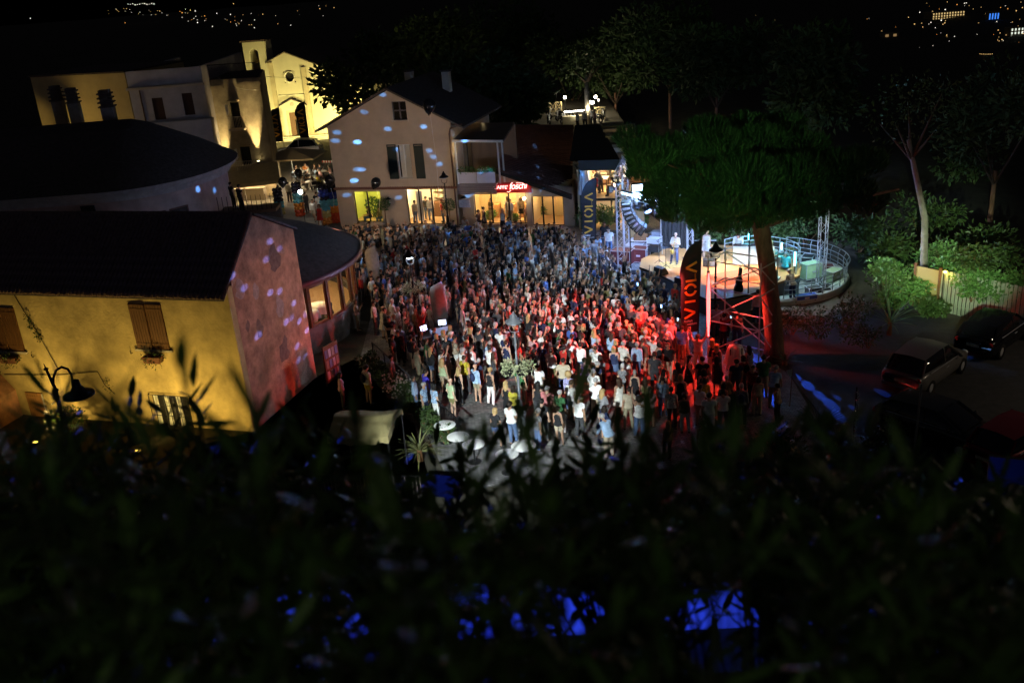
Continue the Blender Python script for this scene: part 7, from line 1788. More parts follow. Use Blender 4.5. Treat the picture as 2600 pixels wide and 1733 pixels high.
# terrace diners by the church road
tbl = [(za,(960,1250)),(za,(1400,1390)),(za,(1180,1200)),(zb,(1230,330)),(za,(1600,1220))]
clr = ['t_shirt white','tank_top yellow','t_shirt lightblue','tank_top pink','t_shirt black','shirt white','t_shirt orange','t_shirt grey','tank_top black','t_shirt offwhite']
for k,(zf_,px) in enumerate(tbl):
    q = G(*zf_(*px), .75); nm = ['left','front right','rear','nearest','far right'][k]
    round_table('terrace_table', 'pale %s terrace table under the market parasol' % nm if k != 3 else 'nearest pale terrace table in front of the parasol', (q.x,q.y,0), .5, group='terrace tables')
    for j in range(3):
        a = j*2.1 + k; p = (q.x + .85*math.cos(a), q.y + .85*math.sin(a), 0)
        guest(p, face_to(p, q), 'sit', 'mf'[(j+k)%2], clr[(3*k+j)%10], 'trousers charcoal', ['short dark','long brown','bob dark'][(k+j)%3], 'diner in %s seated %s at the %s terrace table' % (clr[(3*k+j)%10].replace('_','-').replace('offwhite','cream').replace('lightblue','light blue'), ['on the right side','behind','on the left'][j], nm), 1.7, 'terrace diners')
        chair((p[0],p[1],0), R(face_to(p, q)), 'dark chair %s at the %s terrace table' % (['right','behind','left'][j], nm), dark_metal, 'terrace chairs')
for (px,py,ps_,sex,top,bot,hr,f,lab) in ((550,360,'stand','m','shirt offwhite','trousers charcoal','short black',-20,'waiter in cream shirt standing at the serving bar'),(1260,850,'walk','m','shirt offwhite','shorts beige','short dark',170,'man in cream shirt and shorts walking from the terrace'),(1410,990,'stand','f','dress red','','bob dark',160,'woman in red dress by the balloons'),(1345,640,'stand','m','t_shirt black','trousers black','buzz brown',0,'man in black leaving towards the terrace'),(1440,700,'stand','m','t_shirt offwhite','trousers beige','buzz dark',0,'man in pale T-shirt leaving towards the terrace'),(1640,690,'stand','m','t_shirt black','trousers black','short dark',0,'broad man in black by the balloon columns'),(1050,640,'stand','m','shirt charcoal','trousers charcoal','short dark',60,'man in dark suit beside the glaring lamp'),(290,450,'stand','f','tank_top offwhite','trousers beige','long brown',0,'woman with long hair at the serving bar')):
    q = G(*zb(px,py), 1.72); guest((q.x,q.y,0), f, ps_, sex, top, bot, hr, lab, 1.72, 'people on the terrace road')
# people on the roof edge behind the gable and on the far garden terrace
for k,(px,py) in enumerate(((1530,1210),(1580,1225))):
    q = G(*z1(px,py), 5.6); guest((q.x,q.y,5.6-1.7), -40, 'stand', 'm', 't_shirt charcoal', 'trousers black', 'short dark', ['left of two dark figures on the balcony behind the stone gable','right of two dark figures on the balcony behind the stone gable'][k], 1.72, 'figures on the balcony')
    if k == 0:
        bb_ = thing('roof_balcony', 'small dark balcony behind the stone gable', 'balcony', (q.x+.3,q.y,0)); m = MB(); m.box(-1.2,2.4,-.7,.9,3.7,3.9); m.build('floor_slab', wood, bb_); m = MB(); m.box(-1.2,2.4,.5,.9,0,3.698); m.build('support_wall', old_tile, bb_)
        for j in range(12): m = MB(); m.bar((-1.15+.3*j,-.65,3.9),(-1.15+.3*j,-.65,4.85),.03); m.build('baluster', black_metal, bb_)
guest((pc.x+5.7*math.cos(-.33), pc.y+5.7*math.sin(-.33), 1.0-.43+.1), 60, 'sit', 'm', 't_shirt navy', 'trousers charcoal', 'short white', 'white haired man seated behind the pavilion glass', 1.72, 'pavilion guests')
# ---------------------------------------------------------------- fill the square
poly = [(-9.6,55.2),(-7.2,48.6),(-6.6,44),(-5.2,40.4),(-3.6,38.3),(1.0,38.2),(7.3,37.9),(7.9,39.2),(8.3,44),(6.3,50),(5.9,52.6),(4.4,56),(3.2,58.4),(-3.4,60.8),(-10.6,62.6),(-10.4,60)]
def inpoly(x, y):
    c = False; n = len(poly); j = n-1
    for i in range(n):
        xi, yi = poly[i]; xj, yj = poly[j]
        if (yi > y) != (yj > y) and x < (xj-xi)*(y-yi)/(yj-yi)+xi: c = not c
        j = i
    return c
avoid = [(-3.6,42.1,1.25),(-3.4,43.6,.7),(q.x,q.y,.3)] + [(o.location[0],o.location[1],.55) for o in COL.objects if o.name.split('.')[0] in ('covered_parasol','street_lamp','feather_banner','leafy_shrub')]
pts = list(placed); cand = []
tries = 0
while tries < 30000:
    tries += 1
    x, y = rp.uniform(-11.2,10.3), rp.uniform(30.8,67.5)
    nr = y < 38.4 and x > .6 and y > 31.2 + (x-1)*.08 and x < 10 - max(0,y-36)*1.2 and math.hypot(x-7.3,(y-36.6)*.7) > 1.0
    if not (inpoly(x, y) or nr): continue
    if any(math.hypot(x-a,y-b_) < r_ for a,b_,r_ in avoid): continue
    dmin = .78 if y < 37 else (.46 if rp.random() < .35 else .64)
    if any((x-p[0])**2+(y-p[1])**2 < dmin*dmin for p in pts): continue
    pts.append((x,y,0)); cand.append((x,y))
cand.sort(key=lambda p: p[1])
def zone(x, y):
    if y > 55.5: return 'by lit cafe doors' if x < -3.5 else 'below neon sign' if x < 1.5 else 'by cafe shrubs'
    if x < -5.6: return 'by pavilion roof' if y < 55 else 'by balloon columns'
    if x > 3.2 and y > 51: return 'by far banner'
    if y < 38.4: return 'in near rows'
    if x > 4.2: return 'in red light' if y < 47 else 'at stage steps'
    if x < -1.6: return 'near flower lantern' if y < 50 else 'in rear rows'
    return 'in central rows' if y < 47 else 'in middle rows'
tops_m = ['white']*5+['black']*9+['grey']*2+['navy']*4+['lightblue']*2+['charcoal']*6+['beige']+['brown']+['green','red','blue','pink','offwhite','olive']
poses_ = ['stand']*5+['crossed']*3+['hip']*3+['phone']*2+['pocket']*3+['clap']*2+['wave','walk','raised']
hairs_m = [('short','dark'),('short','brown'),('short','black'),('buzz','dark'),('bald','brown'),('short','grey'),('buzz','grey')]
hairs_f = [('long','dark'),('long','brown'),('long','blond'),('bob','dark'),('bun','brown'),('bob','blond'),('long','black'),('curly','dark')]
spec = []
for (x, y) in cand:
    sex = 'm' if rp.random() < .53 else 'f'
    c = rp.choice(tops_m)
    top = (rp.choice(['t_shirt','t_shirt','shirt']) if sex == 'm' else rp.choice(['t_shirt','tank_top','tank_top','dress','shirt']), c)
    bot = None if top[0] == 'dress' else (rp.choice(['trousers','trousers','shorts']) if sex == 'm' else rp.choice(['trousers','skirt','shorts']), rp.choice(['jeans','charcoal','black','beige','khaki','navy','white']))
    hr = rp.choice(hairs_m if sex == 'm' else hairs_f)
    ps_ = rp.choice(poses_)
    h = rp.gauss(1.77,.07) if sex == 'm' else rp.gauss(1.65,.07)
    f = face_to((x,y), SAX, 32, rp)
    spec.append([x,y,sex,top,bot,hr,ps_,h,f])
room_ = max(0, 300 - len(PEOPLE))
near, far_ = spec[:room_], spec[room_:]
HW = {'short':'short %s hair','buzz':'cropped %s hair','bald':'bald','long':'long %s hair','bob':'bobbed %s hair','bun':'tied %s hair','curly':'curly %s hair'}
PW_ = dict(walk=' stepping',raised=' arms up',stand='',crossed='',hip='',phone=' filming',pocket='',clap=' clapping',wave=' waving')
def lab_of(s):
    hw = HW[s[5][0]]; hw = hw % s[5][1] if '%' in hw else hw
    g_ = {'t_shirt':'T-shirt','shirt':'long shirt','tank_top':'vest','dress':'dress'}[s[3][0]]
    return '%s%s in %s %s, %s, %s' % ('man' if s[2] == 'm' else 'woman', PW_[s[6]], cn(s[3][1]), g_, hw, zone(s[0],s[1]))
labs = {}
for s in near: labs.setdefault(lab_of(s), []).append(s)
ordn = ['first','second','third','fourth','fifth','sixth','seventh','eighth']
def px_x(s):
    v = Vector((s[0],s[1],1.6)) - cC; return v.dot(cR)/v.dot(cF)
for l, ss in labs.items():
    ss.sort(key=px_x)
    for k, s in enumerate(ss):
        ll = l if len(ss) == 1 else l + ', %s from left' % ordn[min(7,k)]
        person((s[0],s[1],0), s[8], s[6], s[2], s[3], s[4], s[5], s[7], ll, rnd=rp)
# phones held up in the crowd
ph_m = M('phone_screen', (.4,.6,1), .2, emit=(.35,.62,1.0), estr=5)
phn = 0
for t in [o for o in PEOPLE]:
    if 'filming' in t['label'] or 'reading his phone' in t['label']:
        p = thing('smartphone', 'glowing phone of ' + t['label'].replace(' filming',''), 'phone', t.location, t.rotation_euler[2], 'phones held up in the crowd')
        p.scale = t.scale; m = MB(); m.box(-.04,.04,.46,.47,1.42,1.58); m.build('case', black_metal, p, rot=(0,0,0)); m = MB(); m.box(-.036,.036,.452,.458,1.43,1.57); m.build('screen', ph_m, p); phn += 1
# the far rows as one mass
LOW = {}
def low_person(p, sex):
    k = (p, sex)
    if k in LOW: return LOW[k]
    caps, hands, hc, rot, d = skeleton(p, sex); m = MB()
    for c in caps: capsule_mesh(m, *c[:4])
    me = eval_mods(m.mesh('b', skin_mat), [('REMESH', dict(mode='VOXEL', voxel_size=.03)), ('SMOOTH', dict(factor=.5, iterations=2)), ('DECIMATE', dict(ratio=.2))])
    co = np.array([tuple(v.co) for v in me.vertices]); tris = [tuple(q_.vertices) for q_ in me.polygons]
    best = np.full(len(co), 9.); ti = np.zeros(len(co), int); tt = np.zeros(len(co)); names = [c[4] for c in caps]
    for i,(a,b_,r1,r2,tg) in enumerate(caps):
        A = np.array(a); D_ = np.array(b_)-A; t = np.clip(((co-A)@D_)/(D_@D_+1e-9),0,1); ds = np.linalg.norm(co-A-t[:,None]*D_,axis=1)-(r1+(r2-r1)*t); s = ds < best; best[s] = ds[s]; ti[s] = i; tt[s] = t[s]
    LOW[k] = (co, tris, np.array(names)[ti], tt, np.array(hc))
    return LOW[k]
mv, mf, mc = [], [], []
off = 0
for s in far_:
    co, tris, tg, tt, hc = low_person(s[6], s[2])
    sk = SKIN[rp.randrange(4)]; tc_l = COLS[s[3][1]]; bc = COLS[s[4][1]] if s[4] else tc_l; hcx = HCOL[s[5][1]] if s[5][0] != 'bald' else sk
    col = np.tile(np.array(sk), (len(co),1))
    col[np.isin(tg,['pelvis','belly','chest','yoke'])] = tc_l; col[(tg == 'uarm') & (tt < .6)] = tc_l
    col[(tg == 'thigh')] = bc; col[(tg == 'calf')] = bc if s[4] and s[4][0] == 'trousers' else sk; col[tg == 'foot'] = COLS['charcoal']
    hd_ = (tg == 'head') & ((co[:,2]-hc[2] > .04) | (co[:,1]-hc[1] < -.02)); col[hd_] = hcx
    P_ = co.copy(); P_[hd_] = hc + (P_[hd_]-hc)*1.12
    P_[np.isin(tg,['pelvis','belly','chest'])] *= np.array([1.08,1.08,1])
    a = R(s[8]); k = s[7]/1.75; ca_, sa_ = math.cos(a)*k, math.sin(a)*k
    X = P_[:,0]*ca_-P_[:,1]*sa_+s[0]; Y = P_[:,0]*sa_+P_[:,1]*ca_+s[1]
    mv.append(np.stack([X,Y,P_[:,2]*k],1)); mf += [(t_[0]+off,t_[1]+off,t_[2]+off) for t_ in tris]; mc.append(col); off += len(co)
if mv:
    V_ = np.concatenate(mv); me = bpy.data.meshes.new('far_crowd'); me.from_pydata(V_.tolist(), [], mf); me.materials.append(Mattr('crowd_colours'))
    at = me.color_attributes.new('Col','FLOAT_COLOR','POINT'); cc = np.ones((len(V_),4)); cc[:,:3] = np.concatenate(mc); at.data.foreach_set('color', cc.ravel())
    me.polygons.foreach_set('use_smooth', [True]*len(mf)); me.update()
    tag(link(me, 'far_crowd'), 'far rows of the concert crowd before the cafe', 'crowd', kind='stuff')
print('PEOPLE', len(PEOPLE), 'near', len(near), 'far', len(far_), 'phones', phn)
# ---------------------------------------------------------------- stone pine over the stage
rt = random.Random(33)
pine_bark = M('pine_bark', (.2,.1,.065), .95, nscale=3, namt=.6, bump=1.0, bscale=9, stretch=(1,1,.35))
needle = Mleaf('pine_needles', (.012,.04,.01), (.05,.13,.03), .6, .7)
pn = thing('stone_pine', 'big stone pine with dark umbrella crown spreading over the stage', 'tree', (11.45,38.2,0))
tp = [(0,0,-.1),(.05,.1,.6),(-.05,.15,1.8),(-.22,.2,3.2),(-.4,.25,4.6),(-.62,.35,5.9),(-.7,.4,6.8)]
m = MB(); m.tube(tp, [.5,.42,.4,.37,.36,.35,.3], 14); trunk_o = m.build('trunk', pine_bark, pn, True)
for (q, r0_) in (((-3.2,-.4,7.6),.15),((3.4,.6,7.9),.17),((-1.6,2.4,8.1),.14),((1.4,-1.8,7.7),.13),((.6,2.2,8.4),.14),((-2.0,-1.9,7.2),.12),((4.6,-.9,7.4),.11)):
    a = Vector(tp[-1 if q[2] > 7.5 else -2]); b_ = Vector(q); m = MB(); m.tube([a, a.lerp(b_,.4)+Vector((0,0,.2)), b_],[r0_*1.4,r0_,r0_*.4],7); m.build('limb', pine_bark, pn, True)
def tufts(m, c, rad, n, rnd, L=.34, w=.016, nn=9, up=1.0):
    c = Vector(c)
    for _ in range(n):
        while True:
            p = Vector((rnd.uniform(-1,1), rnd.uniform(-1,1), rnd.uniform(-1,1)))
            if p.length < 1: break
        p = p.normalized()*(p.length**.45)
        q = c + Vector((p.x*rad[0], p.y*rad[1], p.z*rad[2]))
        ax = (Vector((p.x*.7,p.y*.7,p.z*.5+up)) + Vector((rnd.gauss(0,.15),rnd.gauss(0,.15),0))).normalized()
        e = ax.orthogonal().normalized(); g_ = ax.cross(e)
        l = L*rnd.uniform(.7,1.25)
        for k in range(nn):
            t_ = 2*math.pi*k/nn + rnd.random(); sp = .2 + .5*rnd.random()
            d = (ax + (e*math.cos(t_)+g_*math.sin(t_))*sp).normalized(); s_ = d.cross(ax).normalized()*w if d.cross(ax).length > 1e-4 else e*w
            b0 = q + ax*l*.5*rnd.random()
            m.add([b0-s_, b0+s_, b0+d*l], [(0,1,2)])
pc0 = Vector(pn.location)
clumps = []
for (px,py,dy,r_) in ((1650,400,37.6,1.15),(1710,480,37.2,1.15),(1640,440,38.6,.95),(1720,390,39.0,1.3),(1790,470,36.6,1.35),(1790,530,36.8,1.0),(1830,380,38.6,1.4),(1850,520,36.0,1.2),(1900,450,36.4,1.5),(1930,370,39.0,1.4),(1950,520,36.4,1.2),(2010,450,37.2,1.5),(2030,380,39.5,1.3),(2070,520,37.0,1.2),(2120,430,38.4,1.3),(2150,490,37.4,1.2),(2190,420,39.0,1.1),(1800,340,40.5,1.2),(1900,330,41.2,1.2),(1990,330,41.0,1.1),(1610,360,39.8,.9),(1860,575,37.0,.8),(1720,545,37.2,.85),(1790,575,36.9,.8),(1930,560,36.9,.75),(1675,505,37.8,.8),(2010,545,37.0,.8),(2200,520,38.6,.9),(1700,445,40.5,1.1),(1870,430,41.5,1.3),(2060,430,41.3,1.2)):
    c = Dy(px,py,dy) - pc0; clumps.append((c, r_))
for (c, r_) in clumps:
    m = MB(); tufts(m, c, (r_*.82,r_*.82,r_*.44), int(230*r_*r_), rt, .34, .019, 11); m.build('needle_clump', needle, pn)
    m = MB(); m.tube([Vector(tp[-1]), c*.6+Vector(tp[-1])*.4+Vector((0,0,.1)), c],[.07,.05,.02],5); m.build('twig', pine_bark, pn)
# ---------------------------------------------------------------- other trees
def tree(label, base, th, cr, n, mat, rnd, leafs=.32, lean=(0,0), name='tree', group='background trees', bark=None, trunk_r=.18):
    t = thing(name, label, 'tree', base, 0, group)
    top = Vector((lean[0],lean[1],th)); bk = bark or pine_bark
    m = MB(); m.tube([(0,0,-1.5),(lean[0]*.2,lean[1]*.2,th*.4),top],[trunk_r*1.3,trunk_r,trunk_r*.7],8); m.build('trunk', bk, t, True)
    m = MB()
    for k in range(5):
        a = k*1.3; q = top + Vector((cr[0]*.6*math.cos(a), cr[1]*.6*math.sin(a), cr[2]*rnd.uniform(.2,1.0))); m.tube([top*.85, q],[trunk_r*.5,.03],6)
    m.build('branches', M('shaded_branch', (.05,.035,.025), .95), t)  # shade up in the crown put into the branch colour
    m = MB()
    for k in range(9):
        a = rnd.uniform(0,6.28); rr = rnd.uniform(.2,.75); c = top + Vector((cr[0]*rr*math.cos(a), cr[1]*rr*math.sin(a), cr[2]*rnd.uniform(.1,1.3)))
        leaf_cloud(m, c, (cr[0]*.5,cr[1]*.5,cr[2]*.45), n//9, leafs, rnd, .55)
    m.build('crown', mat, t)
    return t
bg_leaf = Mleaf('background_leaves', (.02,.045,.012), (.05,.085,.025), .6, .5)
for (px,py,dep,th,cr,lab) in ((930,200,96,7,(4.5,4.5,4.2),'dark round tree between the church and the cafe roof'),(1190,240,88,6,(4.5,4,3.8),'dark tree behind the cafe roof ridge'),(1330,250,90,5.5,(3.2,3,3.2),'green lit tree left of the garden fence'),(1450,190,112,8,(5,4,4.5),'tall tree behind the garden bar'),(1560,170,104,8,(5,4,4.5),'tall dark tree right of the garden bar'),(1700,120,100,9,(6,5,4.6),'high tree with a bare trunk above the pine'),(1090,120,115,9,(6,5,5),'large dark tree behind the cafe chimneys'),(1290,110,125,10,(6,5,5),'distant dark tree above the garden'),(1820,180,92,7,(5,4,4),'dark tree behind the pine crown'),(2060,200,84,7,(5,5,4.5),'dark tree right of the pine crown'),(2540,330,58,6,(3.6,3.4,4.2),'dark tree at the right edge')):
    q = Dy(px, py, dep); z0 = q.z - th - cr[2]*.6
    tree(lab, (q.x, q.y, z0), th, cr, 2600, bg_leaf, rt, .62 if dep > 80 else .4)
# two pale forked trunks on the garden terrace, tree with bare pale trunk by the parking
pale_bark = M('pale_bark', (.24,.22,.19), .9, nscale=4, namt=.4, bump=.5)
q = G(*zoomer(1240,200,5.8825)(1490,665), 2.0); tree('pale forked tree lit by the garden bar lamps', (q.x,q.y,2.0), 4.6, (2.8,2.6,1.8), 500, bg_leaf, rt, .35, bark=pale_bark, trunk_r=.28)
q0 = G(*z7(832,520), 1.2); tree('slender tree with pale leaning trunk above the hedge', (q0.x,q0.y,1.2), 6.4, (2.4,2.2,2.2), 520, bg_leaf, rt, .22, (-1.0,1.0), bark=pale_bark, trunk_r=.17)
# bright hedge masses by the parking
hedge_leaf = Mleaf('hedge_leaves', (.05,.13,.03), (.14,.26,.07), .45, 2.0)
for k,(x,y,z,r_,lab) in enumerate(((640,500,1.5,1.1,'pale green shrub at the left end of the lit hedge'),(720,540,1.4,1.2,'bright green shrub below the slender pale trunk'),(700,650,.7,1.0,'low bright shrub at the hedge foot'),(880,420,2.2,1.4,'green shrub right of the pale trunk'),(960,480,2.1,1.3,'broad leafed shrub over the gate'),(1060,560,2.0,1.2,'broad leafed shrub above the yellow lamp'),(1180,570,2.0,1.2,'broad leafed shrub over the plank fence'),(1290,560,2.1,1.3,'broad leafed shrub at the right picture edge'),(1120,440,3.0,1.6,'tall dark shrub behind the plank fence'),(780,600,1.2,1.0,'green shrub in the middle of the hedge'),(860,690,.6,.8,'brownish shrub left of the gate'))):
    q = G(*z7(x,y), z); bush('hedge_shrub', lab, (q.x,q.y,max(0,z-.9*r_)), (r_,r_*.8,r_*.62), 900, .2 if k > 3 else .15, hedge_leaf if k not in (8,10) else leaf_dark, rt, .7, group='shrubs of the parking hedge')
# plank fence with gate lamp
F0, F1 = Vector((20.6,42.4,0)), Vector((24.6,36.9,0)); fe = thing('plank_fence', 'upright plank fence under the hedge behind the dark car', 'fence', F0)
dF = (F1-F0); nF = 36; pk_m = M('grey_plank', (.3,.31,.25), .85, nscale=2, namt=.5, stretch=(4,4,.6)); an_ = math.atan2(dF.y,dF.x)
for i in range(nF):
    p = dF*((i+.5)/nF); m = MB(); m.box(-.075,.075,-.015,.015,0,2.05+rt.uniform(-.03,.03)); m.build('plank', pk_m, fe, loc=(p.x,p.y,0), rot=(0,0,an_+rt.uniform(-.03,.03)))
for z in (.4,1.6): m = MB(); n_ = Vector((-dF.y,dF.x,0)).normalized()*.05; m.bar(n_+Vector((0,0,z)), n_+dF+Vector((0,0,z)),.04,.09); m.build('rail', wood, fe)
gp = thing('garden_gate', 'plain ochre gate panel lit by a yellow lamp', 'gate', F0 - dF.normalized()*1.3, an_); m = MB(); m.box(0,1.25,-.03,.03,.05,2.0); m.build('panel', M('ochre_gate', (.4,.3,.12), .7), gp); m = MB(); m.ball((1.1,-.06,1.05),.04,8,6); m.build('handle', alu, gp)
for x in (0,1.25): m = MB(); m.box(x-.06,x+.06,-.062,.062,0,2.15); m.build('post', wood, gp)
gq = F0 + Vector((.05,-.25,2.0)); gl2 = thing('gate_lamp', 'small yellow lamp glowing under the hedge at the gate', 'lamp', (gq.x,gq.y,0)); m = MB(); m.tube([(0,.1,0),(0,.1,2.0)],.025,6); m.build('post', black_metal, gl2); m = MB(); m.ball((0,0,2.02),(.08,.08,.06),10,6); m.build('bulb', M('yellow_bulb', (1,.8,.2), .3, emit=(1,.72,.1), estr=18), gl2); lamp('gate_light', 'POINT', (gq.x-.05,gq.y-.25,1.95), 16, (1,.72,.12), gl2, size=.06)
# spiky plants and shrubs round the parking kerb
for k,(zf_,x,y,n,L,lab) in enumerate(((z7,330,1290,50,1.1,'pale green strap leaved clump below the blue streak'),(z7,420,1340,40,1.0,'strap leaved clump right of the blue streak'),(z7,170,960,30,.7,'red lit spiky plant at the pine foot'),(z7,660,820,24,1.5,'dim palm fronds behind the silver car'),(z7,640,700,24,1.3,'dim palm fronds below the curved railing'))):
    q = G(*zf_(x,y), .1); rosette('strap_plant', lab, (q.x,q.y,0), n, L, .03 if k < 3 else .06, Mleaf('strap_leaf', (.05,.09,.04), (.12,.16,.08)), rt, (5,70), .1 if k < 3 else .5)
for k,(zf_,x,y,r_,lab) in enumerate(((z7,200,780,1.2,'dark shrub right of the pine trunk'),(z7,330,800,1.3,'dark shrub below the belvedere wall'),(z7,480,740,1.3,'dark shrub at the belvedere foot'),(z7,560,840,1.2,'dark shrub behind the silver car roof'),(z7,120,1350,1.0,'dark shrub at the near kerb corner'),(z7,620,1300,.9,'low dark shrub beside the glittering post'))):
    q = G(*zf_(x,y), .5); bush('dark_shrub', lab, (q.x,q.y,0), (r_,r_*.8,r_*.6), 500, .16, leaf_dark, rt, group='dark shrubs by the parking')
for k,(x,y,r_) in enumerate(((12.5,56.5,1.5),(15.2,56.2,1.9),(18.0,54.6,2.0),(20.6,52.6,2.0),(20.8,49.4,1.7),(22.6,47.2,1.7),(16.6,60.5,2.2),(20.5,58.2,2.4),(24.8,54.0,2.4),(13.5,61.5,2.0),(26.5,49.0,2.0),(19.8,46.4,1.2))):
    bush('garden_shrub', 'dark garden shrub behind the stage, ' + ['just behind the black curtain','second behind the curtain','behind the drum kit','behind the curved railing','at the right of the curved railing','between railing and hedge','far one behind the curtain','far one behind the drum kit','far one above the hedge','furthest left of the far ones','above the plank fence','low one beside the belvedere wall'][k], (x,y,terrain(x,y)), (r_,r_*.9,r_*.62), 700, .3, leaf_dark, rt, group='dark shrubs behind the stage')
kb_ = MB(); k0, k1 = G(*z7(155,1320)), G(*z7(235,1400)); kb_.bar((0,0,.08),tuple((k1-k0)),.22,.3); tag(kb_.build('kerb_stone', M('ochre_kerb', (.4,.28,.1), .8), loc=(k0.x,k0.y,0)), 'short yellow kerb stone at the near parking corner', 'kerb')
# glittering steel post
q = G(*z7(498,1335)); gp_ = thing('glittering_post', 'thin hammered steel post glittering white at the parking edge', 'post', (q.x,q.y,0), R(40)); m = MB(); n = 26
for i in range(n): m.ball((rt.uniform(-.05,.05),rt.uniform(-.02,.02),.15+i*.075),(.07,.03,.05),8,5)
m.build('panel', M('hammered_steel', (.9,.9,.92), .12, 1.0, bump=.8, bscale=25), gp_); m = MB(); m.tube([(0,.06,0),(0,.06,2.2)],.03,6); m.build('post', black_metal, gp_)
q = G(*z7(762,1500)); lp_ = thing('sign_pole', 'bare grey pole standing between the parked cars', 'pole', (q.x,q.y,0)); m = MB(); m.tube([(0,0,0),(.1,.1,3.4)],.035,7); m.build('shaft', iron_grey, lp_); m = MB(); m.lathe([(.12,0),(.12,.03),(.05,.05)], 10); m.build('foot', iron_grey, lp_)
q = G(*z6(1440,1230)); pfl = thing('paper_flag', 'small white paper flag on a stick beside the leaning man', 'flag', (q.x,q.y,0)); m = MB(); m.tube([(0,0,0),(.05,0,1.6)],.012,5); m.build('stick', wood, pfl); m = MB(); m.add([(.05,0,1.6),(-.18,.02,1.55),(-.05,.01,1.25),(.05,0,1.3)],[(0,1,2,3)]); m.build('paper', white_paint, pfl)
# ---------------------------------------------------------------- cars
def car(label, loc, rz, paint, L=4.3, W=1.78, H=1.5, plate=True, tall=.0):
    t = thing('parked_car', label, 'car', loc, rz, 'parked cars')   # forward = +x, centre at origin
    hl = L/2
    st_ = [(-hl,.5,.42,.86),(-hl+.12,.3,.47,.93),(-hl+.5,.22,.495,1.0),(-.6,.2,.5,.98),(.55,.2,.5,.95),(1.15,.22,.495,.9),(hl-.35,.26,.47,.8),(hl-.08,.34,.42,.7),(hl,.45,.36,.6)]
    vs = []; fs = []; n = 12
    for (x, zb_, hw, zt) in st_:
        hw = hw*W; z0 = zb_
        ring = [(-hw*.86,z0),(-hw*.97,z0+.12),(-hw,(z0+zt)/2),(-hw*.97,zt-.08),(-hw*.88,zt),(-hw*.4,zt+.02),(hw*.4,zt+.02),(hw*.88,zt),(hw*.97,zt-.08),(hw,(z0+zt)/2),(hw*.97,z0+.12),(hw*.86,z0)]
        vs += [(x,y,z) for y,z in ring]
    for i in range(len(st_)-1):
        for j in range(n): fs.append((i*n+j,i*n+(j+1)%n,(i+1)*n+(j+1)%n,(i+1)*n+j))
    fs += [tuple(range(n)), tuple(reversed(range((len(st_)-1)*n, len(st_)*n)))]
    m = MB(); m.add(vs, fs); b = m.build('body', paint, t, True)
    gs = [(-hl+.18,.95,.40,.02),(-hl+.62,.95,.43,H-.98-.08),(-.4,.94,.45,H-.95),(.35,.93,.45,H-.97),(1.25,.9,.44,.02)]
    vs = []; fs = []; n = 6
    for (x, zb_, hw, hh) in gs:
        hw *= W; tw_ = hw*(1-.16*min(1,hh/.5)); vs += [(x,-hw,zb_),(x,-tw_,zb_+hh),(x,-tw_*.6,zb_+hh+.03),(x,tw_*.6,zb_+hh+.03),(x,tw_,zb_+hh),(x,hw,zb_)]
    for i in range(4):
        for j in range(n-1): fs.append((i*n+j,i*n+j+1,(i+1)*n+j+1,(i+1)*n+j))
    m = MB(); m.add(vs, fs); m.build('windows', M('car_glass', (.008,.008,.01), .05, spec=.6), t, True)
    m = MB(); zz = lambda i: gs[i][1]+gs[i][3]+.045
    vs = []
    for i, k in ((1,.82),(2,.84),(3,.82)): hw = gs[i][2]*W*k; vs += [(gs[i][0],-hw,zz(i)-.03),(gs[i][0],0,zz(i)+.02),(gs[i][0],hw,zz(i)-.03)]
    m.add(vs, [(0,1,4,3),(1,2,5,4),(3,4,7,6),(4,5,8,7)]); m.build('roof_panel', paint, t, True)
    for s in (-1,1):
        for (xa,za_,xb,zb_) in ((gs[0][0]+.02,.97,gs[1][0],zz(1)-.04),(gs[4][0]-.02,.92,gs[3][0],zz(3)-.04),(-.1,.95,-.15,zz(2)-.05)):
            m = MB(); m.tube([(xa,s*W*.43,za_),(xb,s*W*.375,zb_)],.035,6); m.build('pillar', paint, t)
        m = MB(); m.bar((-1.5,s*W*.49,.98),(1.0,s*W*.485,.955),.012,.03); m.build('chrome_strip', alu, t)
        m = MB(); m.ball((.85,s*(W*.5+.09),1.0),(.07,.1,.07),10,6); m.build('mirror', paint, t, True)
        m = MB(); m.ball((-hl+.08,s*W*.37,.78),(.09,.13,.13),10,6); m.build('tail_light', M('tail_light', (.35,.01,.01), .2, spec=.7), t, True)
        m = MB(); m.ball((hl-.12,s*W*.34,.66),(.14,.16,.09),10,6); m.build('headlight', M('headlight', (.7,.72,.75), .1, spec=.8), t, True)
        m = MB(); m.bar((-.2,s*(W*.5+.005),.8),(0.02,s*(W*.5+.005),.8),.02,.03); m.build('door_handle', alu, t)
        for x in (-hl+.82, hl-.8):
            m = MB(); m.lathe([(.2,-.1),(.31,-.1),(.325,-.06),(.325,.06),(.31,.1),(.2,.1)], 20, mtx=Matrix.Translation((x,s*(W*.5-.09),.325)) @ Matrix.Rotation(R(90),4,'X')); w = m.build('tyre', M('tyre', (.012,.012,.012), .9), t, True)
            m = MB(); m.lathe([(.001,-.08),(.06,-.09),(.2,-.07)], 14, mtx=Matrix.Translation((x,s*(W*.5-.09),.325)) @ Matrix.Rotation(R(90*s),4,'X')); m.build('rim', alu, w)
    m = MB(); m.box(-hl-.03,-hl+.1,-W*.42,W*.42,.36,.5); m.build('rear_bumper', paint, t)
    m = MB(); m.box(-hl-.015,-hl+.02,-.26,.26,.62,.73); m.build('number_plate', M('number_plate', (.5,.48,.35), .5, nscale=18, namt=.8), t)
    return t
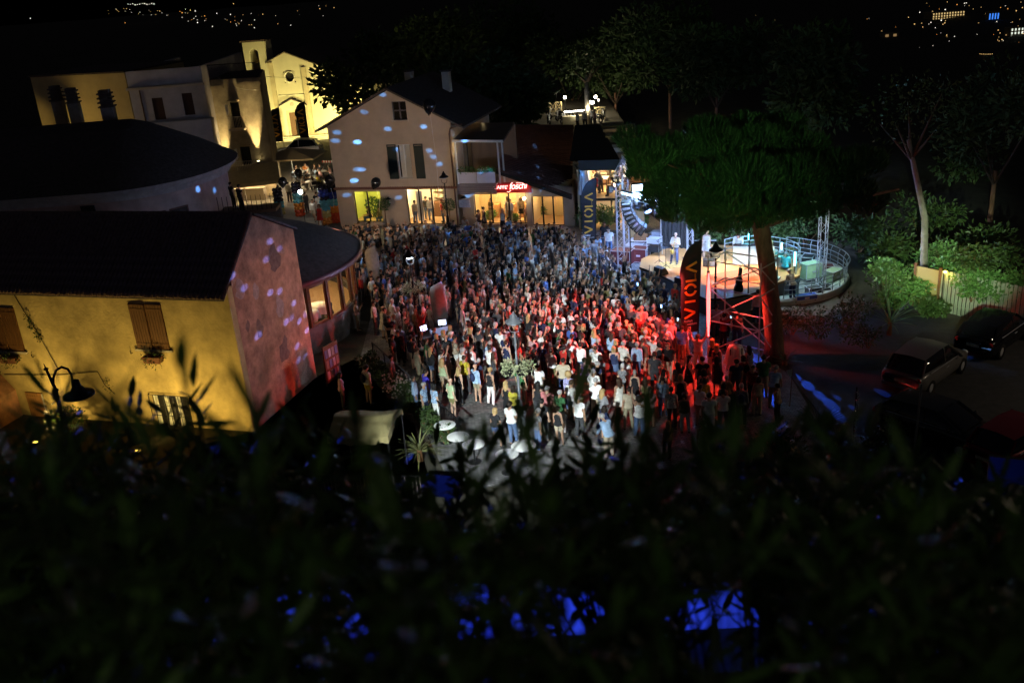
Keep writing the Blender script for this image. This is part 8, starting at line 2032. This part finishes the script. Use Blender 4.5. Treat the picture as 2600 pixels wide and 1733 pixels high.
silver = M('grey_car_paint', (.17,.16,.155), .28, .3); blackp = M('black_car_paint', (.01,.01,.012), .12, .2, spec=.6); whitep = M('white_car_paint', (.75,.75,.74), .25); redp = M('dark_red_car_paint', (.16,.012,.02), .25, .3)
car('grey estate car with number plate towards the camera in the parking', (16.75,35.0,0), R(41), silver, 4.4, 1.8, 1.58)
car('black car with blue glints under the plank fence', (21.0,37.9,0), R(41), blackp, 4.4, 1.82, 1.5)
car('dark red car at the lower right picture edge', (17.0,28.2,0), R(30), redp, 4.2, 1.76, 1.5)
car('black car almost lost in the dark before the grey estate', (14.9,29.9,0), R(-52), blackp, 4.2, 1.75, 1.45)
car('white car parked before the church steps', (-20.8,101.0,0), R(176), whitep, 4.6, 1.85, 1.7)
# ---------------------------------------------------------------- garden bar terrace far behind the cafe
zt_ = zoomer(1240,200,5.8825)
gt = MB(); c0 = G(*zt_(1300,560), 2.0); gt.prism([(-2,96),(12.6,94),(13.5,128),(2,130)], 0.0, 2.0); tag(gt.build('garden_terrace', M('terrace_stone', (.09,.08,.065), .9, nscale=1, namt=.3)), kind='structure')
for k,(xa,xb,y) in enumerate(((750,1090,355),(1590,1740,430))):
    a, b_ = G(*zt_(xa,y), 3.1), G(*zt_(xb,y-6), 3.1); t = thing('cross_braced_fence', ['pale cross braced wooden fence behind the garden bar','short cross braced fence beside the bar lights'][k], 'fence', (a.x,a.y,2.0), 0, 'cross braced fences')
    d = b_-a; nn = 4 if k == 0 else 2; mt = M('pale_timber', (.5,.42,.24), .8)
    for i in range(nn+1): p = d*(i/nn); m = MB(); m.bar((p.x,p.y,0),(p.x,p.y,1.15),.1); m.build('post', mt, t)
    for z in (.15,1.1): m = MB(); m.bar((0,0,z),(d.x,d.y,z),.08,.1); m.build('rail', mt, t)
    for i in range(nn):
        p, q_ = d*(i/nn), d*((i+1)/nn); m = MB(); m.bar((p.x,p.y,.15),(q_.x,q_.y,1.1),.06); m.build('brace', mt, t); m = MB(); m.bar((p.x,p.y,1.1),(q_.x,q_.y,.15),.06); m.build('brace', mt, t)
bulbm = M('bulb_glow', (1,.9,.75), .3, emit=(1,.88,.7), estr=25); tubem = M('tube_glow', (1,1,.95), .3, emit=(1,.97,.88), estr=14)
for k,(x,y,pw) in enumerate(((1143,278,26),(1520,352,22),(1558,355,22),(1600,270,12),(1485,420,18),(1015,195,8),(1645,320,8),(570,420,6),(465,455,6))):
    q = G(*zt_(x,y), 3.6); t = thing('garden_lamp', 'garden bar bulb, ' + ['bright one above the fence end','left of the bright pair','right of the bright pair','highest one','reddish one by the pale trunk','dim one among the branches','small one right of the pair','faint one behind the cafe roof','faint one left of the fence'][k], 'lamp', (q.x,q.y,2.0), 0, 'garden bar bulbs')
    m = MB(); m.ball((0,0,1.6), .16 if pw > 10 else .1, 10, 6); m.build('bulb', bulbm, t); m = MB(); m.tube([(0,.05,0),(0,.05,1.55)],.025,5); m.build('post', black_metal, t)
    if pw > 7: lamp('garden_light', 'POINT', (q.x,q.y-.4,3.5), pw*6, (1,.85,.5), t, size=.1)
q = G(*zt_(1285,485), 3.4); t = thing('tube_light', 'white fluorescent tube over the garden bar counter', 'lamp', (q.x,q.y,2.0)); m = MB(); m.tube([(-1,0,1.4),(1,0,1.4)],.06,8); m.build('tube', tubem, t)
for x in (-.95,.95): m = MB(); m.tube([(x,.06,0),(x,.06,1.45)],.03,5); m.build('post', white_paint, t)
m = MB(); m.box(-1.2,1.3,-.5,.1,0,1.0); m.build('counter', M('pale_timber', (.5,.42,.24)), t); lamp('bar_light', 'POINT', (q.x,q.y-.5,3.2), 60, (1,.95,.8), t, size=.3)
for k,(x,y) in enumerate(((1330,560),(1440,540),(1590,520),(1550,500))):
    q = G(*zt_(x,y-60), 3.7); person((q.x,q.y,2.0), 120+70*k, 'stand', 'mf'[k%2], ('t_shirt',['white','offwhite','pink','white'][k]), ('trousers','charcoal'), ('short','dark'), 1.74, 'garden bar guest, ' + ['leftmost under the tube light','second from the left','rightmost beside the fence','beside the red lamp'][k], 'garden bar guests', rnd=rp)
# scooters on the terrace
def scooter(loc, rz, label):
    t = thing('scooter', label, 'scooter', loc, rz, 'parked scooters'); dk_ = M('scooter_black', (.02,.02,.022), .2, spec=.7)
    for x in (-.6,.6): m = MB(); m.lathe([(.15,-.05),(.25,-.05),(.26,0),(.25,.05),(.15,.05)], 14, mtx=Matrix.Translation((x,0,.26)) @ Matrix.Rotation(R(90),4,'X')); m.build('wheel', M('tyre', (.012,.012,.012)), t)
    m = MB(); m.ball((-.45,0,.6),(.45,.17,.22),12,7); m.build('body', dk_, t, True); m = MB(); m.ball((-.35,0,.82),(.38,.15,.07),12,6); m.build('seat', black_metal, t, True)
    m = MB(); m.tube([(.62,0,.28),(.45,0,.95),(.42,0,1.05)],.05,8); m.build('steering_column', alu, t); m = MB(); m.tube([(.4,-.32,1.08),(.42,0,1.05),(.4,.32,1.08)],.02,6); m.build('handlebar', alu, t)
    m = MB(); m.ball((.5,0,.95),(.08,.09,.09),8,6); m.build('headlight', M('headlight', (.7,.72,.75)), t); m = MB(); m.box(-.1,.4,-.15,.15,.28,.33); m.build('footboard', dk_, t)
for k,(x,y) in enumerate(((820,520),(900,640),(1000,560),(1080,600),(1150,540),(1180,640),(1600,610),(1720,560),(400,560))):
    q = G(*zt_(x,y), 2.3); scooter((q.x,q.y,2.0), rt.uniform(0,6.28), 'scooter parked by the garden bar, ' + ['leftmost below the fence','front one below the fence','middle one below the fence','right of the fence middle','under the bright bulb','front one under the bright bulb','left of the white slide','by the white slide','alone behind the cafe roof'][k])
# ---------------------------------------------------------------- far lights of the plain
def ground_hit(u, v):
    d = ray(u, v); t = 200.0
    while t < 12000:
        p = cC + d*t
        if p.z < terrain(p.x, p.y) + 3: return p
        t *= 1.03
    return cC + d*7000
fm = [M('far_warm', (1,.7,.3), .5, emit=(1,.62,.22), estr=1.5), M('far_white', (1,.95,.85), .5, emit=(1,.93,.78), estr=1.9), M('far_orange', (1,.4,.1), .5, emit=(1,.4,.08), estr=1.4), M('far_blue', (.1,.3,1), .5, emit=(.05,.25,1), estr=1.2)]
lm = MB(); rf_ = random.Random(4)
def dot(u, v, mi, r_=1.0):
    p = ground_hit(u, v); lm.cur = mi; s = (p-cC).length*.00042*r_; lm.ball(p, s, 6, 4)
for i in range(12): dot(325+6*i, 12-.2*i+rf_.uniform(-2,2), 1, rf_.uniform(.6,1.1))
for i in range(58): dot(rf_.gauss(570,75), max(8,rf_.gauss(48,13)), rf_.choice([0,1,1,2]), rf_.uniform(.4,1.1))
for i in range(26): dot(rf_.uniform(210,480), rf_.uniform(22,40), rf_.choice([0,1]), rf_.uniform(.3,.6))
for i in range(14): dot(rf_.uniform(740,870), rf_.uniform(2,45), rf_.choice([0,1]), rf_.uniform(.3,.9))
for i in range(60): dot(rf_.uniform(2300,2600), rf_.uniform(5,95), rf_.choice([0,0,1,2]), rf_.uniform(.4,1.1))
for i in range(26): dot(rf_.uniform(2530,2600), rf_.uniform(55,105), rf_.choice([0,1]), rf_.uniform(.5,1.0))
for i in range(22): dot(rf_.uniform(1900,2600), rf_.uniform(3,130), rf_.choice([0,1,2]), rf_.uniform(.3,.6))
for (u,v,mi,r_) in ((77,47,1,.9),(2241,90,1,.9),(2250,112,0,1.2),(2495,104,1,.9),(2390,52,1,1.3),(2400,25,1,1.2),(2145,22,0,.8),(1868,86,1,.9),(1862,90,0,1.1)): dot(u,v,mi,r_)
for i in range(8): dot(2488+4.5*i, 138-.3*(i-4)**2*.2, 0, .7)
tag(lm.build('far_town_lights', fm), 'scattered street and window lights of the distant plain', 'city lights', kind='stuff')
def far_house(u, v, w, h, wm, label, glow, cols_, rows):
    p = ground_hit(u, v); k = (p-cC).length/2400.0; t = thing('far_building', label, 'building', (p.x,p.y,p.z-3), math.atan2(-p.x,p.y)*-1*0, 'far lit buildings')
    W_2, H_ = w*k, h*k; m = MB(); m.box(-W_2/2,W_2/2,0,W_2*.6,0,H_); m.build('wall', wm, t)
    for i in range(cols_):
        for j in range(rows): m = MB(); x = -W_2/2+W_2*(i+.5)/cols_; z = H_*(j+.5)/rows; m.box(x-W_2/cols_*.2,x+W_2/cols_*.2,-.3,-.02,z-H_/rows*.3,z+H_/rows*.3); m.build('window', glow, t)
far_wall = M('far_wall', (.3,.24,.15), .9)
far_house(2408,46,72,16,far_wall,'brightly lit yellow building in the far town at right',M('far_window_warm', (1,.7,.3), .5, emit=(1,.7,.28), estr=.8),12,3)
far_house(2523,50,24,20,far_wall,'building with upright blue light strips in the far town',fm[3],4,1)
far_house(2590,92,44,22,far_wall,'building with rows of white windows at the far right edge',M('far_window_white', (1,1,.9), .5, emit=(.9,1,.85), estr=1.0),6,3)
far_house(2262,94,36,12,far_wall,'dim rounded house below the far town',M('far_window_dim', (1,.6,.25), .5, emit=(1,.6,.25), estr=.25),2,1)
# ---------------------------------------------------------------- oleanders in front of the viewpoint
ole = Mleaf('oleander_leaf', (.04,.08,.018), (.1,.15,.04), .45, 3.0)
def lance(m, p, d, side, L, w):
    n_ = d.cross(side); g_ = Vector((0,0,-L*.16))
    q = [p, p+d*L*.3+side*w+n_*w*.35, p+d*L*.3, p+d*L*.3-side*w+n_*w*.35, p+d*L*.65+side*w*.85+n_*w*.3+g_*.45, p+d*L*.66+g_*.45, p+d*L*.65-side*w*.85+n_*w*.3+g_*.45, p+d*L+g_]
    m.add(q, [(0,2,1),(0,3,2),(1,2,5,4),(2,3,6,5),(4,5,7),(5,6,7)])
ro_ = random.Random(77)
gaps = [(1395,1548,1508,1600),(1748,1925,1508,1733),(845,890,1512,1568)]
def in_gap(p):
    v = p - cC; w = v.dot(cF)
    if w <= 0: return False
    u_, v_ = PW/2 + FPX*v.dot(cR)/w, PH/2 - FPX*v.dot(cU)/w
    return any(a < u_ < b_ and c < v_ < d for a,b_,c,d in gaps)
spots = []
for i in range(8): spots.append((-1.15+.33*i + ro_.uniform(-.06,.06), 1.3+ro_.uniform(-.2,.25), 0))
for i in range(8): spots.append((-2.3+.64*i + ro_.uniform(-.1,.1), 2.75+ro_.uniform(-.25,.3), 1))
for i in range(8): spots.append((-3.7+1.05*i + ro_.uniform(-.15,.15), 4.3+ro_.uniform(-.3,.3), 2))
for i in range(8): spots.append((-8+2.3*i + ro_.uniform(-.3,.3), 13.2+ro_.uniform(-.5,.5), 3))
for i in range(8): spots.append((-9+3.0*i + ro_.uniform(-.4,.4), 20.5+ro_.uniform(-.8,.8), 4))
for i in range(7): spots.append((-22.5+2.2*i + ro_.uniform(-.3,.3), 26.5+ro_.uniform(-.5,.5), 5))
posn = ['nearest row before the camera','second row before the camera','third row before the camera','row beyond the pool','lowest row above the square','row below the yellow house']
# lower sight line over the shrubs, by direction from the viewpoint
SL_ = [(-.62,1085),(-.45,1065),(-.31,1020),(-.26,1060),(-.2,1150),(-.12,1150),(0.0,1135),(.12,1120),(.25,1120),(.34,1160),(.5,1250),(.8,1310)]
def sight_slope(q):
    for (a,va),(b_,vb) in zip(SL_, SL_[1:]):
        if q <= b_: v = va + (vb-va)*max(0,min(1,(q-a)/(b_-a))); break
    else: v = SL_[-1][1]
    u = PW/2 + FPX*q*.93; d = ray(u, v); return -d.z/d.y
rowc = {}
for (x, y, row) in spots:
    k_ = rowc[row] = rowc.get(row, 0)+1
    gz_ = terrain(x,y)
    t = thing('oleander_bush', 'dark oleander bush, %s from left in the %s' % (ordn[k_-1], posn[row]), 'shrub', (x,y,gz_), 0, 'oleanders below the viewpoint')
    base = Vector((x,y,gz_))
    ztop = CAM_H - y*sight_slope(x/y) + [.02,0,-.05,-.3,-.3,-.2][row]
    hgt = max(.6, ztop - gz_); lv, stm = MB(), MB()
    if row >= 3: hgt = min(hgt, 1.7 if row == 3 else 2.6)
    ns = [38,42,42,28,30,30][row]; sprd = [.26,.42,.66,1.25,1.6,1.3][row]; leafL = [.125,.14,.16,.24,.3,.3][row]; lw = [.0115,.0135,.017,.034,.045,.04][row]
    for s in range(ns):
        a = ro_.uniform(0,6.28); rr = sprd*math.sqrt(ro_.random()); tip = Vector((rr*math.cos(a), rr*math.sin(a)*.8, hgt*(1-.6*ro_.random()**1.6)))
        foot = tip*.3; foot.z = -.1
        mid = foot.lerp(tip,.55)+Vector((ro_.uniform(-.12,.12),ro_.uniform(-.12,.12),0))*sprd
        stm.tube([foot, mid, tip],[.008,.005,.002],4)
        nl = [34,32,30,26,26,26][row]
        for k in range(nl):
            f = 1 - .75*(k/nl); p = foot.lerp(mid, f*2) if f < .5 else mid.lerp(tip, f*2-1)
            az = k*2.1 + ro_.uniform(-.5,.5); d = Vector((math.cos(az)*.75, math.sin(az)*.75, ro_.uniform(-.15,1.2))).normalized()
            if k < 2: d = Vector((ro_.uniform(-.8,.8),ro_.uniform(-.8,.8),.9)).normalized()
            side = d.cross(Vector((ro_.uniform(-.4,.4),ro_.uniform(-.4,.4),1))); side = side.normalized() if side.length > .05 else Vector((1,0,0))
            if row < 4 and (in_gap(base+p) or in_gap(base+p+d*leafL)) and ro_.random() < .9: continue
            lance(lv, p, d, side, leafL*ro_.uniform(.7,1.35), lw*ro_.uniform(.8,1.25))
    lv.build('foliage', ole, t, True); stm.build('stems', M('green_stem', (.03,.035,.015), .8), t)
# ---------------------------------------------------------------- unseen floodlights, assumed, on masts below the viewpoint
def assumed_flood_mast(loc, tgt, pw, c, ang, label, blend=.5):
    x, y, z = loc; g0 = terrain(x, y)
    t = thing('assumed_floodlight_mast', label, 'floodlight', (x,y,g0), 0, 'assumed floodlight masts')
    m = MB(); m.tube([(0,0,-.3),(0,0,z-g0-.1)],[.06,.045],8); m.build('mast', black_metal, t)
    r_ = (Vector(tgt)-Vector(loc)).to_track_quat('Z','Y').to_euler()
    m = MB(); m.box(-.22,.22,-.16,.16,-.12,.0); h = m.build('housing', black_metal, t, loc=(0,0,z-g0), rot=r_)
    m = MB(); m.box(-.19,.19,-.13,.13,.002,.008); m.build('lens', M('assumed_flood_lens', (.9,.95,1), .3, emit=(.9,.97,1), estr=8), h)
    lamp('assumed_flood_beam', 'SPOT', Vector(loc)+(Vector(tgt)-Vector(loc)).normalized()*.1, pw, c, t, tgt, ang, blend, .12)
assumed_flood_mast((-6.2,9.2,11.0), (0.4,34.6,0.6), 62000, (.86,.98,1.0), 24, 'assumed floodlight mast at the left aimed at the near crowd', .9)  # unseen mast, assumed from the light and shadows on the near crowd
assumed_flood_mast((-1.0,10.9,10.6), (8.0,38.5,9.0), 8500, (.6,1.0,.42), 26, 'slim added floodlight mast, unseen, lighting the pine from the left', 1.0)  # unseen lamp added to give the pine crown its green light
assumed_flood_mast((6.2,10.5,10.4), (20.6,42.4,2.4), 56000, (.72,1.0,.62), 12, 'assumed floodlight mast lighting the parking hedge', .9)  # unseen mast, assumed from the light on the hedge
# lamp added on the left truss to warm the stone gable
par_can((6.3,50.7,5.5), 'added pinkish lamp on the left truss warming the stone gable', (-9.6,38,4.5), M('lens_pink', (1,.6,.45), .3, emit=(1,.6,.45), estr=3)); lamp('gable_fill', 'SPOT', (6.1,50.5,5.5), 6800, (1,.5,.28), None, (-10.0,37.6,3.8), 22, .8, .1)
sp = thing('street_lamp', 'added unseen lamp behind the rounded roof lighting the yellow block', 'street lamp', (-37,77.5,0)); m = MB(); m.tube([(0,0,0),(0,0,7.0)],[.08,.05],8); m.build('post', black_metal, sp); m = MB(); m.lathe([(.05,.2),(.25,0),(.2,-.05)], 12, (0,0,7.0)); m.build('hood', black_metal, sp); m = MB(); m.ball((0,0,6.95),(.12,.12,.08),8,6); m.build('bulb', M('sodium_face', (1,0.7,0.2)), sp); lamp('fill_light', 'POINT', (0-37,77.0,6.7), 420, (1,.72,.25), sp, size=.1)  # lamp added out of sight to warm the yellow block
# ---------------------------------------------------------------- mirror projector throwing blue dots
mp_ = Vector((5.95,50.6,5.3))
pj = thing('dot_projector', 'small black effect projector on the left truss throwing blue dots', 'stage light', mp_)
m = MB(); m.box(-.15,.15,-.15,.15,-.15,.15); m.build('housing', black_metal, pj); m = MB(); m.ball((0,-.02,-.16),.12,12,8); m.build('mirror_dome', M('mirror', (.9,.9,.95), .05, 1.0), pj, True)
def beam(tgt, r_=.2, pw=1.0, c=(.08,.32,1.0)):
    tgt = Vector(tgt); d = (tgt-mp_).length
    ang = 2*math.degrees(math.atan(r_/d)); o = lamp('dot_beam', 'SPOT', mp_ + (tgt-mp_).normalized()*.35, 150*pw*random.uniform(.6,1.2)*d*d, c, pj, tgt, ang, .75, .01)
def on_wall(t, zf_, x, y, n_off=0.0):
    s_, z = lpx(t, *zf_(x, y), n_off); return wpt(t, (s_, n_off, z))
for (x,y) in ((500,158),(377,273),(535,385),(773,370),(198,408),(187,463),(810,528),(837,570),(878,618),(332,653),(362,655),(262,823),(607,840),(587,522),(1065,828),(1120,665),(1185,655),(1480,800),(1560,793),(1000,447)):
    beam(on_wall(cf, z3, x, y))
gw = facade('measure', 'x', 'x', hA, hB)
for (x,y) in ((1315,560),(1535,365),(1590,405),(1512,467),(1388,630),(1537,655),(1590,648),(1672,715),(1735,780),(1660,797),(1627,822),(1702,818),(1467,900),(1745,870),(1690,960),(1738,1020),(1697,1040),(1765,1067)):
    beam(on_wall(gw, z2, x, y), .1, .9, (.12,.2,1.0))
bpy.data.objects.remove(gw)
for (x,y,z) in ((1410,600,2.9),(1300,660,3.2),(1405,440,3.9),(1655,575,2.6),(1705,630,2.3),(1555,650,2.6),(1525,675,2.6),(1465,698,2.8)): beam(G(*z3(x,y), z), .16, .6)
for zz, x, y, d_ in ((z1,1490,780,81.9),(z1,1610,1175,79.8),(z1,1360,1255,58.5),(z1,1480,1260,60.0)): beam(Dy(*zz(x,y), d_), .25, .9)
rq = random.Random(9)
for i in range(48):
    x, y = rq.uniform(-9,6), rq.uniform(42,64)
    if inpoly(x, y): beam((x,y,1.45), .13, .8)
# blue sweeps across the parking
bl = thing('blue_sweep_light', 'blue scanner lamp behind the pine throwing streaks on the parking', 'stage light', (11.9,44.2,4.6)); m = MB(); m.lathe([(.001,.2),(.12,.18),(.14,-.15),(.001,-.16)], 14); m.build('housing', black_metal, bl, True)
m = MB(); m.tube([(0,.1,-3.7),(0,.1,.1)],.03,6); m.build('stand', black_metal, bl)
for (tx,ty,ang,pw) in ((11.8,36.1,2.4,9000),(12.0,35.2,2.8,9000),(12.15,34.2,2.2,9000),(12.3,33.3,2.6,9000),(12.25,32.3,2.0,9000),(12.75,33.9,1.2,6000),(13.0,32.9,1.1,6000),(10.1,34.9,2.4,6500),(10.35,34.0,2.8,6500),(10.8,33.0,2.2,6500),(11.0,32.3,1.8,6500),(14.6,34.0,2.0,5000),(19.6,36.6,1.6,6000),(20.6,36.0,1.6,6000),(10.6,38.4,7,2500)):
    lamp('blue_sweep', 'SPOT', (11.9,44.1,4.4), pw, (.03,.12,1.0), bl, (tx,ty,0), ang, .25, .02)
# unseen lamps added beside the viewpoint to brighten the near leaves
for k,(x,y,pw) in enumerate(((-1.9,.2,17),(.2,.1,4.5),(2.0,.2,3))):
    gl3 = thing('leaf_fill_lamp', 'added lamp beside the viewpoint brightening the near leaves, ' + ['left one','middle one','right one'][k], 'lamp', (x,y-.3,13.6), 0, 'leaf fill lamps'); m = MB(); m.tube([(0,0,-.3),(0,0,2.4)],.03,6); m.build('post', black_metal, gl3); m = MB(); m.ball((0,0,2.45),.06,10,6); m.build('bulb', M('leaf_fill_bulb', (1,1,.8), .3, emit=(.9,1,.7), estr=2), gl3); lamp('leaf_fill_light', 'POINT', (x,y-.3,16.0), pw, (.85,1.0,.6), gl3, size=.1)
sp = thing('street_lamp', 'added unseen lamp beyond the right picture edge brightening the parking', 'street lamp', (27.5,31,0)); m = MB(); m.tube([(0,0,0),(0,0,7.5),(-.8,0,7.8)],[.09,.06,.04],8); m.build('post', black_metal, sp); m = MB(); m.ball((-.9,0,7.75),(.25,.12,.06),10,6); m.build('head', M('sodium_face', (1,0.7,0.2)), sp); lamp('fill_light', 'POINT', (26.6,31,7.5), 560, (1,.8,.55), sp, size=.15)  # lamp added out of view to brighten the parked cars
